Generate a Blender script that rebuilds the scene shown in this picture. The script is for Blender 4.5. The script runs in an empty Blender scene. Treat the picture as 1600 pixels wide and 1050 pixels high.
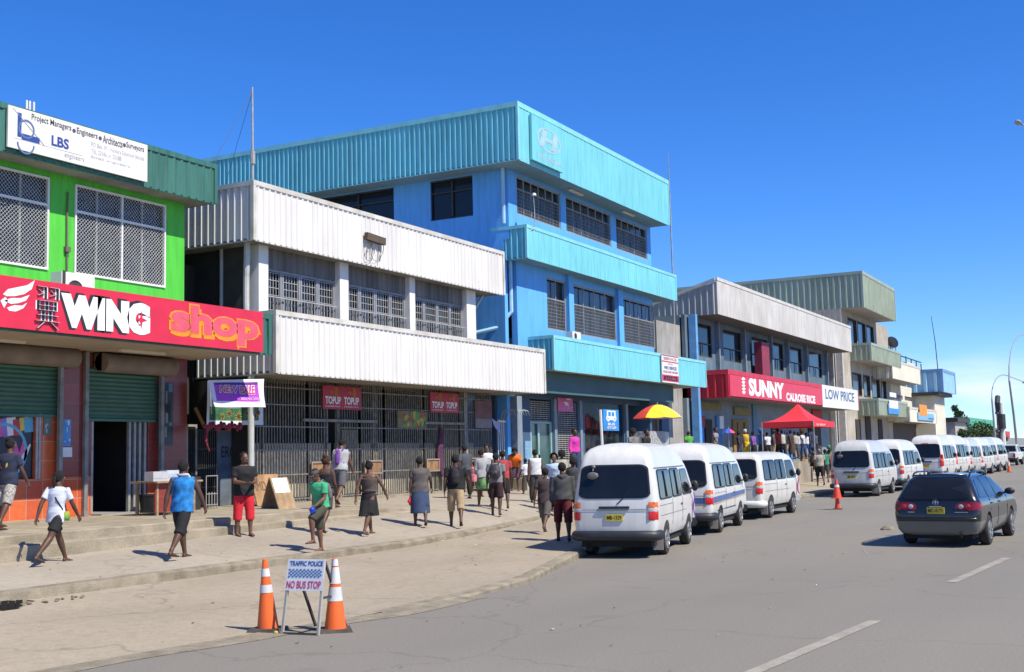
import bpy, bmesh, math, random
from mathutils import Vector, Matrix
from mathutils.bvhtree import BVHTree
random.seed(7)
scene = bpy.context.scene
COL = scene.collection
R_ = math.radians

# ---------------------------------------------------------------- camera
CAM_H = 2.05
FPX, PITCH, ROLL, YAW = 1850.0, 0.1004, 0.023, 0.4967
_sv = Vector((math.sin(YAW), math.cos(YAW), 0)); _pv = Vector((-math.cos(YAW), math.sin(YAW), 0))
def _w(v): return Vector((v.dot(_sv), v.dot(_pv), v.z))
_cr, _sr, _cp, _sp = math.cos(ROLL), math.sin(ROLL), math.cos(PITCH), math.sin(PITCH)
CR = _w(Vector((_cr, _sr*_sp, -_sr*_cp))); CU = _w(Vector((_sr, -_cr*_sp, _cr*_cp))); CF = _w(Vector((0, _cp, _sp)))
camd = bpy.data.cameras.new("camera"); cam = bpy.data.objects.new("camera", camd); COL.objects.link(cam)
camd.sensor_width = 36.0; camd.lens = 36.0*FPX/1600.0; camd.clip_end = 20000; camd.clip_start = 0.1
m = Matrix.Identity(4)
for i in range(3):
    m[i][0] = CR[i]; m[i][1] = CU[i]; m[i][2] = -CF[i]
m[2][3] = CAM_H
cam.matrix_world = m
scene.camera = cam

# ---------------------------------------------------------------- sky, sun, exposure
world = bpy.data.worlds.new("World"); scene.world = world; world.use_nodes = True
nt = world.node_tree; nt.nodes.clear()
SUN = Vector((-.09, -.80, 1.0)).normalized()
sky = nt.nodes.new("ShaderNodeTexSky"); sky.sky_type = 'NISHITA'; sky.sun_disc = False
sky.sun_elevation = math.asin(SUN.z); sky.sun_rotation = math.atan2(SUN.x, SUN.y)
sky.air_density = 0.8; sky.dust_density = 0.0; sky.ozone_density = 3.0; sky.altitude = 0
hs = nt.nodes.new("ShaderNodeHueSaturation"); hs.inputs['Saturation'].default_value = 1.3
hs.inputs['Hue'].default_value = 0.5; hs.inputs['Value'].default_value = 1.0
bg = nt.nodes.new("ShaderNodeBackground"); bg.inputs[1].default_value = 0.095
ow = nt.nodes.new("ShaderNodeOutputWorld")
tint = nt.nodes.new("ShaderNodeMix"); tint.data_type = 'RGBA'; tint.blend_type = 'MULTIPLY'; tint.inputs[0].default_value = 1; tint.inputs['B'].default_value = (.95, 1.15, 1.6, 1)
nt.links.new(sky.outputs[0], hs.inputs['Color']); nt.links.new(hs.outputs[0], tint.inputs['A']); 
wc = nt.nodes.new("ShaderNodeTexCoord"); wm = nt.nodes.new("ShaderNodeMapping"); wm.inputs['Scale'].default_value = (2.2, 2.2, 11); wn_ = nt.nodes.new("ShaderNodeTexNoise"); wn_.inputs['Scale'].default_value = 2.4; wn_.inputs['Detail'].default_value = 7
wr = nt.nodes.new("ShaderNodeValToRGB"); wr.color_ramp.elements[0].position = .52; wr.color_ramp.elements[1].position = .74
wsx = nt.nodes.new("ShaderNodeSeparateXYZ"); wb = nt.nodes.new("ShaderNodeValToRGB"); e_ = wb.color_ramp.elements; e_[0].position = .0; e_[0].color = (.5, .5, .5, 1); e_[1].position = .085; e_[1].color = (0, 0, 0, 1); e2_ = e_.new(.035); e2_.color = (1, 1, 1, 1)
wq = nt.nodes.new("ShaderNodeMath"); wq.operation = 'MULTIPLY'; wx = nt.nodes.new("ShaderNodeMix"); wx.data_type = 'RGBA'; wx.inputs['B'].default_value = (8.5, 9.0, 9.6, 1)
nt.links.new(wc.outputs['Generated'], wm.inputs[0]); nt.links.new(wm.outputs[0], wn_.inputs['Vector']); nt.links.new(wn_.outputs['Fac'], wr.inputs[0]); nt.links.new(wc.outputs['Generated'], wsx.inputs[0]); nt.links.new(wsx.outputs['Z'], wb.inputs[0])
nt.links.new(wr.outputs[0], wq.inputs[0]); nt.links.new(wb.outputs[0], wq.inputs[1]); nt.links.new(wq.outputs[0], wx.inputs[0]); nt.links.new(tint.outputs['Result'], wx.inputs['A']); nt.links.new(wx.outputs['Result'], bg.inputs[0]); nt.links.new(bg.outputs[0], ow.inputs[0])
sl = bpy.data.lights.new("sun", 'SUN'); sl.energy = 5.0; sl.angle = R_(0.5); sl.color = (1.0, .925, .77)
so = bpy.data.objects.new("sun", sl); COL.objects.link(so)
so.rotation_euler = SUN.to_track_quat('Z', 'Y').to_euler()
scene.view_settings.view_transform = 'Standard'; scene.view_settings.look = 'None'
scene.view_settings.exposure = 0.40; scene.view_settings.gamma = 1.0

# ---------------------------------------------------------------- pixel <-> world (photograph pixels, 1600x1050)
def ray(x, y): return CR*((x-800)/FPX) - CU*((y-525)/FPX) + CF
def G(x, y, z=0.0):
    d = ray(x, y); return Vector((0, 0, CAM_H)) + d*((z-CAM_H)/d.z)
def PY(x, y, Y):
    d = ray(x, y); return Vector((0, 0, CAM_H)) + d*(Y/d.y)
def PXX(x, y, X):
    d = ray(x, y); return Vector((0, 0, CAM_H)) + d*(X/d.x)
def RECT(l, t, r, b, Y):
    """axis-aligned rectangle on plane Y from pixel mid-edges (l,t,r,b given as (x,y) of two corners TL and BR plus skew)"""
    pass
def rect4(tl, tr, br, bl, Y):
    P = [PY(*q, Y) for q in (tl, tr, br, bl)]
    return ((P[0].x+P[3].x)/2, (P[1].x+P[2].x)/2, (P[2].z+P[3].z)/2, (P[0].z+P[1].z)/2)   # x0,x1,z0,z1

# ---------------------------------------------------------------- materials
MATS = {}
def mat(name, col, rough=.7, var=.12, scale=3.0, bump=0.0, metal=0.0, spec=.5, col2=None, fine=0.0, streak=0.0, coat=0.0, detail=4, grime=0.0, cracks=0.0, fs=22):
    if name in MATS: return MATS[name]
    mt = bpy.data.materials.new(name); mt.use_nodes = True; t = mt.node_tree; N = t.nodes
    bs = N['Principled BSDF']; bs.inputs['Roughness'].default_value = rough; bs.inputs['Metallic'].default_value = metal
    bs.inputs['Specular IOR Level'].default_value = spec
    if coat: bs.inputs['Coat Weight'].default_value = coat; bs.inputs['Coat Roughness'].default_value = .05
    tc = N.new('ShaderNodeTexCoord')
    no = N.new('ShaderNodeTexNoise'); no.inputs['Scale'].default_value = scale; no.inputs['Detail'].default_value = detail
    src = tc.outputs['Object']
    if streak:
        mp = N.new('ShaderNodeMapping'); mp.inputs['Scale'].default_value = (1, 1, streak); t.links.new(src, mp.inputs[0]); t.links.new(mp.outputs[0], no.inputs['Vector'])
    else: t.links.new(src, no.inputs['Vector'])
    cr = N.new('ShaderNodeValToRGB')
    c2 = col2 if col2 else tuple(c*(1-var*2.2) for c in col)
    cr.color_ramp.elements[0].position = .3; cr.color_ramp.elements[1].position = .68
    cr.color_ramp.elements[0].color = (*c2, 1); cr.color_ramp.elements[1].color = (*col, 1)
    t.links.new(no.outputs['Fac'], cr.inputs[0]); out = cr.outputs[0]
    if fine:
        n2 = N.new('ShaderNodeTexNoise'); n2.inputs['Scale'].default_value = scale*fs; n2.inputs['Detail'].default_value = 3
        t.links.new(src, n2.inputs['Vector'])
        mx = N.new('ShaderNodeMix'); mx.data_type = 'RGBA'; mx.blend_type = 'MULTIPLY'; mx.inputs[0].default_value = fine
        c3 = N.new('ShaderNodeValToRGB'); c3.color_ramp.elements[0].position = .35; c3.color_ramp.elements[1].position = .65
        c3.color_ramp.elements[0].color = (.45, .45, .45, 1)
        t.links.new(n2.outputs['Fac'], c3.inputs[0]); t.links.new(out, mx.inputs['A']); t.links.new(c3.outputs[0], mx.inputs['B']); out = mx.outputs['Result']
    def mul(out, fac, node, p0, p1, dark):
        c3 = N.new('ShaderNodeValToRGB'); c3.color_ramp.elements[0].position = p0; c3.color_ramp.elements[1].position = p1; c3.color_ramp.elements[0].color = (*dark, 1)
        mx = N.new('ShaderNodeMix'); mx.data_type = 'RGBA'; mx.blend_type = 'MULTIPLY'; mx.inputs[0].default_value = fac
        t.links.new(node, c3.inputs[0]); t.links.new(out, mx.inputs['A']); t.links.new(c3.outputs[0], mx.inputs['B']); return mx.outputs['Result']
    if grime:
        mp = N.new('ShaderNodeMapping'); mp.inputs['Scale'].default_value = (3.5, 3.5, .35); t.links.new(tc.outputs['Object'], mp.inputs[0])
        n3 = N.new('ShaderNodeTexNoise'); n3.inputs['Scale'].default_value = 1.6; n3.inputs['Detail'].default_value = 6; n3.inputs['Roughness'].default_value = .65; t.links.new(mp.outputs[0], n3.inputs['Vector'])
        out = mul(out, grime, n3.outputs['Fac'], .34, .56, (.55, .50, .44))
        n4 = N.new('ShaderNodeTexNoise'); n4.inputs['Scale'].default_value = .35; n4.inputs['Detail'].default_value = 8; t.links.new(tc.outputs['Object'], n4.inputs['Vector'])
        out = mul(out, grime*.8, n4.outputs['Fac'], .40, .60, (.74, .72, .68))
    if cracks:
        nd = N.new('ShaderNodeTexNoise'); nd.inputs['Scale'].default_value = 1.2; nd.inputs['Detail'].default_value = 5; t.links.new(tc.outputs['Object'], nd.inputs['Vector'])
        va = N.new('ShaderNodeVectorMath'); va.operation = 'MULTIPLY_ADD'; va.inputs[1].default_value = (.9, .9, .9); t.links.new(nd.outputs['Color'], va.inputs[0]); t.links.new(tc.outputs['Object'], va.inputs[2])
        vo = N.new('ShaderNodeTexVoronoi'); vo.feature = 'DISTANCE_TO_EDGE'; vo.inputs['Scale'].default_value = .23; t.links.new(va.outputs[0], vo.inputs['Vector'])
        out = mul(out, cracks, vo.outputs['Distance'], .0, .006, (.35, .33, .30))
        n5 = N.new('ShaderNodeTexNoise'); n5.inputs['Scale'].default_value = .9; n5.inputs['Detail'].default_value = 3; t.links.new(tc.outputs['Object'], n5.inputs['Vector'])
        out = mul(out, cracks, n5.outputs['Fac'], .24, .33, (.55, .53, .50))
        mp = N.new('ShaderNodeMapping'); mp.inputs['Scale'].default_value = (.05, .55, 1); t.links.new(tc.outputs['Object'], mp.inputs[0])
        n6 = N.new('ShaderNodeTexNoise'); n6.inputs['Scale'].default_value = 1; n6.inputs['Detail'].default_value = 3; t.links.new(mp.outputs[0], n6.inputs['Vector'])
        out = mul(out, cracks, n6.outputs['Fac'], .35, .62, (.80, .80, .81))
    t.links.new(out, bs.inputs['Base Color'])
    if bump:
        nb = N.new('ShaderNodeTexNoise'); nb.inputs['Scale'].default_value = scale*12; nb.inputs['Detail'].default_value = 5
        t.links.new(src, nb.inputs['Vector'])
        bp = N.new('ShaderNodeBump'); bp.inputs['Strength'].default_value = bump; bp.inputs['Distance'].default_value = .02
        t.links.new(nb.outputs['Fac'], bp.inputs['Height']); t.links.new(bp.outputs[0], bs.inputs['Normal'])
    MATS[name] = mt; return mt

def stripes_mat(name, ca, cb, axis='X', freq=6.0, rough=.8):
    if name in MATS: return MATS[name]
    mt = bpy.data.materials.new(name); mt.use_nodes = True; t = mt.node_tree; N = t.nodes
    bs = N['Principled BSDF']; bs.inputs['Roughness'].default_value = rough
    tc = N.new('ShaderNodeTexCoord'); w = N.new('ShaderNodeTexWave'); w.wave_type = 'BANDS'; w.bands_direction = axis
    w.inputs['Scale'].default_value = freq; w.inputs['Distortion'].default_value = 1.5
    cr = N.new('ShaderNodeValToRGB'); cr.color_ramp.elements[0].color = (*ca, 1); cr.color_ramp.elements[1].color = (*cb, 1)
    cr.color_ramp.elements[0].position = .45; cr.color_ramp.elements[1].position = .55
    t.links.new(tc.outputs['Object'], w.inputs[0]); t.links.new(w.outputs['Fac'], cr.inputs[0]); t.links.new(cr.outputs[0], bs.inputs['Base Color'])
    MATS[name] = mt; return mt

def tile_mat(name, c1, c2, mortar, size=.42, rough=.25):
    if name in MATS: return MATS[name]
    mt = bpy.data.materials.new(name); mt.use_nodes = True; t = mt.node_tree; N = t.nodes
    bs = N['Principled BSDF']; bs.inputs['Roughness'].default_value = rough
    tc = N.new('ShaderNodeTexCoord'); sp = N.new('ShaderNodeSeparateXYZ'); cb = N.new('ShaderNodeCombineXYZ')
    t.links.new(tc.outputs['Object'], sp.inputs[0]); t.links.new(sp.outputs['X'], cb.inputs['X']); t.links.new(sp.outputs['Z'], cb.inputs['Y'])
    br = N.new('ShaderNodeTexBrick'); br.offset = 0; br.inputs['Scale'].default_value = 1.0
    br.inputs['Brick Width'].default_value = size; br.inputs['Row Height'].default_value = size; br.inputs['Mortar Size'].default_value = .007
    br.inputs['Color1'].default_value = (*c1, 1); br.inputs['Color2'].default_value = (*c2, 1); br.inputs['Mortar'].default_value = (*mortar, 1)
    no = N.new('ShaderNodeTexNoise'); no.inputs['Scale'].default_value = 9; no.inputs['Detail'].default_value = 6
    mx = N.new('ShaderNodeMix'); mx.data_type = 'RGBA'; mx.blend_type = 'MULTIPLY'; mx.inputs[0].default_value = .5
    t.links.new(tc.outputs['Object'], no.inputs['Vector']); t.links.new(cb.outputs[0], br.inputs['Vector'])
    t.links.new(br.outputs['Color'], mx.inputs['A']); t.links.new(no.outputs['Color'], mx.inputs['B'])
    g2 = N.new('ShaderNodeBrightContrast'); g2.inputs['Bright'].default_value = .02
    t.links.new(mx.outputs['Result'], g2.inputs[0]); t.links.new(g2.outputs[0], bs.inputs['Base Color'])
    MATS[name] = mt; return mt

# ---------------------------------------------------------------- mesh builder
ORG = {}
class MB:
    def __init__(s): s.v = []; s.f = []; s.m = []; s.cut = []
    def builds(s, name, mats, parent=None, **k):
        """every added piece becomes an object of its own"""
        c = s.cut+[(len(s.v), len(s.f))]; out = []
        for (v0, f0), (v1, f1) in zip(c, c[1:]):
            q = MB(); q.v = s.v[v0:v1]; q.f = [tuple(i-v0 for i in f) for f in s.f[f0:f1]]; q.m = s.m[f0:f1]
            if hasattr(s, 'recalc'): q.recalc = s.recalc
            out.append(q.build(name, mats, parent, **k))
        return out
    def add(s, vs, fs, m=0):
        s.cut.append((len(s.v), len(s.f)))
        o = len(s.v); s.v += [Vector(p) for p in vs]; s.f += [tuple(i+o for i in f) for f in fs]; s.m += [m]*len(fs); return s
    def box(s, x0, x1, y0, y1, z0, z1, m=0):
        if x0 > x1: x0, x1 = x1, x0
        if y0 > y1: y0, y1 = y1, y0
        if z0 > z1: z0, z1 = z1, z0
        return s.add([(x0,y0,z0),(x1,y0,z0),(x1,y1,z0),(x0,y1,z0),(x0,y0,z1),(x1,y0,z1),(x1,y1,z1),(x0,y1,z1)],
                     [(0,3,2,1),(4,5,6,7),(0,1,5,4),(1,2,6,5),(2,3,7,6),(3,0,4,7)], m)
    def quad(s, a, b, c, d, m=0): return s.add([a,b,c,d], [(0,1,2,3)], m)
    def bar(s, p, q, w, h=None, m=0, up=Vector((0,0,1))):
        p = Vector(p); q = Vector(q); h = h or w; d = (q-p).normalized()
        if abs(d.dot(up)) > .95: up = Vector((0,1,0))
        a = d.cross(up).normalized()*(w/2); b = a.cross(d).normalized()*(h/2)
        vs = [p-a-b,p+a-b,p+a+b,p-a+b,q-a-b,q+a-b,q+a+b,q-a+b]
        return s.add(vs, [(0,1,2,3),(7,6,5,4),(0,4,5,1),(1,5,6,2),(2,6,7,3),(3,7,4,0)], m)
    def tube(s, pts, rs, n=10, m=0, caps=True, ry=None, upv=None):
        """tube along pts, radius per point; ry: second radius list"""
        pts = [Vector(p) for p in pts]; s.cut.append((len(s.v), len(s.f)))
        if not hasattr(rs, '__len__'): rs = [rs]*len(pts)
        if ry is None: ry = rs
        o = len(s.v); prev = None
        for i, p in enumerate(pts):
            d = (pts[min(i+1, len(pts)-1)] - pts[max(i-1, 0)])
            d = d.normalized() if d.length > 1e-9 else Vector((0,0,1))
            if prev is None:
                u = Vector(upv) if upv else (Vector((0,1,0)) if abs(d.y) < .9 else Vector((1,0,0)))
            else: u = prev
            a = (u - d*u.dot(d)).normalized(); b = d.cross(a); prev = a
            for k in range(n):
                t = 2*math.pi*k/n; s.v.append(p + a*math.cos(t)*ry[i] + b*math.sin(t)*rs[i])
        for i in range(len(pts)-1):
            for k in range(n):
                k2 = (k+1) % n; s.f.append((o+i*n+k, o+i*n+k2, o+(i+1)*n+k2, o+(i+1)*n+k)); s.m.append(m)
        if caps:
            s.f.append(tuple(o+k for k in reversed(range(n)))); s.m.append(m)
            s.f.append(tuple(o+(len(pts)-1)*n+k for k in range(n))); s.m.append(m)
        return s
    def cyl(s, p, q, r, n=12, m=0, r2=None): return s.tube([p, q], [r, r if r2 is None else r2], n, m)
    def ball(s, c, rx, ry=None, rz=None, n=12, k=8, m=0, M=None):
        ry = ry or rx; rz = rz or rx; c = Vector(c); o = len(s.v)
        P = []
        for i in range(k+1):
            th = math.pi*i/k
            for j in range(n):
                ph = 2*math.pi*j/n
                v = Vector((rx*math.sin(th)*math.cos(ph), ry*math.sin(th)*math.sin(ph), rz*math.cos(th)))
                if M: v = M @ v
                P.append(c+v)
        s.v += P
        for i in range(k):
            for j in range(n):
                j2 = (j+1) % n
                if i == 0: f = (o+j, o+n+j, o+n+j2)
                elif i == k-1: f = (o+i*n+j, o+(i+1)*n+j, o+i*n+j2)
                else: f = (o+i*n+j, o+(i+1)*n+j, o+(i+1)*n+j2, o+i*n+j2)
                s.f.append(f); s.m.append(m)
        return s
    def lathe(s, prof, c=(0,0,0), n=20, m=0, axis='Z'):
        """prof: list (r, h)"""
        c = Vector(c); o = len(s.v)
        for r, h in prof:
            for j in range(n):
                t = 2*math.pi*j/n; a, b = r*math.cos(t), r*math.sin(t)
                s.v.append(c + (Vector((a, b, h)) if axis == 'Z' else Vector((a, h, b)) if axis == 'Y' else Vector((h, a, b))))
        for i in range(len(prof)-1):
            for j in range(n):
                j2 = (j+1) % n; f = (o+i*n+j, o+i*n+j2, o+(i+1)*n+j2, o+(i+1)*n+j)
                s.f.append(f); s.m.append(m)
        return s
    def xf(s, M, start=0):
        for i in range(start, len(s.v)): s.v[i] = M @ s.v[i]
        return s
    def mesh(s, name, mats, org=Vector((0,0,0)), smooth=None):
        me = bpy.data.meshes.new(name); me.from_pydata([tuple(v-org) for v in s.v], [], s.f)
        for q in (mats if isinstance(mats, (list, tuple)) else [mats]): me.materials.append(q)
        me.polygons.foreach_set('material_index', s.m)
        if smooth is not None:
            me.shade_smooth()
            if smooth < 180: me.set_sharp_from_angle(angle=R_(smooth))
        me.update(); return me
    def build(s, name, mats, parent=None, smooth=None, org=None):
        """world coordinates; the object sits at its parent's origin (or at org)"""
        if org is None: org = Vector(ORG[parent.name]) if parent else Vector((0,0,0))
        me = s.mesh(name, mats, Vector(org), smooth)
        bm = bmesh.new(); bm.from_mesh(me); bmesh.ops.recalc_face_normals(bm, faces=bm.faces) if getattr(s, 'recalc', True) else None; bm.to_mesh(me); bm.free()
        o = bpy.data.objects.new(name, me); COL.objects.link(o); ORG[o.name] = Vector(org)
        if parent: o.parent = parent
        else: o.location = org
        return o
def thing(name, label, cat, loc, group=None, rotz=0.0):
    o = bpy.data.objects.new(name, None); COL.objects.link(o); o.location = loc; o.rotation_euler = (0, 0, rotz); o.empty_display_size = .3
    o['label'] = label; o['category'] = cat
    if group: o['group'] = group
    ORG[o.name] = Vector(loc) if rotz == 0 and True else Vector(loc)
    return o
def local(o): ORG[o.name] = Vector((0,0,0)); return o      # children of o are given in its own coordinates
def tag(o, label, cat, group=None):
    o['label'] = label; o['category'] = cat
    if group: o['group'] = group
    return o
def struct(o): o['kind'] = 'structure'; return o
def stuff(o): o['kind'] = 'stuff'; return o
KIDS = {}
def copy_tree(o, parent=None):
    c = o.copy(); COL.objects.link(c)
    if parent: c.parent = parent
    for ch in list(o.children): copy_tree(ch, c)
    return c

# ---------------------------------------------------------------- text as mesh
_tc = {}
def text_mesh(s, bold=0.0, shear=0.0, space=1.0):
    key = (s, bold, shear, space)
    if key in _tc: return _tc[key]
    cu = bpy.data.curves.new('txt', 'FONT'); cu.body = s; cu.size = 1; cu.offset = bold; cu.shear = shear; cu.space_character = space
    cu.resolution_u = 3; cu.fill_mode = 'FRONT'
    ob = bpy.data.objects.new('txt', cu); COL.objects.link(ob)
    dg = bpy.context.evaluated_depsgraph_get(); dg.update()
    me = bpy.data.meshes.new_from_object(ob.evaluated_get(dg))
    vs = [v.co.copy() for v in me.vertices]; fs = [tuple(p.vertices) for p in me.polygons]
    bpy.data.objects.remove(ob); bpy.data.curves.remove(cu); bpy.data.meshes.remove(me)
    x0 = min(v.x for v in vs); x1 = max(v.x for v in vs); y0 = min(v.y for v in vs); y1 = max(v.y for v in vs)
    vs = [((v.x-x0)/(x1-x0), (v.y-y0)/(y1-y0)) for v in vs]
    _tc[key] = (vs, fs); return _tc[key]
def text(mb, s, o, ux, uz, m=0, **kw):
    """flat lettering filling the parallelogram o, o+ux, o+uz"""
    vs, fs = text_mesh(s, **kw); o = Vector(o); ux = Vector(ux); uz = Vector(uz)
    mb.add([o + ux*a + uz*b for a, b in vs], fs, m); mb.recalc = False; return mb
def textY(mb, s, x0, x1, z0, z1, Y, m=0, **kw): return text(mb, s, (x0, Y, z0), (x1-x0, 0, 0), (0, 0, z1-z0), m, **kw)
def poly(mb, pts, m=0): mb.add(pts, [tuple(range(len(pts)))], m); return mb

# ---------------------------------------------------------------- corrugated sheet
def corr(mb, a, b, n, z0, z1, pitch=.2, d=.035, crest=.25, m=0, slope=.12):
    """vertical ribbed sheet from a to b (xy), ribs proud along n"""
    a = Vector((*a, 0)); b = Vector((*b, 0)); n = Vector((*n, 0)); L = (b-a).length; u = (b-a)/L
    k = max(1, round(L/pitch)); p = L/k; pr = []
    for i in range(k):
        s0 = i*p; lo = p*(1-crest-2*slope)/2
        pr += [(s0, 0), (s0+lo, 0), (s0+lo+p*slope, d), (s0+lo+p*(slope+crest), d), (s0+lo+p*(2*slope+crest), 0)]
    pr.append((L, 0)); o = len(mb.v)
    for s0, h in pr:
        q = a + u*s0 + n*h
        mb.v += [Vector((q.x, q.y, z0)), Vector((q.x, q.y, z1))]
    for i in range(len(pr)-1):
        mb.f.append((o+2*i, o+2*i+2, o+2*i+3, o+2*i+1)); mb.m.append(m)
    mb.recalc = False
def fascia(parent, name, mats, x0, x1, yf, yb, z0, z1, cap=.13, pitch=.2, d=.035, soffit_mat=None, side=True, crest=.25, right=True, sd=.075):
    """box-like ribbed parapet: front at yf, side faces back to yb"""
    mb = MB()
    corr(mb, (x0+.06, yf), (x1-.06, yf), (0, -1), z0, z1-.02, pitch, d, crest)
    ds_ = max(d, sd)
    if side: corr(mb, (x0+ds_-d, yb), (x0+ds_-d, yf+.06), (-1, 0), z0, z1-.02, pitch, ds_, crest)
    if right: corr(mb, (x1, yf+.06), (x1, yb), (1, 0), z0, z1-.02, pitch, d, crest)
    e = d+.012
    mb.box(x0-e, x1+e, yf-e, yf+.07, z1-cap, z1, 1); mb.box(x0-e, x0+.07, yf+.072, yb, z1-cap, z1-.002, 1); mb.box(x1-.07, x1+e, yf+.072, yb, z1-cap, z1-.002, 1)
    mb.box(x0-e, x0+.075, yf-e+.002, yf+.07, z0-.012, z1-cap-.002, 1); mb.box(x1-.075, x1+e, yf-e+.002, yf+.07, z0-.012, z1-cap-.002, 1)
    mb.box(x0+.078, x1-.078, yf-.006, yf+.03, z0-.03, z0-.002, 1)
    mb.box(x0-.004, x0+.03, yf+.08, yb, z0-.03, z0-.002, 1)
    f = mb.build(name, mats, parent)
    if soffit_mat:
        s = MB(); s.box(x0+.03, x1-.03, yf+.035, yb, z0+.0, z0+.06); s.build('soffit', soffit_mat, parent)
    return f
def grid_bars(mb, x0, x1, z0, z1, Y, nx, nz, w=.02, m=0, d=.02, round_=False):
    for i in range(nx+1):
        x = x0+(x1-x0)*i/nx; mb.box(x-w/2, x+w/2, Y-d/2, Y+d/2, z0, z1, m)
    for j in range(nz+1):
        z = z0+(z1-z0)*j/nz if nz else z0; mb.box(x0, x1, Y-d/2-.003, Y+d/2+.003, z-w/2, z+w/2, m)
def frame(mb, x0, x1, z0, z1, Y, w=.05, d=.06, m=0):
    mb.box(x0, x0+w, Y-d, Y, z0, z1, m); mb.box(x1-w, x1, Y-d, Y, z0, z1, m)
    mb.box(x0+w, x1-w, Y-d+.002, Y, z1-w, z1, m); mb.box(x0+w, x1-w, Y-d+.002, Y, z0, z0+w, m)
def wall_with_holes(mb, x0, x1, z0, z1, Y, holes, t=.2, m=0):
    """front wall slab Y..Y+t with rectangular openings (x0,x1,z0,z1), pieces butted"""
    xs = sorted({x0, x1, *[h[0] for h in holes], *[h[1] for h in holes]}); xs = [x for x in xs if x0 <= x <= x1]
    for a, b in zip(xs, xs[1:]):
        hs_ = sorted([(h[2], h[3]) for h in holes if h[0] < (a+b)/2 < h[1]]); z = z0
        for h0, h1 in hs_:
            if h0 > z: mb.box(a, b, Y, Y+t, z, h0, m)
            z = max(z, h1)
        if z < z1: mb.box(a, b, Y, Y+t, z, z1, m)

# ================================================================ GROUND
def lerp_pts(P, x):
    if x <= P[0][0]: return P[0][1:]
    for a, b in zip(P, P[1:]):
        if x <= b[0]:
            t = (x-a[0])/(b[0]-a[0]); return tuple(a[i]+(b[i]-a[i])*t for i in range(1, len(a)))
    return P[-1][1:]
# kerb of the walkway: x -> (y, z top, riser)
KP = [(-20, 14.7, .28, .15), (11, 14.58, .28, .15), (15, 14.37, .28, .15), (21.5, 14.24, .28, .13), (25.2, 14.5, .29, .09), (28.2, 14.9, .31, .05), (31, 15.3, .33, 0.0), (60, 15.3, .33, 0), (400, 15.3, .33, 0)]
# edge of the road: x -> (y, kerb height)
EP = [(-20, 11.5, 0.0), (5, 10.5, 0.0), (9, 9.9, 0.0), (11.7, 9.46, .01), (13.1, 9.13, .02), (15.3, 9.0, .05), (17.1, 9.03, .10), (20.4, 9.92, .13), (24, 10.95, .14), (30, 12.0, .14), (36, 12.3, .14), (400, 12.3, .14)]
YS = 17.05
def zs_(x): return min(max(.46+.018*(x-14), .40), .64)
def zback(x, Y):
    return zs_(x) + (Y-YS)/(21.4-YS)*(.80-zs_(x))
def RZ(x):
    return .0055*min(max(0, x-22)**2/(max(0, x-22)+12) if x > 22 else 0, 150)
def gz(x, Y): return gz_base(x, Y)+RZ(x)
def rise(o):
    for v in o.data.vertices: v.co.z += RZ(v.co.x)
    return o
def gz_base(x, Y):
    ye, he = lerp_pts(EP, x)
    if Y < ye: return 0.0
    yk, zk, h = lerp_pts(KP, x)
    if Y < yk:
        a = he; b = zk-h
        return a + (b-a)*(Y-ye)/(yk-ye)
    if Y < YS: return zk + (zs_(x)-zk)*(Y-yk)/(YS-yk)
    return zback(x, min(Y, 21.4))
def foot(x, y, it=14):
    """pixel -> point standing on the ground surface"""
    z = .3
    for _ in range(it):
        p = G(x, y, z); z = .5*z+.5*gz(p.x, p.y)
    p = G(x, y, z); p.z = gz(p.x, p.y)
    if 17.4 < p.y < 21.9 and p.x < 27.5: p.z = .88
    return p
concrete = mat('concrete_pavement', (.41, .36, .285), .9, .10, .45, .2, fine=.22, col2=(.355, .31, .245), cracks=.38, fs=60, grime=.25)
concrete2 = mat('concrete_strip', (.40, .34, .255), .92, .1, .4, .2, fine=.25, col2=(.345, .29, .215), cracks=.42, fs=60, grime=.25)
kerbm = mat('kerb_concrete', (.34, .29, .215), .95, .25, 4, .8, fine=.5, col2=(.20, .17, .12))
stepm = mat('step_concrete', (.38, .325, .24), .95, .2, 2.2, .5, fine=.4, col2=(.24, .205, .145))
# asphalt with tyre-worn lanes
asph = mat('asphalt', (.235, .215, .180), .9, .1, .12, .25, fine=.28, col2=(.205, .188, .158), cracks=.3, fs=260)
dirt = mat('dirt_ground', (.34, .29, .22), .95, .2, .05, .2)
mb = MB(); mb.quad((-3000, -3000, -.12), (6000, -3000, -.12), (6000, 3000, -.12), (-3000, 3000, -.12)); struct(mb.build('ground', dirt))
mb = MB()
xs = [-40+i*4 for i in range(0, 100)] + [400, 700]
for a, b in zip(xs, xs[1:]):
    ya = lerp_pts(EP, a)[0]+.02; yb = lerp_pts(EP, b)[0]+.02
    mb.quad((a, -13, 0), (b, -13, 0), (b, yb, 0), (a, ya, 0))
xs = sorted(set([round(-8+.5*i, 2) for i in range(0, 110)]))
mb.f = []; mb.v = []; mb.m = []
allx = [-60, -40, -20] + xs + [50, 55, 60, 70, 80, 100, 130, 160, 200, 260, 330, 400, 700]
for a, b in zip(allx, allx[1:]):
    ya = lerp_pts(EP, a)[0]+.02; yb = lerp_pts(EP, b)[0]+.02
    mb.quad((a, -13, 0), (b, -13, 0), (b, yb, 0), (a, ya, 0))
rise(struct(mb.build('road', asph)))
HOLE = [G(*q, .13) for q in ((-40, 935), (42, 930), (50, 938), (44, 944), (24, 951), (2, 953), (-40, 957))]
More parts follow.
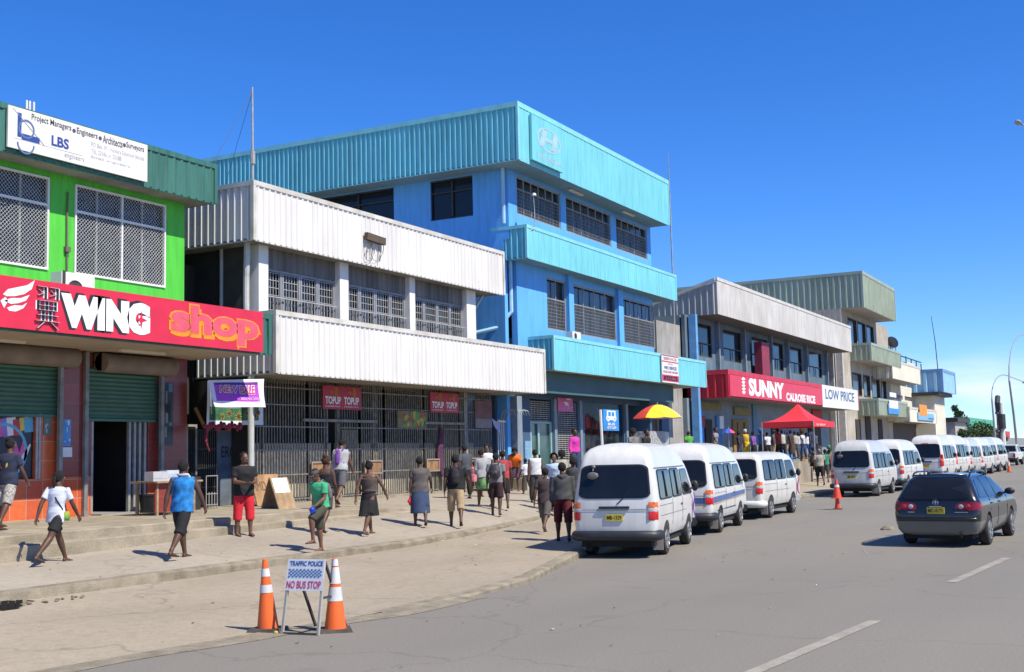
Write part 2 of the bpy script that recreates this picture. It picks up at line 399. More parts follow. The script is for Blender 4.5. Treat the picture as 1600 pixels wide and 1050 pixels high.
def in_hole(x, y):
    x += .04*math.sin(y*17); y += .03*math.sin(x*11); r = False; n = len(HOLE)
    for a in range(n):
        P1, P2 = HOLE[a], HOLE[(a+1) % n]
        if (P1.y > y) != (P2.y > y) and x < (P2.x-P1.x)*(y-P1.y)/(P2.y-P1.y)+P1.x: r = not r
    return r
def sheet(name, m, f0, f1, z0, z1, xr, ny, kind=True):
    mb = MB(); o = 0; rows = []
    for x in xr:
        y0, y1 = f0(x), f1(x)
        rows.append([Vector((x, y0+(y1-y0)*j/ny, 0)) for j in range(ny+1)])
    for r in rows:
        for p in r: p.z = gz_in(p.x, p.y, z0)
    mb.v = [p for r in rows for p in r]
    for i in range(len(rows)-1):
        for j in range(ny):
            if z0 == 'strip' and in_hole(rows[i][j].x, rows[i][j].y): 
                q = rows[i][j]; continue
            mb.f.append((i*(ny+1)+j, (i+1)*(ny+1)+j, (i+1)*(ny+1)+j+1, i*(ny+1)+j+1)); mb.m.append(0)
    o = rise(mb.build(name, m, smooth=40))
    if kind: struct(o)
    return o
def gz_in(x, y, mode):
    ye, he = lerp_pts(EP, x); yk, zk, h = lerp_pts(KP, x)
    if mode == 'strip':
        t = min(max((y-ye)/(yk-ye), 0), 1); n = .012*math.sin(x*1.3+y*2.1)+.01*math.sin(x*.7-y*1.7)
        return he + (zk-h-he)*t + (n*math.sin(math.pi*t) if x < 30 else 0)
    if mode == 'walk':
        if y <= YS: return zk + (zs_(x)-zk)*(y-yk)/(YS-yk)
        return zback(x, min(y, 21.4))
    return 0
xr = [-20, -12] + [x for x in allx if x >= -8 and x <= 400]
struct(sheet('kerbside_strip', concrete2, lambda x: lerp_pts(EP, x)[0]+.05+min(.12, lerp_pts(EP, x)[1]*2), lambda x: lerp_pts(KP, x)[0]+.02, 'strip', 0, sorted(set(xr+[round(7.5+.07*i, 3) for i in range(72)])), 70))
struct(sheet('pavement', concrete, lambda x: lerp_pts(KP, x)[0]+.12, lambda x: 23.6, 'walk', 0, xr, 14))
# kerbs: swept profiles with broken edges
def kerb(name, P, ztop, zbot, w, xa, xb, rough=.02, step=.25):
    mb = MB(); x = xa; sec = []
    while x <= xb:
        y = lerp_pts(P, x)[0]; j = lambda k: random.uniform(-rough, rough)*k
        zt = ztop(x); zb = zbot(x)
        sec.append([Vector((x, y+j(.5), zb-.1)), Vector((x, y+j(.6), zt-.035+j(.9))), Vector((x, y+.035+j(.6), zt-.004+j(.25))), Vector((x, y+w, (gz_base(x, y+w) if P is KP else zt)+.004))])
        x += step
    for s in sec: mb.v += s
    for i in range(len(sec)-1):
        for k in range(3): mb.f.append((i*4+k, (i+1)*4+k, (i+1)*4+k+1, i*4+k+1)); mb.m.append(0)
    return rise(struct(mb.build(name, kerbm, smooth=35)))
kerb('kerb', KP, lambda x: lerp_pts(KP, x)[1]+.003, lambda x: lerp_pts(KP, x)[1]-lerp_pts(KP, x)[2], .16, -8, 31, .03)
kerb('kerb', EP, lambda x: lerp_pts(EP, x)[1]+.003, lambda x: 0, .22, 13.2, 240, .012, .4)
# flush concrete gutter lip left of the kerb and a shallow worn edge
mb = MB()
for i in range(0, 100):
    a = -8+i*.232; b = a+.232; ya = lerp_pts(EP, a)[0]; yb = lerp_pts(EP, b)[0]
    mb.quad((a, ya-.32+.05*math.sin(a*2.2), .004), (b, yb-.32+.05*math.sin(b*2.2), .006), (b, yb+.06, .012+lerp_pts(EP, b)[1]*.5*(b < 15)), (a, ya+.06, .012+lerp_pts(EP, a)[1]*.5*(b < 15)))
struct(mb.build('gutter', kerbm))
# storm drain hole at the left edge of the strip: its darkness painted near-black, with broken lip
pit = mat('drain_shade', (.012, .010, .008), .95, .1); rim = mat('drain_rubble', (.27, .22, .16), .95, .3, 6, .8)
c = G(20, 943, .15)
mb = MB(); PA, PB = HOLE[0]-Vector((1.2, .5, 0)), HOLE[2]+Vector((1.2, 1.0, 0)); mb.quad((PA.x, PA.y-.4, -.10), (PB.x, PA.y-.4, -.10), (PB.x, PB.y+.4, -.10), (PA.x, PB.y+.4, -.10))
for k in range(12):
    xa_ = 10.4+1.42*k/12; xb_ = 10.4+1.42*(k+1)/12; ya_ = lerp_pts(KP, xa_)[0]-.035; mb.quad((xa_, ya_, -.10), (xb_, ya_, -.10), (xb_, ya_, .165-.02*(k > 9)), (xa_, ya_, .175-.02*abs(math.sin(k))))  # near-black sheet before the kerb, painted shade of the hole
struct(mb.build('drain', pit))
mb = MB()
for k in range(18):
    t = k/18; px = c.x+.1+1.1*t+random.uniform(-.1, .1); py = c.y-.18*math.sin(t*3)-.05+random.uniform(-.12, .12)
    mb.ball((px, py, gz(px, py)+.015), random.uniform(.015, .05), random.uniform(.015, .04), random.uniform(.01, .02), 6, 4)
stuff(mb.build('rubble', rim, smooth=30))
# litter and leaves scattered on the ground
litm = mat('litter', (.75, .72, .65), .9); leafm = mat('dry_leaf', (.14, .09, .05), .9)
mb = MB()
for k in range(120):
    x = random.uniform(7, 34); y = random.uniform(4, 16.8); z = gz(x, y)+.01; a = random.uniform(0, 3); s = random.uniform(.012, .035)
    mb.add([(x+s*math.cos(a), y+s*math.sin(a), z), (x-s*math.sin(a), y+s*math.cos(a), z+.01), (x-s*math.cos(a), y-s*math.sin(a), z+.004), (x+s*.7*math.sin(a), y-s*math.cos(a), z+.012)], [(0, 1, 2, 3)], random.choice((0, 1, 1)))
stuff(mb.build('litter', [litm, leafm]))
# steps and platform along the left buildings
def zwalk(x): return zs_(x)
mb = MB()
x = -4
secs = []
while x < 28.01:
    t = min(max((x-22.5)/5.5, 0), 1); zw = zs_(x)-.05
    zt = .72*(1-t)+(zs_(x)+.012)*t; zp = .88*(1-t)+(zback(x, 17.45)+.012)*t; r = lambda: random.uniform(-.012, .012)
    secs.append([(x, 17.05+r(), zw), (x, 17.055+r(), zt-.02+r()*.5), (x, 17.085, zt), (x, 17.41+r()*.3, zt+.002), (x, 17.415+r(), zp-.02+r()*.5), (x, 17.445, zp), (x, 21.0, .88*(1-t*.0)-.02*t), (x, 22.4, .88)]); x += .25
for s in secs: mb.v += [Vector(p) for p in s]
for i in range(len(secs)-1):
    for k in range(7): mb.f.append((i*8+k, (i+1)*8+k, (i+1)*8+k+1, i*8+k+1)); mb.m.append(0)
steps_o = mb.build('steps', [stepm], smooth=30); struct(steps_o)
# low plinth at the grille
mb = MB(); mb.box(27.6, 41.5, 21.3, 21.95, .5, .90); struct(mb.build('plinth', stepm))
# lane dashes
paint = mat('worn_road_paint', (.42, .385, .32), .9, .3, 3, .3, fine=.6, col2=(.29, .265, .22))
for (a, b) in [((1150, 1062), (1368, 970)), ((1487, 910), (1573, 872)), ((1612, 852), (1660, 834))]:
    A = G(*a); B = G(*b); d = (B-A).normalized(); n = Vector((-d.y, d.x, 0))*.075; e = Vector((0, 0, .005))
    mb = MB(); k = 14
    for i in range(k):
        p = A+(B-A)*i/k; q = A+(B-A)*(i+1)/k; w1 = n*random.uniform(.8, 1.05); w2 = n*random.uniform(.8, 1.05); 
        mb.quad(p-n+e, q-n+e, q+n+e, p+n+e)
    struct(mb.build('lane_marking', paint))
mb = MB(); c = G(1388, 829, 0); mb.lathe([(.2, 0), (.18, .05), (.10, .11), (0.0, .13)], c, 7); tag(mb.build('concrete_lump', kerbm, smooth=30, org=c), 'small grey lump of broken concrete on the road beside the dark estate car', 'concrete lump')

# ================================================================ shared materials
white_m = mat('white_sheet_metal', (.76, .74, .71), .5, .06, 1.2, 0, grime=.2, streak=.15, col2=(.62, .60, .57))
white_cap = mat('white_flashing', (.62, .60, .55), .55, .08, 2, col2=(.45, .42, .36))
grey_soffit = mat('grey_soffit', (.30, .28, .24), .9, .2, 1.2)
dark_in = mat('interior_shade', (.035, .032, .03), .9)  # near-black colour stands in for the shade inside rooms and openings
black_m = mat('black_plastic', (.012, .012, .013), .45, .1)
glass_d = mat('dark_glass', (.015, .018, .022), .08, .1, spec=.4)
steel = mat('galvanised_steel', (.42, .42, .40), .5, .15, 5, metal=.3)
white_p = mat('white_paint', (.72, .70, .66), .5, .05, 3)
dark_steel = mat('dark_iron', (.05, .048, .045), .6, .2, 5)
grey_bar = mat('grey_grille_paint', (.25, .23, .19), .6, .25, 6)
green_wall = mat('lime_green_paint', (.085, .55, .045), .6, .04, .8, grime=.4)
green_metal = mat('dark_green_sheet', (.055, .19, .15), .5, .1, 1.5, streak=.2, grime=.6)
green_shut = mat('green_shutter', (.06, .16, .115), .5, .1, 2)
red_sign = mat('red_sign_vinyl', (.64, .022, .055), .4, .06, 2)
tile_lit = tile_mat('sunlit_wall_tiles', (.80, .15, .03), (.62, .085, .025), (.55, .40, .30), .43)  # tiles below the canopy's shadow line, sunlight put into the colour
tile_shade = tile_mat('shaded_wall_tiles', (.30, .035, .02), (.22, .03, .02), (.26, .09, .06), .43)  # same tiles above that line, canopy shade put into the colour
sky_m = mat('cyan_sheet_metal', (.19, .60, .68), .5, .05, .8, grime=.4, streak=.2, col2=(.17, .56, .65))
cyan_cap = mat('cyan_flashing', (.24, .62, .68), .5, .08, 2)
blue_wall = mat('blue_render', (.12, .43, .86), .7, .06, .6, grime=.32, col2=(.11, .39, .82))
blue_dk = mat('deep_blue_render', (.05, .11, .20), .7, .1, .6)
teal_dk = mat('dark_teal_board', (.05, .12, .13), .7, .1, 1)
cream_m = mat('cream_sheet_metal', (.60, .58, .54), .6, .05, .8, grime=.5)
slate_wall = mat('slate_blue_wall', (.15, .23, .30), .8, .12, 1, grime=.8)
grey_wall = mat('grey_render', (.40, .39, .37), .85, .1, 1, grime=.7)
red_sheet = mat('red_sheet_metal', (.60, .025, .045), .45, .06, 1, grime=.5)
sage_m = mat('sage_sheet_metal', (.36, .43, .33), .6, .05, .8, grime=.5)
sage_rib = mat('sage_rib_metal', (.33, .40, .33), .6, .1, .8)
beige_wall = mat('beige_render', (.50, .46, .39), .85, .1, .8, grime=.7)
cream_wall = mat('cream_render', (.70, .66, .54), .85, .08, .8)
lblue_m = mat('pale_blue_sheet', (.36, .62, .78), .6, .05, .8)
blue_rib = mat('blue_rib_sheet', (.16, .33, .58), .6, .1, .8)
yellow_l = mat('yellow_lettering', (.85, .30, .01), .5); black_l = mat('black_lettering', (.02, .02, .025), .6)
white_l = mat('white_lettering', (.85, .85, .85), .5); blue_l = mat('navy_lettering', (.03, .07, .30), .5); grey_l = mat('faded_grey_lettering', (.52, .52, .55), .6)
poster_w = mat('paper', (.75, .75, .75), .8, .05); purple_m = mat('purple_print', (.42, .05, .50), .6, .1, 4)
ply = mat('plywood', (.42, .24, .11), .8, .2, 3, streak=.3); wood = mat('rough_wood', (.40, .27, .15), .85, .2, 6)

# ================================================================ GREEN SHOP (left)
GY = 21.9
gx1 = PY(288, 400, GY).x; gx0 = 8.0
g = thing('green_shop_building', 'lime green two storey shop building with dark green roof fascia and orange tiled ground floor', 'building', (gx0, GY, .88))
zt = PY(337, 318, 21.2).z; z_can0 = PY(415, 553, 19.3).z; z_can1 = PY(415, 490, 19.3).z; cx1 = PY(421, 520, 19.3).x
w2 = rect4((118, 289), (258, 320), (257, 450), (113, 428), GY); ww = w2[1]-w2[0]
w1r = PY(75, 350, GY).x; w1 = (w1r-ww, w1r, w2[2], w2[3])
mb = MB(); wall_with_holes(mb, gx0, gx1, z_can0, zt-.002, GY, [w1, w2]); mb.box(gx1-.2, gx1, GY+.2, 34, .88, zt-.002); mb.build('wall', green_wall, g)
mb = MB(); mb.box(gx0, gx1-.2, 33.8, 34, .88, zt-.01); mb.box(gx0-.2, gx0, GY, 34, .88, zt-.01); mb.box(gx0, gx1-.2, GY+.22, 33.8, z_can0+.3, z_can0+.5); mb.build('inner_wall', grey_wall, g)
fx1 = PY(337, 290, 21.2).x
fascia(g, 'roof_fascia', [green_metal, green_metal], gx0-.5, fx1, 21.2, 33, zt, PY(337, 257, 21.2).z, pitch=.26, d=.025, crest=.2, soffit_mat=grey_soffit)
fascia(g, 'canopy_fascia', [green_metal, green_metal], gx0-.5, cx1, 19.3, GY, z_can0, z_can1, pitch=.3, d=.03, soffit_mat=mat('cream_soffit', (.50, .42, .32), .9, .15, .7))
mb = MB(); mb.box(gx0-.45, cx1-.1, 19.42, GY-.01, z_can1-.3, z_can1-.24); mb.build('canopy_roof', steel, g)
mesh_m = mat('white_mesh_wire', (.72, .72, .72), .5)
for w in (w1, w2):
    fr = MB(); frame(fr, *w, GY+.03, .05, .07); zc = w[2]+(w[3]-w[2])*.70
    xm = (w[0]+w[1])/2; fr.box(xm-.025, xm+.025, GY-.035, GY+.02, w[2]+.05, w[3]-.05); fr.box(w[0]+.05, w[1]-.05, GY-.03, GY+.018, zc-.03, zc+.03)
    f = fr.build('window', white_p, g)
    p = MB(); p.box(w[0]+.01, w[1]-.01, GY+.10, GY+.12, w[2]+.01, w[3]-.01); p.build('pane', glass_d, f)
    b = MB()
    for k in range(5):
        xx = w[0]+(w[1]-w[0])*(.1+.2*k); b.box(xx-.16, xx+.16, GY+.125, GY+.135, w[2]+.05, zc)
    b.build('blind', mat('grey_blind', (.30, .31, .32), .8), f)
    p = MB()
    for xx in (w[0]+(w[1]-w[0])*.25, w[0]+(w[1]-w[0])*.75): p.box(xx-.025, xx+.025, GY+.05, GY+.09, w[2]+.01, w[3]-.01)
    p.build('sash', steel, f)
    d = MB(); H_ = w[3]-w[2]; W_ = w[1]-w[0]; s = .095; k = -int(H_/s)-1
    while k*s < W_:
        for sg in (1, -1):
            # line x = k*s + t, z = t (or H-t)
            t0 = max(0, -k*s); t1 = min(H_, W_-k*s)
            if t1 > t0:
                a = (w[0]+k*s+t0, GY-.005-.004*sg, (w[2]+t0) if sg > 0 else (w[3]-t0)); b_ = (w[0]+k*s+t1, GY-.005-.004*sg, (w[2]+t1) if sg > 0 else (w[3]-t1))
                d.bar(a, b_, .011, .004)
        k += 1
    d.build('security_mesh', mesh_m, f)
# conduit and junction box
mb = MB(); a = PY(108, 300, GY-.04); b = PY(104, 428, GY-.04); xx = (a.x+b.x)/2
mb.tube([(xx, GY-.03, a.z), (xx-.03, GY-.04, a.z-.6), (xx, GY-.03, b.z)], .022, 6); j = PY(103, 390, GY); mb.box(j.x-.07, j.x+.07, GY-.09, GY-.001, j.z-.06, j.z+.06)
mb.build('conduit', mat('brown_conduit', (.16, .13, .1), .7), g)
# ground floor: tiles, columns
zb = .88
def gx(px, py=700): return PY(px, py, GY).x
def gzp(px, py): return PY(px, py, GY).z
ztile = gzp(60, 748); x_c0 = gx(88); x_c1 = gx(128); x_r0 = gx(243)
T = MB(); T.box(gx0, x_c0, GY, GY+.2, zb, ztile); T.box(gx(55), x_c0, GY+.002, GY+.2, ztile, gzp(60, 645))
T.box(x_c0, x_c1, GY-.12, GY+.2, zb, ztile+.02); T.box(x_c1, gx(143), GY, GY+.2, zb, ztile+.02); T.box(gx(231), x_r0, GY, GY+.2, zb, ztile+.02)
T.box(x_r0, gx1, GY-.12, GY+.199, zb, ztile+.02)
T.builds('tile_base', tile_lit, g)
T = MB(); T.box(x_c0, x_c1, GY-.118, GY+.2, ztile+.022, z_can0); T.box(x_c1, gx(143), GY+.002, GY+.2, ztile+.022, z_can0); T.box(gx(231), x_r0, GY+.002, GY+.2, ztile+.022, z_can0); T.box(x_r0, gx1, GY-.118, GY+.199, ztile+.022, z_can0)
T.builds('tile_column', tile_shade, g)
# shutters with boxes
for (a, b, zt_, zbm, xb0, xb1) in [(gx0, x_c0-.02, gzp(30, 568), gzp(40, 647), gx0, gx(103)), (gx(131), gx(243), gzp(190, 582), gzp(190, 655), gx(145), gx(257))]:
    S = MB(); z = zbm; o = 0
    while z < zt_:
        S.add([(a, GY-.02, z), (b, GY-.02, z), (b, GY-.055, z+.05), (a, GY-.055, z+.05), (b, GY-.02, z+.1), (a, GY-.02, z+.1)], [(0, 1, 2, 3), (3, 2, 4, 5)]); z += .1
    S.box(a, b, GY-.07, GY-.01, zbm-.06, zbm); sh = S.build('roller_shutter', green_shut, g)
    S = MB(); S.tube([(xb0, GY-.26, zt_+.18), (xb1, GY-.26, zt_+.18)], .23, 14); S.box(xb0, xb1, GY-.26, GY-.001, zt_, zt_+.40); S.build('shutter_box', mat('cream_shutter_box', (.24, .19, .15), .8, .15, 2), g, smooth=40)
R2 = MB()
for px_ in (85, 125, 244): 
    xx = gx(px_); R2.box(xx-.05, xx+.05, GY-.22, GY-.13, zb, z_can0-.02)
R2.builds('shutter_rail', mat('grey_steel_post', (.25, .26, .25), .5, .2, 4), g)
# doorway
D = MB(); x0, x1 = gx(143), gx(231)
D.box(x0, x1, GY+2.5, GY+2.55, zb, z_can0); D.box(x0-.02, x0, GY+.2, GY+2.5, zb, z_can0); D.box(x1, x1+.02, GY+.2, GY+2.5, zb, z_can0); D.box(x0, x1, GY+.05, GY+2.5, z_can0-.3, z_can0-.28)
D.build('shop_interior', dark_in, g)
D = MB()
for k in range(4): D.box(gx(150), gx(200), GY+2.0, GY+2.45, zb+.5+.45*k, zb+.53+.45*k, 0)
for k in range(60):
    xx = random.uniform(gx(150), gx(196)); l = random.randint(0, 3); D.box(xx, xx+.09, GY+2.0, GY+2.2, zb+.53+.45*l, zb+.53+.45*l+random.uniform(.1, .28), random.randint(1, 3))
D.build('shelf', [steel, mat('goods_red', (.3, .03, .03), .5), mat('goods_blue', (.05, .1, .3), .5), mat('goods_white', (.4, .4, .4), .5)], g)
D = MB(); 
for px_ in (204, 212, 220, 228): D.box(gx(px_)-.035, gx(px_)+.035, GY+.02, GY+.1, zb, gzp(190, 655)-.02)
D.box(gx(143), gx(146), GY+.0, GY+.1, zb, gzp(190, 655)-.02); D.box(gx(143), gx(231), GY-.35, GY-.002, zb-.02, zb+.035)
D.build('door_frame', steel, g)
D = MB(); D.box(gx(206), gx(218), GY+.12, GY+.14, zb+.05, gzp(190, 655)-.05); D.build('glass_panel', glass_d, g)
# display window with printed poster
D = MB(); D.box(gx0, gx(55), GY+.08, GY+.1, ztile, gzp(60, 645), 0); dwin = D.build('display_window', black_m, g)
def poster_print(mb, x0, x1, z0, z1, Y, mats_n, seed, n=30):
    rnd = random.Random(seed)
    for i in range(n):
        a = rnd.uniform(x0, x1); b = min(x1, a+rnd.uniform(.05, .3)*(x1-x0)); c = rnd.uniform(z0, z1); d = min(z1, c+rnd.uniform(.05, .25)*(z1-z0)); yy = Y-.0006*(i+1)
        mb.quad((a, yy, c), (b, yy, c+rnd.uniform(-.02, .02)), (b, yy, d), (a, yy, d), rnd.randrange(mats_n))
pink = mat('pink_print', (.75, .12, .38), .5); viol = mat('violet_print', (.30, .20, .60), .5); cyanp = mat('cyan_print', (.12, .45, .65), .5); yelp = mat('yellow_print', (.85, .65, .08), .5); grnp = mat('green_print', (.10, .42, .12), .5)
D = MB(); X0, X1, Z0, Z1 = gx0+.1, gx(52), ztile+.04, gzp(60, 650); Yp = GY+.06
D.quad((X0, Yp, Z0), (X1, Yp, Z0), (X1, Yp, Z1), (X0, Yp, Z1), 0)
def blade(mb, a, b, w0, w1, Y, m):
    a = Vector((a[0], Y, a[1])); b = Vector((b[0], Y, b[1])); d = (b-a).normalized(); n = Vector((-d.z, 0, d.x)); mb.quad(a-n*w0, a+n*w0, b+n*w1, b-n*w1, m)
def gp(px, py): p = PY(px, py, GY); return (p.x, p.z)
for k, (m_, a, b) in enumerate([(1, (2, 655), (5, 682)), (2, (12, 653), (16, 682)), (5, (20, 652), (22, 680)), (3, (30, 655), (31, 680)), (4, (40, 652), (42, 672)), (6, (47, 652), (48, 675))]):
    blade(D, gp(*a), gp(*b), .12, .12, Yp-.002-.0003*k, m_)
blade(D, gp(20, 692), gp(28, 728), .13, .17, Yp-.004, 1); blade(D, gp(41, 688), gp(36, 722), .04, .11, Yp-.005, 1); blade(D, gp(50, 694), gp(38, 718), .02, .07, Yp-.006, 5)
D.ball((gp(20, 692)[0], Yp-.012, gp(20, 692)[1]), .12, .006, .08, 10, 6, 4)
D.lathe([(.55, 0), (.62, 0)], (gp(8, 705)[0], Yp-.006, gp(8, 705)[1]), 24, 6, 'Y')
D.build('window_print', [mat('poster_dark', (.015, .02, .035), .3), pink, viol, mat('red_print', (.6, .05, .05), .5), yelp, poster_w, cyanp], dwin).__setattr__('name', 'window_print')
D = MB(); xx = gx(57); D.box(xx-.03, xx+.03, GY-.02, GY+.05, ztile, gzp(60, 645)); xx = gx(61); D.box(xx-.03, xx+.02, GY-.03, GY-.001, ztile, gzp(60, 645)); D.build('window_frame', steel, dwin)
# soffit tubes
for a, b in (((188, 547), (256, 553)), ((-20, 530), (38, 535))):
    zc = z_can0-.035; A = G(*a, zc); B = G(*b, zc); t_ = MB(); t_.box(A.x, B.x, A.y-.06, A.y+.06, zc-.03, zc+.03); t_.build('light_tube', cream_wall, g)

# LBS sign board
ys = 21.2-.07
q = [PY(11, 162, ys), PY(228, 229, ys), PY(228, 283, ys), PY(9, 231, ys)]; X0 = (q[0].x+q[3].x)/2; X1 = (q[1].x+q[2].x)/2; Z0 = (q[2].z+q[3].z)/2; Z1 = (q[0].z+q[1].z)/2
s = thing('roof_sign_board', 'white engineers sign board with navy LBS letters on the dark green roof fascia', 'sign', (X0, ys, Z0))
mb = MB(); mb.box(X0, X1, ys-.05, ys, Z0, Z1); mb.build('board', white_p, s)
Wd, Hd = X1-X0, Z1-Z0; L = lambda u, v: (X0+u*Wd, Z0+v*Hd)
mb = MB(); mb.recalc = False
def lt(s_, u0, u1, v0, v1, m, **k): textY(mb, s_, X0+u0*Wd, X0+u1*Wd, Z0+v0*Hd, Z0+v1*Hd, ys-.056, m, **k)
lt('Project Managers', .15, .42, .75, .95, 1, bold=.01); lt('Engineers', .46, .61, .73, .93, 1, bold=.01); lt('Architects', .65, .80, .73, .93, 1, bold=.01); lt('Surveyors', .83, .97, .73, .93, 1, bold=.01)
for u in (.44, .63, .815): mb.ball((X0+u*Wd, ys-.054, Z0+.82*Hd), .05, .004, .05, 8, 4, 1)
lt('LBS', .285, .405, .30, .56, 0, bold=.03); lt('engineers', .375, .515, .06, .22, 2); lt('PO Box 391 Honiara Solomon Islands', .565, .97, .55, .66, 2); lt('TEL 23186 or 23188', .565, .79, .38, .49, 2); lt('Email engineers', .565, .86, .24, .32, 2)
def bx(u0, u1, v0, v1, m=0): mb.box(X0+u0*Wd, X0+u1*Wd, ys-.056, ys-.0505, Z0+v0*Hd, Z0+v1*Hd, m)
bx(.06, .085, .30, .88); bx(.087, .205, .25, .40); bx(.04, .50, .245, .25, 2)
mb.lathe([(.17, 0), (.21, 0)], (X0+.118*Wd, ys-.058, Z0+.53*Hd), 26, 3, 'Y')
c = Vector((X0+.115*Wd, ys-.058, Z0+.17*Hd)); o = len(mb.v)
for k in range(13):
    t = math.pi+math.pi*k/12; mb.v += [c+Vector((.19*math.cos(t), 0, .19*math.sin(t))), c+Vector((.23*math.cos(t), 0, .23*math.sin(t)))]
for k in range(12): mb.f.append((o+2*k, o+2*k+1, o+2*k+3, o+2*k+2)); mb.m.append(3)
mb.bar((X0+.03*Wd, ys-.055, Z0+.95*Hd), (X0+.24*Wd, ys-.055, Z0+.24*Hd), .012, .006, 2)
mb.build('lettering', [blue_l, mat('charcoal_lettering', (.08, .08, .10), .6), grey_l, mat('steel_blue_ring', (.10, .18, .34), .5)], s)

# WING shop sign
ys = 19.3-.06
X1 = PY(409, 520, ys).x; X0 = PY(-60, 470, ys).x; Z1 = (PY(409, 487, ys).z+PY(0, 431, ys).z)/2; Z0 = (PY(409, 548, ys).z+PY(0, 515, ys).z)/2
s = thing('shop_sign', 'long red sign reading WING shop with a white wing, on the green canopy', 'sign', (X0, ys, Z0))
mb = MB(); mb.box(X0, X1, ys-.04, ys, Z0, Z1); mb.build('board', red_sign, s)
Hd = Z1-Z0
def P2(px, py): p = PY(px, py, ys); return p.x, p.z
def tx(s_, a, b, m, dy=0, dx=0, yo=0, **k):
    """lettering between pixel columns a,b; v0..v1 fractions"""
    textY(mb, s_, PY(a, 500, ys).x+dx, PY(b, 500, ys).x+dx, Z0+k.pop('v0')*Hd+dy, Z0+k.pop('v1')*Hd+dy, ys-.045-yo, m, **k)
mb = MB()
tx('WING', 92, 232, 1, -0.02, -.07, 0, v0=.10, v1=.88, bold=.12); tx('WING', 92, 232, 0, 0, .0, .006, v0=.12, v1=.82, bold=.095)
tx('shop', 262, 404, 2, -.06, .04, 0, v0=.06, v1=.92, bold=.075); tx('shop', 262, 404, 2, 0, -.01, .003, v0=.07, v1=.96, bold=.07); tx('shop', 265, 401, 3, 0, 0, .008, v0=.10, v1=.93, bold=.045)
# wing character, built of strokes
cx0, cz0 = PY(52, 500, ys).x, Z0+.06*Hd; cw, ch = PY(88, 500, ys).x-cx0, .84*Hd
def st(u0, v0, u1, v1, w=.07):
    mb.bar((cx0+u0*cw, ys-.046, cz0+v0*ch), (cx0+u1*cw, ys-.046, cz0+v1*ch), w*ch*1.9, .004, 0); mb.bar((cx0+u0*cw, ys-.052, cz0+v0*ch), (cx0+u1*cw, ys-.052, cz0+v1*ch), w*ch, .004, 1)
for o_ in (0, .52):
    st(.04+o_, .97, .44+o_, .97); st(.44+o_, .97, .44+o_, .70); st(.10+o_, .90, .25+o_, .84, .05); st(.08+o_, .76, .36+o_, .83, .05)
st(.12, .64, .12, .42); st(.88, .64, .88, .42); st(.12, .64, .88, .64); st(.12, .53, .88, .53); st(.12, .42, .88, .42); st(.5, .64, .5, .42)
st(.05, .30, .95, .30); st(-.02, .16, 1.02, .16); st(.35, .40, .35, .16); st(.66, .40, .66, .16); st(.34, .14, .06, -.02); st(.64, .14, .95, -.02)
# white wing
def feather(pts, m=0):
    mb.add([(P2(*p)[0], ys-.046, P2(*p)[1]) for p in pts], [tuple(range(len(pts)))], m)
feather([(2, 460), (10, 452), (25, 449), (40, 446), (52, 438), (47, 452), (35, 460), (20, 463), (8, 463), (20, 457), (34, 453)][:9])
feather([(4, 470), (15, 466), (30, 466), (44, 461), (38, 470), (26, 474), (14, 475)]); feather([(8, 481), (20, 477), (32, 478), (40, 473), (34, 482), (22, 487), (12, 486)]); feather([(-2, 470), (6, 464), (10, 470), (4, 482), (2, 478)])
mb.build('lettering', [white_l, black_l, yellow_l, mat('rose_lettering', (.80, .10, .14), .4)], s)
# star in the G
mb = MB(); c = Vector((PY(218, 505, ys).x, ys-.058, Z0+.45*Hd)); k_ = []
for i in range(8):
    r = .17 if i % 2 == 0 else .05; k_.append(c+Vector((r*math.sin(math.pi*i/4), 0, r*1.2*math.cos(math.pi*i/4))))
mb.add(k_, [tuple(range(8))]); mb.build('star', red_sign, s)

# split AC on the canopy
a = PY(96, 447, 20.6); b = PY(148, 430, 20.6); zz_ = z_can1-.24
s = thing('air_conditioner', 'white outdoor air conditioner unit on the canopy above the WING sign', 'air conditioner', (a.x, 20.6, zz_))
mb = MB(); mb.box(a.x, b.x, 20.6, 20.95, zz_+.02, b.z-.02); mb.build('casing', white_p, s)
mb = MB(); mb.lathe([(.0, 0), (.2, 0), (.22, -.02)], (a.x+.36, 20.597, (zz_+b.z)/2), 16, 0, 'Y'); mb.box(a.x+.02, a.x+.1, 20.588, 20.598, zz_+.1, b.z); mb.build('fan_grille', dark_steel, s)
# small things on the wall columns
def wallpaper(name, label, cat, tl, br, Y, m, n=0, mats_=None, seed=1):
    A = PY(*tl, Y); B = PY(*br, Y); x0, x1, z1, z0 = A.x, B.x, A.z, B.z
    mb = MB(); mb.box(x0, x1, Y-.012, Y-.002, z0, z1, 0)
    if n: poster_print(mb, x0+.02, x1-.02, z0+.02, z1-.02, Y-.013, len(mats_)-1, seed, n); 
    if n:
        for i in range(6, len(mb.m)): mb.m[i] += 1
    mb.recalc = False
    return tag(mb.build(name, [m]+(mats_ or [])[1:] if n else m, org=(x0, Y, z0)), label, cat)
yc_ = GY-.122
wallpaper('poster', 'tall dark phone poster on the right tiled column of the shop', 'poster', (246, 597), (270, 696), yc_, mat('poster_dark2', (.03, .04, .05), .3), 16, [0, mat('steelp', (.12, .22, .32), .5), mat('grp', (.22, .26, .26), .5), black_m], 3)
wallpaper('notice', 'narrow blue and white notice on the middle tiled column', 'notice', (98, 655), (110, 697), yc_, mat('blue_notice', (.08, .30, .65), .5), 8, [0, poster_w, mat('blue_n2', (.1, .35, .7), .5)], 5)
wallpaper('notice', 'white paper notice taped below the blue notice on the tiled column', 'notice', (96, 699), (112, 714), yc_, poster_w, 5, [0, grey_l, poster_w], 6)
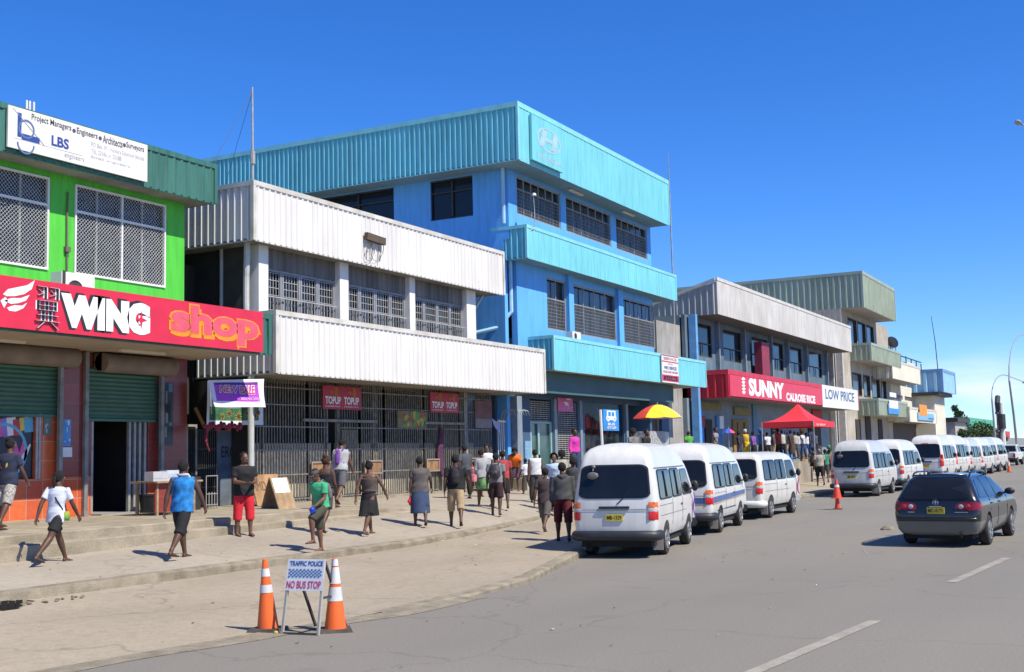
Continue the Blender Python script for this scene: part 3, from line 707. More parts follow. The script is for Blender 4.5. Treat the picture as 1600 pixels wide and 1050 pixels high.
wallpaper('poster', 'faded green poster beside the display window', 'poster', (68, 652), (79, 680), GY, mat('fgreen', (.10, .22, .18), .6), 6, [0, grey_l, mat('fg2', (.2, .3, .25), .6)], 8)

# antennas on roofs
def mast(name, label, pts, r, m=steel, group=None):
    mb = MB(); mb.tube(pts, r, 6); return tag(mb.build(name, m, org=pts[0]), label, 'antenna', group)
p = PY(46, 190, 24); mb = MB()
for k, dx in enumerate((-.09, 0, .12)): mb.tube([(p.x+dx, 24, p.z-.9), (p.x+dx, 24, PY(46+k, 158, 24).z)], .03, 6)
mb.box(p.x-.1, p.x+.13, 23.98, 24.02, p.z-.2, p.z-.15); tag(mb.build('antenna', white_p, org=(p.x, 24, p.z-.9)), 'cluster of three short white antennas behind the engineers sign', 'antenna')

# ================================================================ WHITE BUILDING
WF, WU, WW, WG = 20.1, 20.9, 21.4, 21.7          # lower fascia, upper fascia, upper wall, grille
z0 = PY(431, 582, WF).z; z1 = PY(430.5, 484, WF).z; lx0 = PY(431, 540, WF).x; lx1 = PY(850.5, 578, WF).x
uz0 = PY(397, 374, WU).z; uz1 = PY(395, 281, WU).z; ux0 = PY(396, 330, WU).x; ux1 = PY(786.5, 420, WU).x
wx0 = PY(399, 430, WW).x; wx1 = PY(738, 480, WW).x
w = thing('white_building', 'white ribbed-metal two storey building with barred ground floor', 'building', (wx0, WG, .82))
cm_s = grey_soffit
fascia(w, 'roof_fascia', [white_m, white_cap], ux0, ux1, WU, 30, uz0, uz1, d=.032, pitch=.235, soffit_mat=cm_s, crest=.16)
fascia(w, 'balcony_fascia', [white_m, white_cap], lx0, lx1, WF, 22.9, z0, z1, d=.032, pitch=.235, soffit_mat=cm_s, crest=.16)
mb = MB(); mb.box(lx0+.1, lx1-.1, WF+.1, WW-.01, z1-.5, z1-.42); mb.build('balcony_floor', grey_wall, w)
mb = MB(); mb.box(ux0+.1, ux1-.1, WU+.1, 29.9, uz1-.4, uz1-.3); mb.build('roof', steel, w)
# columns of the upper floor
cols = [(399, 414), (526, 539.5), (635, 643.5), (724, 738)]
wzb = z1-.42
C = [(PY(a, 440, WW).x, PY(b, 440, WW).x) for a, b in cols]
mb = MB()
for a, b in C: mb.box(a, b, WW-.12, WW+.25, wzb, uz0+.0)
mb.builds('column', white_p, w)
zwt = PY(470, 430, WW+.15).z
mb = MB()
for (a, b), (c, d) in zip(C, C[1:]): corr(mb, (b, WW+.06), (c, WW+.06), (0, -1), zwt, uz0, .28, .03)
mb.build('transom_panel', mat('weathered_grey_sheet', (.20, .19, .18), .8, .25, 2, streak=.15), w)
nw = [4, 4, 4]
for bi, ((a, b), (c, d)) in enumerate(zip(C, C[1:])):
    n = 4; W_ = (c-b)/n
    for k in range(n):
        x0 = b+W_*k; x1_ = x0+W_
        fr = MB(); frame(fr, x0+.01, x1_-.01, wzb, zwt-.003, WW+.13, .07, .06); f = fr.build('window', mat('grey_white_frame', (.27, .28, .30), .6), w)
        p = MB(); p.box(x0+.05, x1_-.05, WW+.2, WW+.22, wzb, zwt); p.build('pane', glass_d, f)
        gr = MB(); grid_bars(gr, x0+.1, x1_-.1, wzb+.05, zwt-.1, WW+.11, 5, 8, .017); gr.build('grille', mat('grille_white', (.40, .40, .40), .6), f)
    rl = MB(); zr = wzb+.42+.62
    if bi == 0 or True:
        rl.box(b+.02, c-.02, WW-.03, WW+.0, zr-.03, zr); 
        for k in range(22): xx = b+.05+(c-b-.1)*k/21; rl.box(xx-.008, xx+.008, WW-.027, WW-.011, wzb+.3, zr-.041)
        rl.build('railing', mat('grille_white', (.40, .40, .40), .6), w)
# side wall: shade of the open side painted near-black, with pipes
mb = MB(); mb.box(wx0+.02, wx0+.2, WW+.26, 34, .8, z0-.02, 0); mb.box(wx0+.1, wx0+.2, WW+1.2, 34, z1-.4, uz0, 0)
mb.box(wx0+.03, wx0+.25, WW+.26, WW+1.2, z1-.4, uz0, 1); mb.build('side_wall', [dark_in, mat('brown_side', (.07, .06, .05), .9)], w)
mb = MB(); mb.box(wx0+.2, wx1, 29.6, 29.9, .8, uz0); mb.box(wx1-.2, wx1, WW+.3, 29.6, .8, uz0); mb.build('rear_wall', grey_wall, w)
mb = MB()
for yy in (22.6, 24.5, 27.0): mb.tube([(wx0-.02, yy, z1-.5), (wx0-.02, yy, uz0)], .05, 8)
mb.tube([(wx0-.28, WW+.08, z1-.3), (wx0-.28, WW+.08, uz0-.9), (wx0-.34, WW, uz0-.3), (wx0-.34, WW, uz0+.02)], .085, 10); mb.builds('downpipe', mat('pale_pipe', (.50, .50, .48), .6), w)
# diagonal brace at right end
mb = MB(); A = PY(738, 470, WW+.1); mb.bar((wx1+.02, WW+.1, uz0-.9), (wx1+.95, WW+.1, uz0-.02), .06); mb.build('brace', white_cap, w)
# ground floor back wall
gxl = PY(397, 700, WG).x; gxr = PY(768, 700, WG).x; GZ = .88
mb = MB(); bw = WG+.75
ds = [(PY(517, 700, bw).x, PY(528, 700, bw).x, GZ, 3.2), (PY(684, 700, bw).x, PY(691, 700, bw).x, GZ, 3.2)]
wn = [(PY(a, 700, bw).x, PY(b, 700, bw).x, 2.0, 3.5) for a, b in ((420, 466), (480, 510), (560, 585), (600, 650), (655, 680), (725, 750))]
wall_with_holes(mb, gxl-.0, gxr, GZ-.1, 2.55, bw, ds, .15); mb.build('ground_floor_wall', mat('stained_cream_wall', (.55, .50, .38), .9, .3, 1.2, .3, col2=(.30, .27, .21), detail=7), w)
mb = MB(); mb.box(gxl, gxr, bw+1.0, bw+1.05, GZ, z0); mb.build('inner_wall', dark_in, w)  # shade of the deep interior put into the wall colour
for a, b, c, d in []:
    mb = MB(); mb.box(a, b, bw-.03, bw-.002, c+.75, d, 0); f = mb.build('window', glass_d, w)
    mb = MB(); frame(mb, a-.03, b+.03, c+.72, d+.03, bw-.031, .05, .03); mb.box((a+b)/2-.02, (a+b)/2+.02, bw-.05, bw-.032, c+.75, d); mb.build('window_frame', dark_steel, f)
# noticeboard panels / doors
for (a, t, b, bo, m_) in ((533, 672, 558, 738, mat('pale_board', (.36, .35, .30), .8, .2, 3)), (693, 672, 705, 740, mat('pale_board', (.36, .35, .30), .8)), (707, 672, 716, 740, mat('grey_door', (.20, .21, .20), .8))):
    A = PY(a, t, bw); B = PY(b, bo, bw); mb = MB(); mb.box(A.x, B.x, bw-.05, bw-.01, B.z, A.z); mb.build('door', m_, w)
# fluttering cloth hung in the second doorway is its own thing below; grille bars
def grille(px0, px1, name='grille', n=None):
    x0, x1 = PY(px0, 700, WG).x, PY(px1, 700, WG).x; mb = MB(); n = n or max(2, int((x1-x0)/.118))
    for i in range(n+1):
        xx = x0+(x1-x0)*i/n; mb.box(xx-.013, xx+.013, WG-.013, WG+.013, GZ, z0+.04)
    for z in (GZ+.08, 1.65, 2.35, 3.0, 3.62, 4.1):
        if z < z0: mb.box(x0, x1, WG-.02, WG-.014, z-.018, z+.018)
    return mb.build(name, grey_bar, w)
for a, b in ((397, 480), (480, 511), (531, 562), (562, 600), (600, 662), (662, 684), (694, 718), (718, 768)): grille(a, b)
mb = MB()
for px_ in (397, 412, 512, 530, 585, 590, 662, 684, 692, 720): xx = PY(px_, 700, WG).x; mb.box(xx-.05, xx+.05, WG+.02, WG+.12, GZ, z0+.04)
mb.box(PY(470, 640, WG).x, PY(585, 640, WG).x, WG-.12, WG-.03, 3.16, 3.24); mb.box(PY(660, 640, WG).x, PY(722, 640, WG).x, WG-.12, WG-.03, 3.16, 3.24)
mb.builds('grille_post', grey_bar, w)
# serving hatches
for a, b in ((482, 510), (565, 590), (662, 680), (720, 742)):
    A = PY(a, 711, WG); B = PY(b, 728, WG); mb = MB(); mb.box(A.x, B.x, WG-.13, WG-.03, 1.62, 1.95, 0); f = mb.build('serving_hatch', mat('hatch_wood', (.34, .19, .09), .8, .3, 3), w)
    mb = MB(); frame(mb, A.x-.05, B.x+.05, 1.57, 2.0, WG-.131, .05, .03); mb.build('hatch_frame', mat('hatch_frame', (.30, .24, .18), .7), f)
# floodlight rail with cables on the roof fascia
A = PY(571, 366, WU-.1); B = PY(600, 384, WU-.1)
s = thing('cable_rack', 'rusty cable junction rack with dangling wires on the white roof fascia', 'cable rack', (A.x, WU-.06, B.z))
mb = MB(); mb.bar((A.x, WU-.12, A.z-.05), (B.x, WU-.12, B.z+.12), .12, .22); mb.build('box', mat('rust_box', (.10, .07, .05), .9), s)
mb = MB()
for k in range(7):
    u = (k+.5)/7; x = A.x+(B.x-A.x)*u; z = A.z+(B.z+.12-A.z)*u-.1
    mb.tube([(x, WU-.14, z), (x+random.uniform(-.06, .06), WU-.12, z-.2), (x+random.uniform(-.2, .2), WU-.1, z-.35-random.random()*.3)], .011, 5)
for cx_, cz_ in ((.2, -.5), (.55, -.45)): mb.tube([(A.x+cx_+.25*math.cos(t*.6), WU-.07, A.z+cz_+.3*math.sin(t*.6)) for t in range(11)], .008, 5)
mb.build('cable', [mat('grey_cable', (.12, .12, .12), .7)], s)
# antennas
p = PY(395, 281, 24); q = PY(388.5, 134, 24)
s = thing('radio_mast', 'tall thin radio mast above the left corner of the white building with guy wires', 'antenna', (p.x, 24, uz1-.3))
mb = MB(); mb.tube([(p.x, 24, uz1-.3), (p.x-.02, 24, q.z)], [.05, .03], 8); mb.tube([(p.x, 24, p.z+.5), (p.x, 24, p.z+.9)], .08, 8); mb.build('mast', steel, s)
mb = MB(); mb.tube([(p.x, 24, q.z-.1), (p.x+1.3, 27, uz1-.3)], .008, 4); mb.tube([(p.x, 24, q.z-.1), (p.x-2.4, 24.5, uz1-.3)], .008, 4); mb.build('guy_wire', dark_steel, s)

# ================================================================ BLUE BUILDING
BW = 21.4; BT, BM, BL = 20.35, 20.65, 20.3
bz = dict(t0=PY(813, 249.5, BT).z, t1=PY(807, 157, BT).z, m0=PY(824, 402, BM).z, m1=PY(822, 350, BM).z, l0=PY(866, 577, BL).z, l1=PY(863, 523, BL).z)
bx0 = PY(793, 262, BW).x; bx0b = PY(807, 430, BW).x; bx1 = PY(1017, 390, BW).x
b = thing('blue_building', 'bright blue three storey building with cyan ribbed balconies and roof fascia', 'building', (bx0, BW, .8))
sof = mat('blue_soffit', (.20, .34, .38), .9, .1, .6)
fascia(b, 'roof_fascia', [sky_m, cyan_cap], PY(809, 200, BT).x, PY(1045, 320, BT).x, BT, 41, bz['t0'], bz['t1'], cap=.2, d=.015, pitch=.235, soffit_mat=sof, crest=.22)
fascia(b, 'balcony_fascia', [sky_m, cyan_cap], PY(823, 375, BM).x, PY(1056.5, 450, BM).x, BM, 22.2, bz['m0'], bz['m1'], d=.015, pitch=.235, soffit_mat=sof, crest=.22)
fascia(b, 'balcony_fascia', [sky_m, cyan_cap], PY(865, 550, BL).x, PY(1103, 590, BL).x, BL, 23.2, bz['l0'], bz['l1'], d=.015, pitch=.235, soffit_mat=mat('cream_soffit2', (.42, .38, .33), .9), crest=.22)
W1 = []; 
for tl, tr, br, bl_ in (((806, 274), (875, 302), (877, 358), (809, 335)), ((883, 306), (953, 335), (956, 385), (886, 362)), ((961, 338), (1010, 358), (1012, 408), (965, 390))): W1.append(rect4(tl, tr, br, bl_, BW))
W2 = []
for tl, tr, br, bl_ in (((853, 432), (884, 444), (886, 523), (857, 513)), ((893, 443), (961, 462), (965, 534), (898, 521)), ((971, 462), (1022, 477), (1025, 544), (976, 535))): W2.append(rect4(tl, tr, br, bl_, BW))
def lvl(Ws): 
    a = sum(w_[2] for w_ in Ws)/3; c = sum(w_[3] for w_ in Ws)/3
    return [(w_[0], w_[1], a, c) for w_ in Ws]
W1 = lvl(W1); W2 = lvl(W2)
mb = MB(); wall_with_holes(mb, bx0, bx1, bz['m1']-.5, bz['t0']+.05, BW, W1, .25); mb.build('wall', blue_wall, b)
mb = MB(); wall_with_holes(mb, bx0b, bx1, bz['l1']-.4, bz['m1']-.502, BW+.002, W2, .25); mb.build('wall', blue_wall, b)
# side wall facing the white building
sw = [(23.9, 26.3, PXX(705, 310, bx0).z-.95, PXX(705, 310, bx0).z+1.0), (29.0, 36.0, PXX(705, 310, bx0).z-.95, PXX(705, 310, bx0).z+1.0)]
P_ = [PXX(a, c_, bx0) for a, c_ in ((738, 274), (672, 283), (672, 345), (738, 338), (615, 290), (515, 320))]
zz0 = (P_[2].z+P_[3].z)/2; zz1 = (P_[0].z+P_[1].z)/2
mb = MB(); sm = MB()
wall_with_holes(sm, BW+.252, 41, .8, bz['t0']+.05, 0, [(P_[0].y, P_[1].y, zz0, zz1), (P_[4].y, P_[5].y+4, zz0, zz1)], .25)
for v in sm.v: v.x, v.y = bx0+v.y, v.x
sm.build('side_wall', blue_wall, b)
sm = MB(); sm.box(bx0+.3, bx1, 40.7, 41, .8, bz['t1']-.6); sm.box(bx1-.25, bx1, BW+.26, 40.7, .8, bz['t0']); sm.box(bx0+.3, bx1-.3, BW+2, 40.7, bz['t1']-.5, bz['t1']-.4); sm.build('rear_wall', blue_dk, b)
def win_side(y0, y1, n):
    f = MB(); 
    for i in range(n+1): yy = y0+(y1-y0)*i/n; f.box(bx0+.06, bx0+.12, yy-.03, yy+.03, zz0, zz1)
    f.box(bx0+.06, bx0+.115, y0, y1, zz0, zz0+.06); f.box(bx0+.06, bx0+.115, y0, y1, zz1-.06, zz1); f.box(bx0+.07, bx0+.11, y0, y1, zz0+(zz1-zz0)*.66, zz0+(zz1-zz0)*.66+.05)
    o = f.build('window', dark_steel, b); p = MB(); p.box(bx0+.15, bx0+.17, y0, y1, zz0, zz1); p.build('pane', glass_d, o)
win_side(P_[0].y, P_[1].y, 2); win_side(P_[4].y, P_[5].y+4, 4)
louv = mat('window_bars_grey', (.20, .205, .205), .6, .1, 3); blindm = mat('pale_blinds', (.30, .31, .30), .8, .15, 1.5)
def big_window(parent, wd, Y, nb, trans=.72, dz=True):
    x0, x1, za, zb_ = wd; f = MB(); frame(f, x0, x1, za, zb_, Y+.08, .07, .05)
    zt_ = za+(zb_-za)*trans; f.box(x0+.07, x1-.07, Y+.04, Y+.078, zt_-.03, zt_+.03)
    for i in range(1, nb): xx = x0+(x1-x0)*i/nb; f.box(xx-.025, xx+.025, Y+.045, Y+.079, za+.07, zb_-.07)
    o = f.build('window', mat('window_frame_grey', (.30, .31, .32), .6), parent); p = MB(); p.box(x0+.02, x1-.02, Y+.17, Y+.19, za+.01, zb_-.01); p.build('pane', mat('grey_glass', (.05, .055, .06), .15, .3, 2, spec=.8), o)
    gb = MB(); n = int((x1-x0)/.13)
    for i in range(1, n): xx = x0+(x1-x0)*i/n; gb.box(xx-.011, xx+.011, Y+.015, Y+.03, za+.06, zt_)
    k = int((zt_-za)/.13)
    for i in range(1, k): zq = za+(zt_-za)*i/k; gb.box(x0+.05, x1-.05, Y+.018, Y+.027, zq-.007, zq+.007)
    gb.build('security_mesh', louv, o); 
    return o
for wd, n in zip(W1, (6, 6, 5)): big_window(b, wd, BW, n, .68)
for wd, n in zip(W2, (2, 4, 4)): big_window(b, wd, BW, n, .60)
mb = MB()
for wd in W2[0:1]+W2[1:2]: pass
# pilasters between the windows
for xa, xb_ in ((PY(884.5, 480, BW).x, PY(893, 480, BW).x), (PY(963, 500, BW).x, PY(971, 500, BW).x)): mb.box(xa+.03, xb_-.03, BW-.14, BW-.001, bz['l1']-.3, bz['m0'])
mb.builds('pilaster', blue_wall, b)
mb = MB(); px_ = bx0-.12
mb.tube([(px_, BW+.15, bz['m1']+.1), (px_, BW+.15, bz['t0']-.4), (px_, BW+.15, bz['t0'])], .075, 8); mb.tube([(bx0b-.16, BW+.18, bz['m0']), (bx0b-.16, BW+.18, bz['l1']+.9), (bx0b-.45, BW+.6, bz['l1']+.3), (bx0b-.9, BW+1.4, bz['l1']+.1)], .085, 8)
mb.builds('downpipe', mat('pale_blue_pipe', (.36, .62, .82), .6), b)
mb = MB()
for a in ((903, 301), (987, 335), (640, 0)): 
    if a[1]: A = G(a[0]-14, a[1]-6, bz['t0']-.03); mb.box(A.x, A.x+1.3, A.y-.06, A.y+.06, bz['t0']-.1, bz['t0']-.03)
mb.builds('light_tube', cream_wall, b)
# ground floor shopfront
SY = 22.1; sx = lambda px_: PY(px_, 680, SY).x
bgl = PY(775, 700, SY).x
mb = MB(); mb.box(PY(866, 590, 20.9).x-1.0, PY(1052, 612, 20.9).x, 20.9, 21.0, PY(960, 622, 20.9).z, bz['l0']-.02); mb.box(PY(866, 590, 20.9).x-1.0, PY(866, 590, 20.9).x-.9, 21.0, 22.0, PY(960, 622, 20.9).z, bz['l0']-.02); mb.build('bulkhead', teal_dk, b)
bzt = bz['l0']-.02
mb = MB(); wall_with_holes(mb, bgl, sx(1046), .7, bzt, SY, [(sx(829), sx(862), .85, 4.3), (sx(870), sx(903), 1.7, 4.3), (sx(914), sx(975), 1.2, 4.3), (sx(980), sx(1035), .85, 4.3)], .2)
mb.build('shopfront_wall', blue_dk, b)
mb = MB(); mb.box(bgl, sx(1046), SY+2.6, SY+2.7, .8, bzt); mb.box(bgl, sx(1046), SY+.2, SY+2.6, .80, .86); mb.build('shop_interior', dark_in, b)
mb = MB()
rn = random.Random(5)
for k in range(70):
    x = rn.uniform(sx(916), sx(974)); z = rn.uniform(1.3, 4.0); w_ = rn.uniform(.15, .5); h_ = rn.uniform(.2, .6); y = SY+rn.uniform(.5, 1.8); mb.box(x, x+w_, y, y+.2, z, z+h_, rn.randrange(5))
mb.build('window_display', [mat('g1', (.35, .30, .28), .8), mat('g2', (.05, .12, .4), .8), mat('g3', (.35, .05, .05), .8), mat('g4', (.08, .08, .09), .8), mat('g5', (.10, .3, .16), .8)], b)
mb = MB(); mb.box(sx(914), sx(975), SY+.1, SY+.11, 1.2, 4.3); gl = bpy.data.materials.new('clear_shop_glass'); gl.use_nodes = True
_b = gl.node_tree.nodes['Principled BSDF']; _b.inputs['Base Color'].default_value = (.02, .03, .03, 1); _b.inputs['Alpha'].default_value = .22; _b.inputs['Roughness'].default_value = .05; mb.build('shop_window', gl, b)
# door, roller grille panels
mb = MB(); x0, x1_ = sx(829), sx(862); frame(mb, x0, x1_, .86, 3.4, SY+.08, .09, .08); mb.box((x0+x1_)/2-.25, (x0+x1_)/2-.12, SY+.02, SY+.07, .9, 3.3); mb.box(x0+.09, (x0+x1_)/2-.12, SY+.02, SY+.075, 1.8, 2.05); f = mb.build('door', mat('teal_door_frame', (.30, .46, .44), .6), b)
mb = MB(); mb.box(x0+.05, x1_-.05, SY+.1, SY+.12, .9, 3.35); mb.build('door_glass', mat('teal_glass', (.06, .12, .12), .15, spec=.8), f)
def slat(name, x0, x1, za, zb_, Y, m_):
    mb = MB(); z = za
    while z < zb_: mb.box(x0, x1, Y, Y+.02, z, z+.035); z += .085
    n = max(2, int((x1-x0)/.25))
    for i in range(n+1): xx = x0+(x1-x0)*i/n; mb.box(xx-.012, xx+.012, Y-.012, Y-.001, za, zb_)
    return mb.build(name, m_, b)
slatm = mat('slat_grey', (.34, .34, .33), .6, .15, 3)
slat('roller_grille', sx(829), sx(862), 3.42, 4.25, SY+.08, slatm); slat('roller_grille', sx(870)+.05, sx(903)-.05, 1.72, 4.25, SY+.06, slatm)
mb = MB()
for px_ in (866, 906, 978): mb.box(sx(px_)-.12, sx(px_)+.12, SY-.1, SY-.002, .8, 4.35)
mb.box(sx(870), sx(903), SY-.06, SY-.002, 1.62, 1.70); mb.builds('shopfront_post', mat('steel_blue_post', (.20, .26, .30), .5), b)
mb = MB(); mb.box(sx(819), sx(828), SY-.03, SY-.002, .8, 2.6); mb.box(sx(870), sx(903), SY-.03, SY-.003, .8, 1.6); mb.builds('blue_tiles', tile_mat('pale_blue_tiles', (.22, .42, .62), (.18, .38, .58), (.4, .5, .6), .3), b)
# balcony clutter and AC, CCTV pole
A = PY(900, 517, BL+.3); s = thing('air_conditioner', 'small white air conditioner on the blue building first floor ledge', 'air conditioner', (A.x, BL+.3, bz['l1']))
mb = MB(); mb.box(A.x-.35, A.x+.45, BL+.3, BL+.6, bz['l1']+.0, bz['l1']+.36); mb.build('casing', white_p, s); mb = MB(); mb.lathe([(0, 0), (.13, 0)], (A.x-.05, BL+.296, bz['l1']+.18), 14, 0, 'Y'); mb.build('fan_grille', dark_steel, s)
A = PY(829, 349, BM); T_ = PY(831, 306, BM)
s = thing('surveillance_camera', 'small white security camera on a bent pole above the middle cyan balcony', 'camera', (A.x, BM, bz['m1']))
mb = MB(); mb.tube([(A.x-.1, BM+.02, bz['m1']-.25), (A.x+.15, BM-.1, bz['m1']-.05), (A.x+.16, BM-.1, bz['m1']+.6), (A.x+.1, BM-.1, T_.z)], .018, 6); mb.build('pole', steel, s)
mb = MB(); mb.lathe([(.0, .06), (.07, .03), (.09, -.05), (0, -.06)], (A.x+.12, BM-.12, T_.z+.04), 10); mb.build('camera_body', white_p, s)
# faded emblem board on the roof fascia
ys = BT-.05; q = rect4((826, 178), (875, 203), (876, 270), (829, 250), ys)
s = thing('emblem_sign', 'faded cyan sign with a pale pink slanted H emblem on the blue building roof fascia', 'sign', (q[0], ys, q[2]))
mb = MB(); mb.box(q[0], q[1], ys-.10, ys, q[2], q[3]); mb.build('board', sky_m, s)
fp = mat('faded_pink', (.36, .55, .62), .7, .1, 3); mb = MB(); mb.recalc = False; ww_, hh_ = q[1]-q[0], q[3]-q[2]
c = Vector((q[0]+.55*ww_, ys-.106, q[2]+.58*hh_)); o = len(mb.v)
for k in range(33):
    t = 2*math.pi*k/32
    for r_ in (1, .86): mb.v.append(c+Vector((.40*ww_*r_*math.cos(t), 0, .27*hh_*r_*math.sin(t))))
for k in range(32): mb.f.append((o+2*k, o+2*k+1, o+2*k+3, o+2*k+2)); mb.m.append(0)
text(mb, 'H', (q[0]+.22*ww_, ys-.108, q[2]+.38*hh_), (.52*ww_, 0, 0), (.12*ww_, 0, .40*hh_), 0, bold=.05)
textY(mb, 'HYUNDAI', q[0]+.16*ww_, q[0]+.95*ww_, q[2]+.09*hh_, q[2]+.22*hh_, ys-.106, 0, bold=.03)
mb.build('lettering', fp, s)
# hanging company board on the lower balcony
ys = BL-.06; q = rect4((1032, 554), (1057, 557), (1060, 600), (1034, 597), ys)
s = thing('company_sign', 'white and red company sign board hung over the lowest cyan balcony', 'sign', (q[0], ys, q[2]))
mb = MB(); mb.box(q[0], q[1], ys-.05, ys, q[2], q[3]); mb.build('board', white_p, s)
Wd, Hd = q[1]-q[0], q[3]-q[2]; mb = MB(); mb.recalc = False
bxx = lambda u0, u1, v0, v1, m_: mb.box(q[0]+u0*Wd, q[0]+u1*Wd, ys-.056, ys-.0505, q[2]+v0*Hd, q[2]+v1*Hd, m_)
bxx(.0, 1, .96, 1, 0); bxx(0, 1, .74, .78, 0); bxx(0, 1, .05, .28, 0); bxx(.1, .9, .09, .23, 1)
def ltq(s_, u0, u1, v0, v1, m_, yo=.058): textY(mb, s_, q[0]+u0*Wd, q[0]+u1*Wd, q[2]+v0*Hd, q[2]+v1*Hd, ys-yo, m_, bold=.02)
ltq('SERVICE', .1, .9, .82, .92, 2); ltq('FOR ALL', .35, .65, .66, .71, 2); ltq('WIN 2 SERVICES', .12, .88, .48, .60, 3); ltq('SALES AND REPAIRS', .06, .95, .35, .43, 2); ltq('23186', .15, .85, .11, .21, 2, .062)
mb.build('lettering', [mat('crimson_band', (.55, .03, .10), .5), white_p, mat('dusty_pink', (.40, .16, .22), .6), blue_l], s)
p = PY(1051, 430, 22.5); q_ = PY(1047, 312, 22.5)
s = mast('roof_antenna', 'very thin whip antenna rising beside the right end of the blue building', [(p.x, 22.5, bz['l0']+.5), (p.x, 22.5, q_.z), (p.x-.03, 22.5, PY(1046, 240, 22.5).z)], [.045, .04, .012])

# pink and pale poster on the roller grille
wallpaper('poster', 'pink and white poster on the slatted grille of the blue building', 'poster', (871, 621), (895, 644), SY-.02, pink, 10, [0, poster_w, mat('pale_blue_p', (.35, .5, .65), .6), pink], 12)

# passage gate between white and blue buildings with curved spikes
gxa, gxb = PY(779, 720, 21.75).x, PY(806, 720, 21.75).x
s = thing('security_gate', 'steel security gate with curved spikes between the white and blue buildings', 'gate', (gxa, 21.75, .85))
mb = MB(); grid_bars(mb, gxa, gxb, .95, 3.4, 21.75, 9, 0, .035); mb.box(gxa, gxb, 21.72, 21.78, 1.0, 1.06); mb.box(gxa, gxb, 21.72, 21.78, 3.3, 3.36); mb.build('bars', white_p, s)
mb = MB()
for k in range(7):
    x = gxa+(gxb-gxa)*k/6+.1; mb.tube([(x, 21.7, 3.36), (x+.02, 21.6, 3.65), (x+.08, 21.45, 3.8), (x+.16, 21.3, 3.72), (x+.18, 21.25, 3.55)], [.014, .014, .014, .01, .006], 5)
mb.build('spikes', steel, s)
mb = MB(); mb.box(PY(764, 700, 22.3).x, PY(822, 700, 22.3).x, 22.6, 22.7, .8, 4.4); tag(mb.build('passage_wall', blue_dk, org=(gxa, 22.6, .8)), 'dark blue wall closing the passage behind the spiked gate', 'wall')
mb = MB(); a, c_ = PY(806, 720, 21.5).x, PY(814, 720, 21.5).x; mb.box(a, c_, 21.4, 22.2, .8, 4.3); tag(mb.build('pillar', mat('grey_blue_pillar', (.22, .27, .32), .8), org=(a, 21.4, .8)), 'grey pillar between the spiked gate and the blue shopfront', 'pillar')

# ================================================================ CREAM / RED BUILDING
CF_, CRD, CW = 20.5, 20.0, 22.0
cz0 = PY(1124, 491, CF_).z; cz1 = PY(1119, 433, CF_).z; cxa, cxb = PY(1121, 460, CF_).x, PY(1330, 530, CF_).x
rz0 = PY(1138, 620, CRD).z; rz1 = PY(1136, 577, CRD).z; rxa, rxb = PY(1137, 600, CRD).x, PY(1340, 625, CRD).x
c = thing('supermarket_building', 'two storey shop building with pale roof fascia and long red canopy', 'building', (cxa, CW, .8))
# sloping fascia with side gable
mb = MB(); xs0 = cxa
mb.box(cxa-.02, cxb, CF_, CF_+.06, cz0, cz1, 0); mb.box(cxa-.04, cxb+.02, CF_-.03, CF_+.07, cz1-.16, cz1+.02, 1)
ym = 25.5; zd = 1.4
corr(mb, (cxa, ym), (cxa, CF_+.07), (-1, 0), cz0, cz1-.2, .35, .06, .2, 2)
for i, v in enumerate(mb.v):
    if v.z > cz1-.3 and abs(v.x-cxa) < .08 and v.y > CF_+.06: v.z = cz1-.2-(v.y-CF_)/(ym-CF_)*zd
mb.bar((cxa-.03, CF_+.1, cz1-.1), (cxa-.03, ym, cz1-.1-zd), .14, .16, 1)
mb.build('roof_fascia', [cream_m, white_cap, mat('grey_rib_sheet', (.38, .39, .38), .6, .1, 1)], c)
mb = MB(); mb.box(cxa+.03, cxb-.02, CF_+.07, ym, cz0, cz0+.05); mb.build('soffit', mat('dim_soffit', (.17, .175, .17), .9), c)
mb = MB(); wxl, wxr = PY(1072, 560, CW).x, PY(1292, 600, CW).x
WZ = lambda a, b_, t, bo: (PY(a, t, CW).x, PY(b_, t, CW).x, PY((a+b_)/2, bo, CW).z, PY((a+b_)/2, t, CW).z)
wins = [WZ(1082, 1111, 503, 554), WZ(1129, 1157, 513, 566), WZ(1174, 1199, 528, 572), WZ(1205, 1223, 536, 580), WZ(1234, 1252, 544, 586), WZ(1264, 1283, 552, 592)]
za = sum(q[2] for q in wins)/6; zb_ = min(sum(q[3] for q in wins)/6, cz0-.1); wins = [(q[0], q[1], za, zb_) for q in wins]
wall_with_holes(mb, wxl, wxr, rz1-.6, cz0, CW, wins, .2); mb.build('wall', slate_wall, c)
for q in wins:
    f = MB(); frame(f, q[0], q[1], q[2], q[3], CW+.06, .06, .05); zq = q[2]+(q[3]-q[2])*.4; f.box(q[0]+.06, q[1]-.06, CW+.02, CW+.055, zq, zq+.05); xm = (q[0]+q[1])/2; f.box(xm-.03, xm+.03, CW+.02, CW+.056, q[2]+.06, zq)
    o = f.build('window', mat('brown_frame', (.12, .11, .10), .7), c); p = MB(); p.box(q[0], q[1], CW+.1, CW+.12, q[2], q[3]); p.build('pane', glass_d, o)
mb = MB()
for px_ in (1119, 1160, 1202, 1228, 1257, 1288): x = PY(px_, 560, CW).x; mb.box(x-.09, x+.09, CW-.25, CW-.001, rz1-.3, cz0)
mb.builds('column', mat('slate_column', (.21, .27, .32), .8), c)
mb = MB(); x = PY(1077, 560, CW).x; mb.box(x-.2, x+.1, CW-.5, CW-.1, .8, cz0); mb.build('downpipe', mat('blue_pipe', (.15, .38, .68), .6), c)
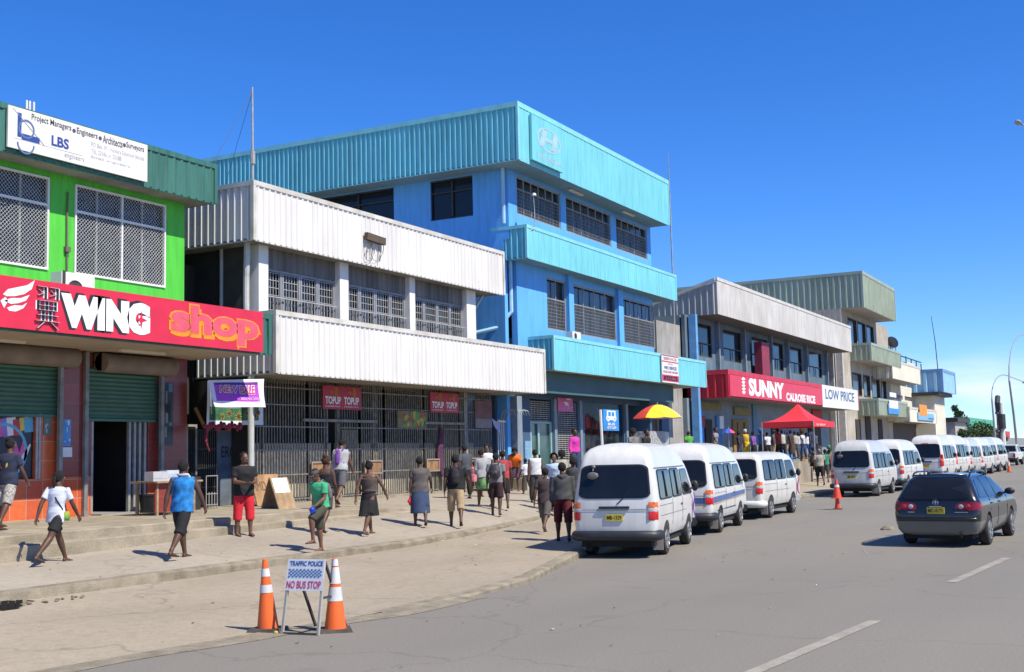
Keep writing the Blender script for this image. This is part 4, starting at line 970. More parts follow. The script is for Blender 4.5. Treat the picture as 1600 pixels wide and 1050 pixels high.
A = PY(1186, 534, CW-.6); mb = MB(); mb.box(A.x, A.x+1.6, CW-.75, CW-.26, A.z-2.1, A.z); mb.build('window_unit', mat('maroon_unit', (.28, .03, .06), .6), c)
fascia(c, 'canopy_fascia', [red_sheet, mat('red_cap', (.60, .03, .06), .5)], rxa, rxb, CRD, 24.0, rz0, rz1, cap=.25, pitch=.42, d=.06, crest=.2, soffit_mat=mat('brown_soffit', (.18, .16, .15), .9))
mb = MB(); mb.box(wxl, wxr+.2, CW+.05, 40, .7, rz0, 0); mb.box(wxl+.05, wxr+.1, CW+.3, 40, rz0, cz0-.01, 0); mb.build('body_wall', mat('slate_grey_wall', (.20, .26, .30), .85, .1, 1), c)
# shopfront panels below the canopy
mb = MB(); SX = lambda px_: PY(px_, 680, CW).x
def pan(a, b_, t, bo, m_, y=.0): A = PY(a, t, CW); B = PY(b_, bo, CW); mb.box(A.x, B.x, CW-.05-y, CW+.04-y, B.z, A.z, m_)
pan(1090, 1101, 640, 740, 5); pan(1101, 1115, 655, 745, 2); pan(1118, 1130, 650, 745, 0); pan(1144, 1172, 655, 745, 3); pan(1150, 1155, 660, 745, 2, .01); pan(1160, 1166, 660, 745, 2, .01); pan(1175, 1186, 630, 745, 1)
pan(1092, 1126, 628, 642, 4, .02); pan(1146, 1172, 636, 650, 4, .02); pan(1122, 1129, 650, 670, 6, .04); pan(1092, 1100, 650, 668, 7, .03); pan(1205, 1215, 660, 740, 2); pan(1220, 1240, 660, 740, 0); pan(1262, 1285, 655, 740, 2); pan(1268, 1284, 640, 655, 7, .02); pan(1250, 1260, 660, 740, 3)
mb.builds('shopfront_panel', [mat('blue_front', (.06, .20, .42), .7), mat('teal_front', (.10, .22, .32), .7), dark_in, mat('ochre_front', (.30, .17, .04), .8), mat('olive_board', (.24, .20, .08), .8), mat('bright_blue_front', (.06, .28, .75), .7), poster_w, mat('red_front', (.4, .04, .06), .7)], c)
mb = MB(); A = SX(1084); mb.box(A-.25, A+.1, CW-.45, CW-.05, .8, rz0); mb.build('end_pillar', mat('bright_blue_front', (.06, .28, .75), .7), c)
# SUNNY sign on red canopy
ys = CRD-.09; hz = rz1-rz0
s = thing('canopy_sign', 'red canopy sign with large white SUNNY CALROSE RICE lettering', 'sign', (rxa, ys, rz0))
xr_ = PY(1284, 615, ys).x
mb = MB(); mb.box(rxa+.02, xr_, ys-.03, ys+.02, rz0+.05, rz1-.28); mb.build('board', red_sign, s)
mb = MB(); zl = lambda v: rz0+.05+v*(hz-.33)
def tt(mb, s_, a, b_, v0, v1, m_=0, bold=.06, sh=0): textY(mb, s_, PY(a, 605, ys).x, PY(b_, 605, ys).x, zl(v0), zl(v1), ys-.035, m_, bold=bold)
tt(mb, 'SUNNY', 1169, 1224, .10, .98, 0, .055); tt(mb, 'CALROSE RICE', 1227, 1272, .05, .50, 0, .05)
for k in range(5):
    x = PY(1161, 605, ys).x; z = zl(.15+.16*k); mb.add([(x-.35, ys-.036, z+.1), (x, ys-.036, z-.03), (x+.35, ys-.036, z+.12), (x, ys-.036, z+.22)], [(0, 1, 2, 3)])
mb.build('lettering', white_l, s)
s = thing('canopy_sign', 'white sign board reading LOW PRICE at the far end of the red canopy', 'sign', (xr_, ys, rz0))
x2_ = PY(1340, 625, ys).x
mb = MB(); mb.box(xr_+.01, x2_, ys-.035, ys+.02, rz0-.05, rz1); mb.build('board', white_p, s)
mb = MB(); mb.recalc = False; textY(mb, 'LOW PRICE', PY(1289, 620, ys).x, PY(1334, 625, ys).x, rz0+.35*hz, rz0+.83*hz, ys-.04, 0, bold=.02); mb.build('lettering', mat('steel_blue_letters', (.05, .14, .30), .6), s)
# grey wall between blue and cream buildings
mb = MB(); a, d_ = PY(1025, 500, 22.3).x, PY(1075, 560, 22.3).x; mb.box(a, d_+.3, 22.3, 34, .8, cz0-.6); tag(mb.build('party_wall', grey_wall, org=(a, 22.3, .8)), 'plain grey rendered wall between the blue building and the supermarket', 'wall')

# ================================================================ SAGE THREE STOREY BUILDING
SF = 20.5; SW = 22.3
tz0, tz1 = PY(1350.5, 480, SF).z, PY(1344.5, 422.5, SF).z; tx0, tx1 = PY(1347, 450, SF).x, PY(1398, 490, SF).x
s3 = thing('sage_building', 'three storey beige building with sage green ribbed fascias beyond the supermarket', 'building', (tx0, SW, .8))
dsoff = mat('pale_soffit', (.45, .43, .40), .9, .1, .5)
fascia(s3, 'roof_fascia', [sage_m, sage_rib], tx0, tx1, SF, 44, tz0, tz1, cap=.25, pitch=.5, d=.09, soffit_mat=dsoff)
SM = 20.6; mz0, mz1 = PY(1360, 562, SM).z, PY(1359, 535, SM).z; mx0, mx1 = PY(1360, 548, SM).x, PY(1406, 570, SM).x
fascia(s3, 'balcony_fascia', [sage_m, sage_rib], mx0, mx1, SM, 24.0, mz0, mz1, cap=.2, pitch=.5, d=.09, soffit_mat=dsoff)
SL = 20.6; nz0, nz1 = PY(1373, 648, SL).z, PY(1371, 622, SL).z; nx0, nx1 = PY(1372, 635, SL).x, PY(1417, 645, SL).x
fascia(s3, 'canopy_fascia', [sage_m, sage_rib], nx0, nx1, SL, 24.6, nz0, nz1, cap=.2, pitch=.5, d=.09, soffit_mat=dsoff)
bl0 = PY(1314, 500, SW).x; br1 = PY(1367, 520, SW).x+6
mb = MB(); wn_ = []
for (a, b_, t, bo) in ((1324, 1337, 492, 533), (1339, 1351, 500, 534), (1353, 1364, 508, 535)): wn_.append((PY(a, t, SW).x, PY(b_, t, SW).x, mz1-.1, tz0-.5))
wn2 = []
for (a, b_) in ((1332, 1346), (1349, 1359), (1362, 1374), (1377, 1384)): wn2.append((PY(a, 600, SW).x, PY(b_, 600, SW).x, nz1+.3, mz0-.9))
wall_with_holes(mb, bl0, max(br1, wn2[-1][1]+.5), .8, tz0, SW, wn_+wn2, .3); mb.build('wall', beige_wall, s3)
mb = MB(); mb.box(bl0-.0, bl0+.3, SW+.3, 44, .8, tz0); mb.box(bl0+.3, br1, 43, 43.3, .8, tz0); mb.build('side_wall', beige_wall, s3)
for q in wn_+wn2:
    mb = MB(); frame(mb, q[0], q[1], q[2], q[3], SW+.05, .1, .08); f = mb.build('window', dark_steel, s3); p = MB(); p.box(q[0], q[1], SW+.12, SW+.15, q[2], q[3]); p.build('pane', mat('grey_glass', (.05, .055, .06), .15, .3, 2, spec=.8), f)
mb = MB(); x = PY(1302, 640, SW).x; mb.box(x, bl0-.01, SW+.2, 40, .8, mz0+3); mb.build('annex_wall', mat('brown_grey_render', (.36, .33, .30), .85), s3)
mb = MB(); x = PY(1316, 600, SW-.4).x; mb.box(x, x+.5, SW-.5, SW, .8, mz0+1); mb.box(x-2.3, x-2.0, SW-.3, SW+.1, .8, mz0+1); mb.builds('downpipe', mat('pale_pipe2', (.5, .48, .44), .7), s3)
mb = MB(); A = PY(1342, 668, SW); 
for (a, b_, t, bo) in ((1337, 1346, 655, 690), (1352, 1362, 650, 690), (1372, 1380, 655, 690)): A = PY(a, t, SW-.06); B = PY(b_, bo, SW-.06); mb.box(A.x, B.x, SW-.08, SW-.003, B.z, A.z)
mb.builds('door', dark_in, s3)
ys = SL-.12; A = PY(1387, 630, ys); B = PY(1405, 648, ys)
s = thing('shop_sign', 'blue and white sign on the lowest sage green canopy', 'sign', (A.x, ys, B.z))
mb = MB(); mb.box(A.x, B.x, ys-.05, ys, B.z, A.z, 0); mb.box(A.x+.4, B.x-.5, ys-.056, ys-.051, B.z+.5, B.z+1.2, 1); mb.box(A.x+.8, B.x-1.2, ys-.057, ys-.051, B.z+1.5, B.z+1.9, 1); mb.build('board', [mat('sign_blue', (.06, .28, .62), .5), white_p], s)
# satellite dish and rail on the sage balcony
A = PY(1393, 536, 22); s = thing('satellite_dish', 'round satellite dish standing behind the sage balcony rail', 'satellite dish', (A.x, 22, mz1))
mb = MB(); Md = Matrix.Rotation(R_(60), 4, 'Y') @ Matrix.Rotation(R_(20), 4, 'X'); k = len(mb.v); mb.lathe([(0, .0), (.5, .06), (.95, .25), (1.0, .3), (.95, .27), (.5, .1), (0, .04)], (0, 0, 0), 18); mb.xf(Matrix.Scale(.62, 4), k); mb.xf(Matrix.Translation((A.x, 22, A.z)) @ Md, k); mb.build('dish', mat('dark_dish', (.12, .13, .16), .5), s, smooth=40)
mb = MB(); mb.tube([(A.x, 22.1, mz1-1.0), (A.x, 22.1, A.z)], .06, 6); mb.build('post', dark_steel, s)
mb = MB()
x0_, x1_ = PY(1373, 540, 22.6).x, PY(1400, 550, 22.6).x
for z in (0, .8): mb.box(x0_, x1_, 22.58, 22.64, mz1+.6+z, mz1+.66+z)
for k in range(6): x = x0_+(x1_-x0_)*k/5; mb.box(x-.03, x+.03, 22.57, 22.65, mz1-.5, mz1+1.46)
tag(mb.build('roof_railing', steel, org=(x0_, 22.6, mz1)), 'thin steel railing frame around the satellite dish', 'railing')

# ================================================================ FAR CREAM BUILDING
F1 = 20.6; a0, a1 = PY(1402, 588, F1), PY(1438, 600, F1); fz0 = PY(1420, 596.5, F1).z; fz1 = PY(1420, 569, F1).z
fx0, fx1_ = PY(1394, 580, F1).x, PY(1438.5, 600, F1).x
s4 = thing('cream_building', 'low cream two storey building with a plain cream fascia beyond the sage building', 'building', (fx0, 22.6, .8))
fascia(s4, 'roof_fascia', [cream_wall, white_cap], fx0, fx1_, F1, 30, fz0, fz1, cap=.2, pitch=.8, d=.02, soffit_mat=dsoff)
wq = [(PY(a, 610, 22.6).x, PY(b_, 610, 22.6).x, PY(1405, 624, 22.6).z, fz0-1.0) for a, b_ in ((1385, 1397), (1400, 1410), (1413, 1424))]
mb = MB(); wall_with_holes(mb, PY(1378, 610, 22.6).x, PY(1430, 610, 22.6).x, .8, fz0, 22.6, wq, .3); mb.build('wall', cream_wall, s4)
for q in wq: mb = MB(); mb.box(q[0], q[1], 22.7, 22.75, q[2], q[3]); f = mb.build('window', mat('greyblue_glass', (.14, .14, .17), .3), s4)
for q in wq: 
    pass
F2 = 20.3; gz0, gz1 = PY(1440, 660, F2).z, PY(1440, 638, F2).z; gx0_, gx1_ = PY(1421, 648, F2).x, PY(1463, 655, F2).x
fascia(s4, 'canopy_fascia', [cream_wall, white_cap], gx0_, gx1_, F2, 24, gz0, gz1, cap=.2, pitch=1.5, d=.03, soffit_mat=grey_soffit)
mb = MB(); mb.box(PY(1390, 670, 22.5).x, PY(1440, 670, 22.5).x, 22.45, 22.55, .9, gz0); mb.build('shopfront', mat('brown_front', (.10, .085, .075), .8), s4)
ys = F2-.06; A = PY(1433, 641, ys); B = PY(1459, 661, ys)
s = thing('shop_sign', 'light blue sign with a yellow patch on the far cream canopy', 'sign', (A.x, ys, B.z))
mb = MB(); mb.box(A.x, B.x, ys-.08, ys, B.z+.2, A.z-.2, 0); mb.box(A.x+.8, A.x+(B.x-A.x)*.55, ys-.09, ys-.081, B.z+.6, B.z+1.7, 1); mb.box(A.x+(B.x-A.x)*.62, B.x-.5, ys-.088, ys-.081, B.z+.5, A.z-.8, 2); mb.build('board', [mat('sign_sky', (.22, .48, .72), .5), yellow_l, mat('sign_mid_blue', (.05, .22, .50), .5)], s)
mb = MB(); A = PY(1408, 562, 24); B = PY(1440, 575, 24)
for k in range(5):
    x = A.x+(B.x-A.x)*k/4; mb.box(x-.06, x+.06, 24, 24.1, fz1-.5, fz1+2.2-.1*k)
mb.box(A.x, B.x, 24, 24.1, fz1+1.9, fz1+2.0); mb.box(A.x, B.x, 24, 24.1, fz1+.9, fz1+1.0); tag(mb.build('roof_railing', dark_steel, org=(A.x, 24, fz1)), 'dark railing frame on the roof of the cream building', 'railing')

# ================================================================ FAR BLUE-TOP BUILDING
F3 = 19.6; hx0, hx1 = PY(1471, 600, F3).x, PY(1491, 620, F3).x; hz0, hz1 = PY(1473, 612, F3).z, PY(1469, 576, F3).z
s5 = thing('blue_top_building', 'distant building with pale blue ribbed upper storey over a cream block', 'building', (hx0, F3+1, .8))
fascia(s5, 'roof_fascia', [lblue_m, blue_rib], hx0, hx1, F3, 34, hz0, hz1, cap=.3, pitch=1.0, d=.2, soffit_mat=grey_soffit)
mb = MB(); mb.box(hx0+.5, hx1-1, F3+.9, 34, .8, hz0-.3); mb.build('wall', cream_wall, s5)
mb = MB(); mb.box(hx0-.5, hx1, F3+.2, 33, hz0-.35, hz0-.03, 0); mb.box(hx0-2, hx1-6, F3+3, 30, hz1-.4, hz1+.8, 1); mb.build('roof_slab', [dark_steel, cream_wall], s5)
p = PY(1466, 575, 24); q_ = PY(1455, 494, 24)
s = mast('roof_antenna', 'tall whip antenna leaning over the distant blue-topped building', [(p.x, 24, hz1), (p.x-1.2, 24, (p.z+q_.z)/2), (PY(1455, 494, 24).x, 24, q_.z)], [.06, .05, .03], dark_steel)
# far warehouse, container, hoarding
def farbox(name, label, cat, tl, br, Y, depth, m_, roofm=None, rh=0):
    A = PY(*tl, Y); B = PY(*br, Y); s = thing(name, label, cat, (A.x, Y, 0)); mb = MB(); mb.box(A.x, B.x, Y, Y+depth, 0, A.z); mb.build('wall', m_, s)
    if roofm: mb = MB(); mb.box(A.x-.5, B.x+.5, Y-.4, Y+depth+.4, A.z+.002, A.z+rh); mb.build('roof', roofm, s)
    return s
farbox('low_shop', 'low grey shop with flat roof beyond the blue-topped building', 'building', (1492, 659), (1511, 680), 21, 14, mat('lowshop', (.42, .40, .38), .8), dark_steel, .5)
farbox('green_roof_warehouse', 'distant cream warehouse with a green roof edge', 'warehouse', (1512, 668), (1552, 694), 30, 3, cream_wall, mat('mint_roof', (.08, .42, .25), .6), 1.8)
farbox('red_container', 'distant red shipping container beside the utility pole', 'container', (1557, 673), (1579, 695), 22, 3, mat('red_container', (.62, .05, .06), .6))
farbox('grey_shed', 'long low grey shed on the right at the end of the street', 'shed', (1571, 684), (1640, 695), 17, 6, mat('grey_shed', (.25, .27, .28), .8))

# ================================================================ TREES
fol = mat('palm_foliage', (.06, .11, .03), .7, .3, .5, col2=(.02, .045, .012)); bark = mat('bark', (.10, .08, .05), .9)
def tree(label, x, y, z, R, Hh, n, seed, size=.5):
    rn = random.Random(seed); s = thing('leafy_tree', label, 'tree', (x, y, z)); mb = MB(); mb.tube([(x, y, z), (x+.1*R, y, z+Hh*.4), (x-.05*R, y, z+Hh*.7)], [.12*R*.6, .08*R*.6, .03*R], 8)
    for k in range(5): a = k*1.3; mb.tube([(x, y, z+Hh*.4), (x+.5*R*math.cos(a), y+.5*R*math.sin(a), z+Hh*.75)], [.05*R, .015*R], 6)
    mb.build('trunk', bark, s); mb = MB(); mb.recalc = False; cl = [(Vector((rn.uniform(-1, 1)*R*.7, rn.uniform(-1, 1)*R*.7, Hh*rn.uniform(.45, .95))), rn.uniform(.25, .5)*R) for _ in range(9)]
    for _ in range(n):
        c_, r = rn.choice(cl); d = Vector((rn.gauss(0, 1), rn.gauss(0, 1), rn.gauss(0, .8))).normalized()*r*rn.uniform(.5, 1.05); p = c_+d+Vector((x, y, z)); u = Vector((rn.gauss(0, 1), rn.gauss(0, 1), rn.gauss(0, 1))).normalized()*size; v = u.cross(Vector((rn.gauss(0, 1), rn.gauss(0, 1), rn.gauss(0, 1)))).normalized()*size*.45
        mb.add([p-u, p+v*.8, p+u, p-v*.8], [(0, 1, 2, 3)])
    mb.build('crown', fol, s)
for k, (px_, py_, Y, R, lb) in enumerate([(1541, 664, 17, 2.3, 'bushy green tree in front of the green roofed warehouse'), (1524, 672, 17.5, 2.0, 'darker low tree beside the distant grey shop'), (1510, 676, 18.2, 1.8, 'small bush nearest the blue-topped building')]):
    p = PY(px_, py_, Y); tree(lb, p.x, Y, 0, R, p.z, 1500, k, .22)
A = PY(1494, 640, 26); tree('distant dark tall tree behind the grey shop', A.x, 26, 0, 1.6, A.z+1, 500, 9, .4)

# ================================================================ LAMPS AND UTILITY POLE
lampm = mat('lamp_steel', (.30, .34, .36), .5, .1, 2)
def street_lamp(label, px_, py_top, x, y, arm, lean=0):
    s = thing('street_lamp', label, 'street lamp', (x, y, 0), group=None); H_ = PXX(px_, py_top, x).z if False else None
    return s
def lamp_at(label, bx, by, tx_, ty_, Y, hx, hy, m_=lampm):
    B = PY(bx, by, Y); T_ = PY(tx_, ty_, Y); E_ = PY(hx, hy, Y); s = thing('street_lamp', label, 'street lamp', (B.x, Y, 0), 'street lamps along the road')
    mb = MB(); h = T_.z; pts = [(B.x, Y, 0), (B.x*.5+T_.x*.5, Y, h*.55), (T_.x, Y, h*.9)]
    r = (E_.x-T_.x)
    for k in range(1, 7): t = math.pi/2*k/6; pts.append((T_.x+r*.45*(1-math.cos(t)), Y, h*.9+(E_.z-h*.9)*math.sin(t)))
    pts.append((E_.x, Y, E_.z+.1)); mb.tube(pts, [.12, .10, .08]+[.055]*7, 8); mb.build('pole', m_, s)
    mb = MB(); mb.ball((E_.x+.3, Y, E_.z+.05), .7, .25, .14, 10, 6); mb.build('lamp_head', mat('lamp_head', (.35, .36, .36), .5), s, smooth=60)
    return s
lamp_at('tall curved street lamp nearest the right edge of the photo', 1590, 690, 1576, 580, 11.0, 1640, 552)
lamp_at('farther curved street lamp left of the utility pole', 1556, 690, 1549, 612, 15.0, 1600, 598)
# near lamp whose head just enters the frame top right
c_ = PY(1590, 190, 4.0)
s = thing('street_lamp', 'street lamp on the right whose pale head just enters the frame high in the sky', 'street lamp', (c_.x+3.2, 2.5, 0), 'street lamps along the road')
mb = MB(); mb.tube([(c_.x+3.2, 2.5, 0), (c_.x+3.2, 2.5, c_.z-.6), (c_.x+2.6, 3, c_.z-.1), (c_.x+.5, 3.9, c_.z)], [.1, .08, .06, .04], 8); mb.build('pole', lampm, s); mb = MB(); mb.ball((c_.x+.15, 4.0, c_.z), .34, .13, .08, 12, 6); mb.build('lamp_head', mat('lamp_head', (.35, .36, .36), .5), s, smooth=60)
B = PY(1563.5, 693, 13.5); T_ = PY(1560, 622, 13.5)
UY = 13.5
s = thing('utility_pole', 'utility pole crowned with dark transformers and wires between the two street lamps', 'utility pole', (B.x, UY, 0))
mb = MB(); mb.tube([(B.x, UY, 0), (B.x, UY, T_.z)], [.3, .2], 8, 0); mb.tube([(B.x-.35, UY-.3, 0), (B.x-.35, UY-.3, 6.0)], .22, 8, 1); mb.build('pole', [mat('brown_pole', (.18, .14, .12), .9), white_p], s)
mb = MB(); zt_ = T_.z
mb.box(B.x-2.0, B.x+2.2, UY-.1, UY+.1, zt_-1.6, zt_-1.4); mb.box(B.x-2.6, B.x+1.2, UY-.1, UY+.1, zt_-3.3, zt_-3.1); mb.box(B.x, B.x+2.9, UY-.05, UY+.05, zt_-2.1, zt_-2.0)
mb.tube([(B.x-.6, UY-.3, zt_-3.0), (B.x-.6, UY-.3, zt_-1.6)], .35, 10); mb.tube([(B.x+.6, UY-.1, zt_-2.7), (B.x+.6, UY-.1, zt_-1.7)], .3, 10); mb.tube([(B.x-.2, UY, zt_-1.5), (B.x-.6, UY, zt_-.5), (B.x, UY, zt_+.1)], .25, 8)
for k in range(14): x = B.x+random.uniform(-2, 2); z = zt_-random.uniform(.8, 3.6); mb.tube([(x, UY, z), (x+random.uniform(-.6, .6), UY, z-random.uniform(.3, .9))], .06, 5)
mb.build('transformer', mat('dark_transformer', (.05, .05, .06), .8), s)

# ================================================================ VEHICLES
tyre_m = mat('tyre_rubber', (.03, .029, .027), .85, .2, 8); rim_m = mat('wheel_rim', (.42, .42, .43), .4, .15, 5, metal=.5)
glass_v = mat('vehicle_glass', (.012, .014, .018), .06, .1, spec=.35); red_lens = mat('red_lens', (.60, .02, .02), .2, .15, 8); amber_lens = mat('amber_lens', (.75, .16, .03), .2); clear_lens = mat('clear_lens', (.55, .5, .5), .2)
plate_y = mat('yellow_plate', (.62, .48, .03), .5); under_m = mat('underbody', (.012, .012, .012), .9); seam_m = mat('body_seam', (.16, .16, .17), .7)
van_white = mat('van_white_paint', (.70, .695, .67), .3, .04, .9, spec=.5, coat=.35, col2=(.63, .62, .59), grime=.22)
van_grey = mat('van_silver_white_paint', (.58, .58, .56), .3, .04, .9, spec=.5, coat=.35, grime=.3); van_cream = mat('van_cream_paint', (.66, .65, .60), .3, .04, .9, coat=.35, grime=.25); trim_b = mat('black_trim', (.02, .02, .022), .5); trim_g = mat('dark_grey_trim', (.025, .027, .032), .5)
def lin(P, x): return lerp_pts(P, x)[0]
class Body:
    """shell lofted from side silhouettes; x forward, y left, z up"""
    def __init__(s, sec, xr, xf, rr, nt=22, drop=None):
        # sec: list of (y, z); xr(z), xf(z) end curves; rr corner radius
        s.P = []; n = len(sec)
        ts = sorted(set([0, .004, .012, .025, .045, .07] + [i/nt for i in range(1, nt)] + [.93, .955, .975, .988, .996, 1]))
        rows = []
        for t in ts:
            row = []
            for (y, z) in sec:
                a, b = xr(z), xf(z); L = b-a; x = a+L*t; d = min(x-a, b-x); r = min(rr, L/2-.001)
                yy = y
                if d < r and y > 0: yy = max(y - r + math.sqrt(max(r*r-(r-d)**2, 0)), y*.5 if y > .3 else 0)
                zz = z - (drop(z, t) if drop else 0)
                row.append((x, yy, zz))
            rows.append(row)
        V = []; F = []
        for sgn in (1, -1):
            o = len(V)
            for row in rows: V += [Vector((x, sgn*y, z)) for x, y, z in row]
            for i in range(len(rows)-1):
                for j in range(n-1):
                    f = (o+i*n+j, o+(i+1)*n+j, o+(i+1)*n+j+1, o+i*n+j+1); F.append(f if sgn < 0 else f[::-1])
        N = len(rows)*n
        for i0 in (0, (len(rows)-1)*n):
            for j in range(n-1):
                f = (i0+j, i0+j+1, N+i0+j+1, N+i0+j); F.append(f if i0 else f[::-1])
        for i in range(len(rows)-1):
            F.append((i*n, (i+1)*n, N+(i+1)*n, N+i*n)); 
        s.V, s.F = V, F
    def mesh(s, name, mats, wheels, wr, smooth=38, track=.75):
        bm = bmesh.new(); vs = [bm.verts.new(v) for v in s.V]
        for f in s.F:
            try: bm.faces.new([vs[i] for i in f])
            except ValueError: pass
        bmesh.ops.remove_doubles(bm, verts=bm.verts, dist=.0008); bmesh.ops.recalc_face_normals(bm, faces=bm.faces)
        me = bpy.data.meshes.new(name); bm.to_mesh(me); bm.free()
        s.bvh = None
        o = bpy.data.objects.new('tmp', me); COL.objects.link(o)
        cut = MB()
        for wx in wheels:
            for sg in (1, -1): cut.tube([(wx, sg*1.3, wr), (wx, sg*(track-.34), wr)], wr+.075, 28); cut.box(wx-wr-.05, wx+wr+.05, sg*1.3, sg*(track-.34), -.2, wr*.7)
        cm = []
        for k, wx in enumerate(wheels):
            for sg in (1, -1):
                c_ = MB(); c_.tube([(wx, sg*(track-.34), wr+.0), (wx, sg*1.3, wr+.0)], wr+.07, 32); m_ = c_.mesh('c', van_white); bm = bmesh.new(); bm.from_mesh(m_); bmesh.ops.recalc_face_normals(bm, faces=bm.faces); bm.to_mesh(m_); bm.free()
                co = bpy.data.objects.new('cut', m_); COL.objects.link(co); md = o.modifiers.new('b', 'BOOLEAN'); md.operation = 'DIFFERENCE'; md.solver = 'EXACT'; md.object = co; cm.append(co)
        dg = bpy.context.evaluated_depsgraph_get(); dg.update(); me2 = bpy.data.meshes.new_from_object(o.evaluated_get(dg)); me2.name = name
        for co in cm: bpy.data.objects.remove(co)
        bpy.data.objects.remove(o)
        me2.materials.clear()
        for q in mats: me2.materials.append(q)
        me2.polygons.foreach_set('material_index', [0]*len(me2.polygons))
        me2.shade_smooth(); me2.set_sharp_from_angle(angle=R_(smooth))
        bm = bmesh.new(); bm.from_mesh(me2); s.bvh = BVHTree.FromBMesh(bm); bm.free()
        return me2
def patch(mb, bvh, axis, C, rad=.12, off=.006, m=0, n=14):
    """glass or lamp laid on the body: C = 4 corners (2-D) ccw; axis 'S' right side, 'P' left side, 'R' rear, 'F' front"""
    C = [Vector(c) for c in C]; pts = []
    # rounded square in uv
    N = 6; loop = []
    for cx_, cy_, a0 in ((1-rad, 1-rad, 0), (rad, 1-rad, 90), (rad, rad, 180), (1-rad, rad, 270)):
        for k in range(N+1): a = R_(a0+90*k/N); loop.append((cx_+rad*math.cos(a), cy_+rad*math.sin(a)))
    rings = [1, .93, .75, .5, .25, .02]; K = len(loop); o = len(mb.v); ok = True
    def pos(u, v):
        p = (C[0]*(1-u)+C[1]*u)*(1-v)+(C[3]*(1-u)+C[2]*u)*v
        if axis in 'SP': sg = -1 if axis == 'S' else 1; h = bvh.ray_cast(Vector((p.x, sg*3, p.y)), Vector((0, -sg, 0))); d = Vector((0, sg, 0))
        else: sg = -1 if axis == 'R' else 1; h = bvh.ray_cast(Vector((sg*8, p.x, p.y)), Vector((-sg, 0, 0))); d = Vector((sg, 0, 0))
        q = h[0] if h[0] else (Vector((p.x, sg*.8, p.y)) if axis in 'SP' else Vector((0, p.x, p.y)))
        return q + d*off
    for r in rings:
        for u, v in loop: mb.v.append(pos(.5+(u-.5)*r, .5+(v-.5)*r))
    for i in range(len(rings)-1):
        for k in range(K): k2 = (k+1) % K; mb.f.append((o+i*K+k, o+i*K+k2, o+(i+1)*K+k2, o+(i+1)*K+k)); mb.m.append(m)
    mb.f.append(tuple(o+(len(rings)-1)*K+k for k in range(K))); mb.m.append(m)
def wheel(parent, x, y, r, w_, rimm, spokes=6):
    s = 1 if y > 0 else -1; mb = MB()
    mb.lathe([(r*.62, -w_/2), (r*.93, -w_/2), (r*.985, -w_*.38), (r, -w_*.2), (r, w_*.2), (r*.985, w_*.38), (r*.93, w_/2), (r*.62, w_/2), (r*.6, w_*.3), (r*.6, -w_*.3), (r*.62, -w_/2)], (x, y, r), 28, 0, 'Y')
    t = mb.build('wheel', tyre_m, parent, smooth=50)
    mb = MB(); mb.lathe([(r*.62, .0), (r*.6, .02*1), (r*.54, -.02), (r*.3, -.035), (r*.18, -.01), (r*.17, .01), (0, .01)] if s > 0 else [(r*.62, 0), (r*.6, -.02), (r*.54, .02), (r*.3, .035), (r*.18, .01), (r*.17, -.01), (0, -.01)], (x, y+s*w_*.46, r), 24, 0, 'Y')
    for k in range(spokes):
        a = 2*math.pi*k/spokes; mb.bar((x+r*.2*math.cos(a), y+s*(w_*.46+.0), r+r*.2*math.sin(a)), (x+r*.56*math.cos(a), y+s*(w_*.46+.005), r+r*.56*math.sin(a)), r*.16, .03)
    for k in range(spokes):
        a = 2*math.pi*(k+.5)/spokes; mb.ball((x+r*.43*math.cos(a), y+s*(w_*.46-.012), r+r*.43*math.sin(a)), r*.085, .012, r*.085, 6, 4, 1)
    mb.build('rim', [rimm, under_m], t, smooth=40)
    return t

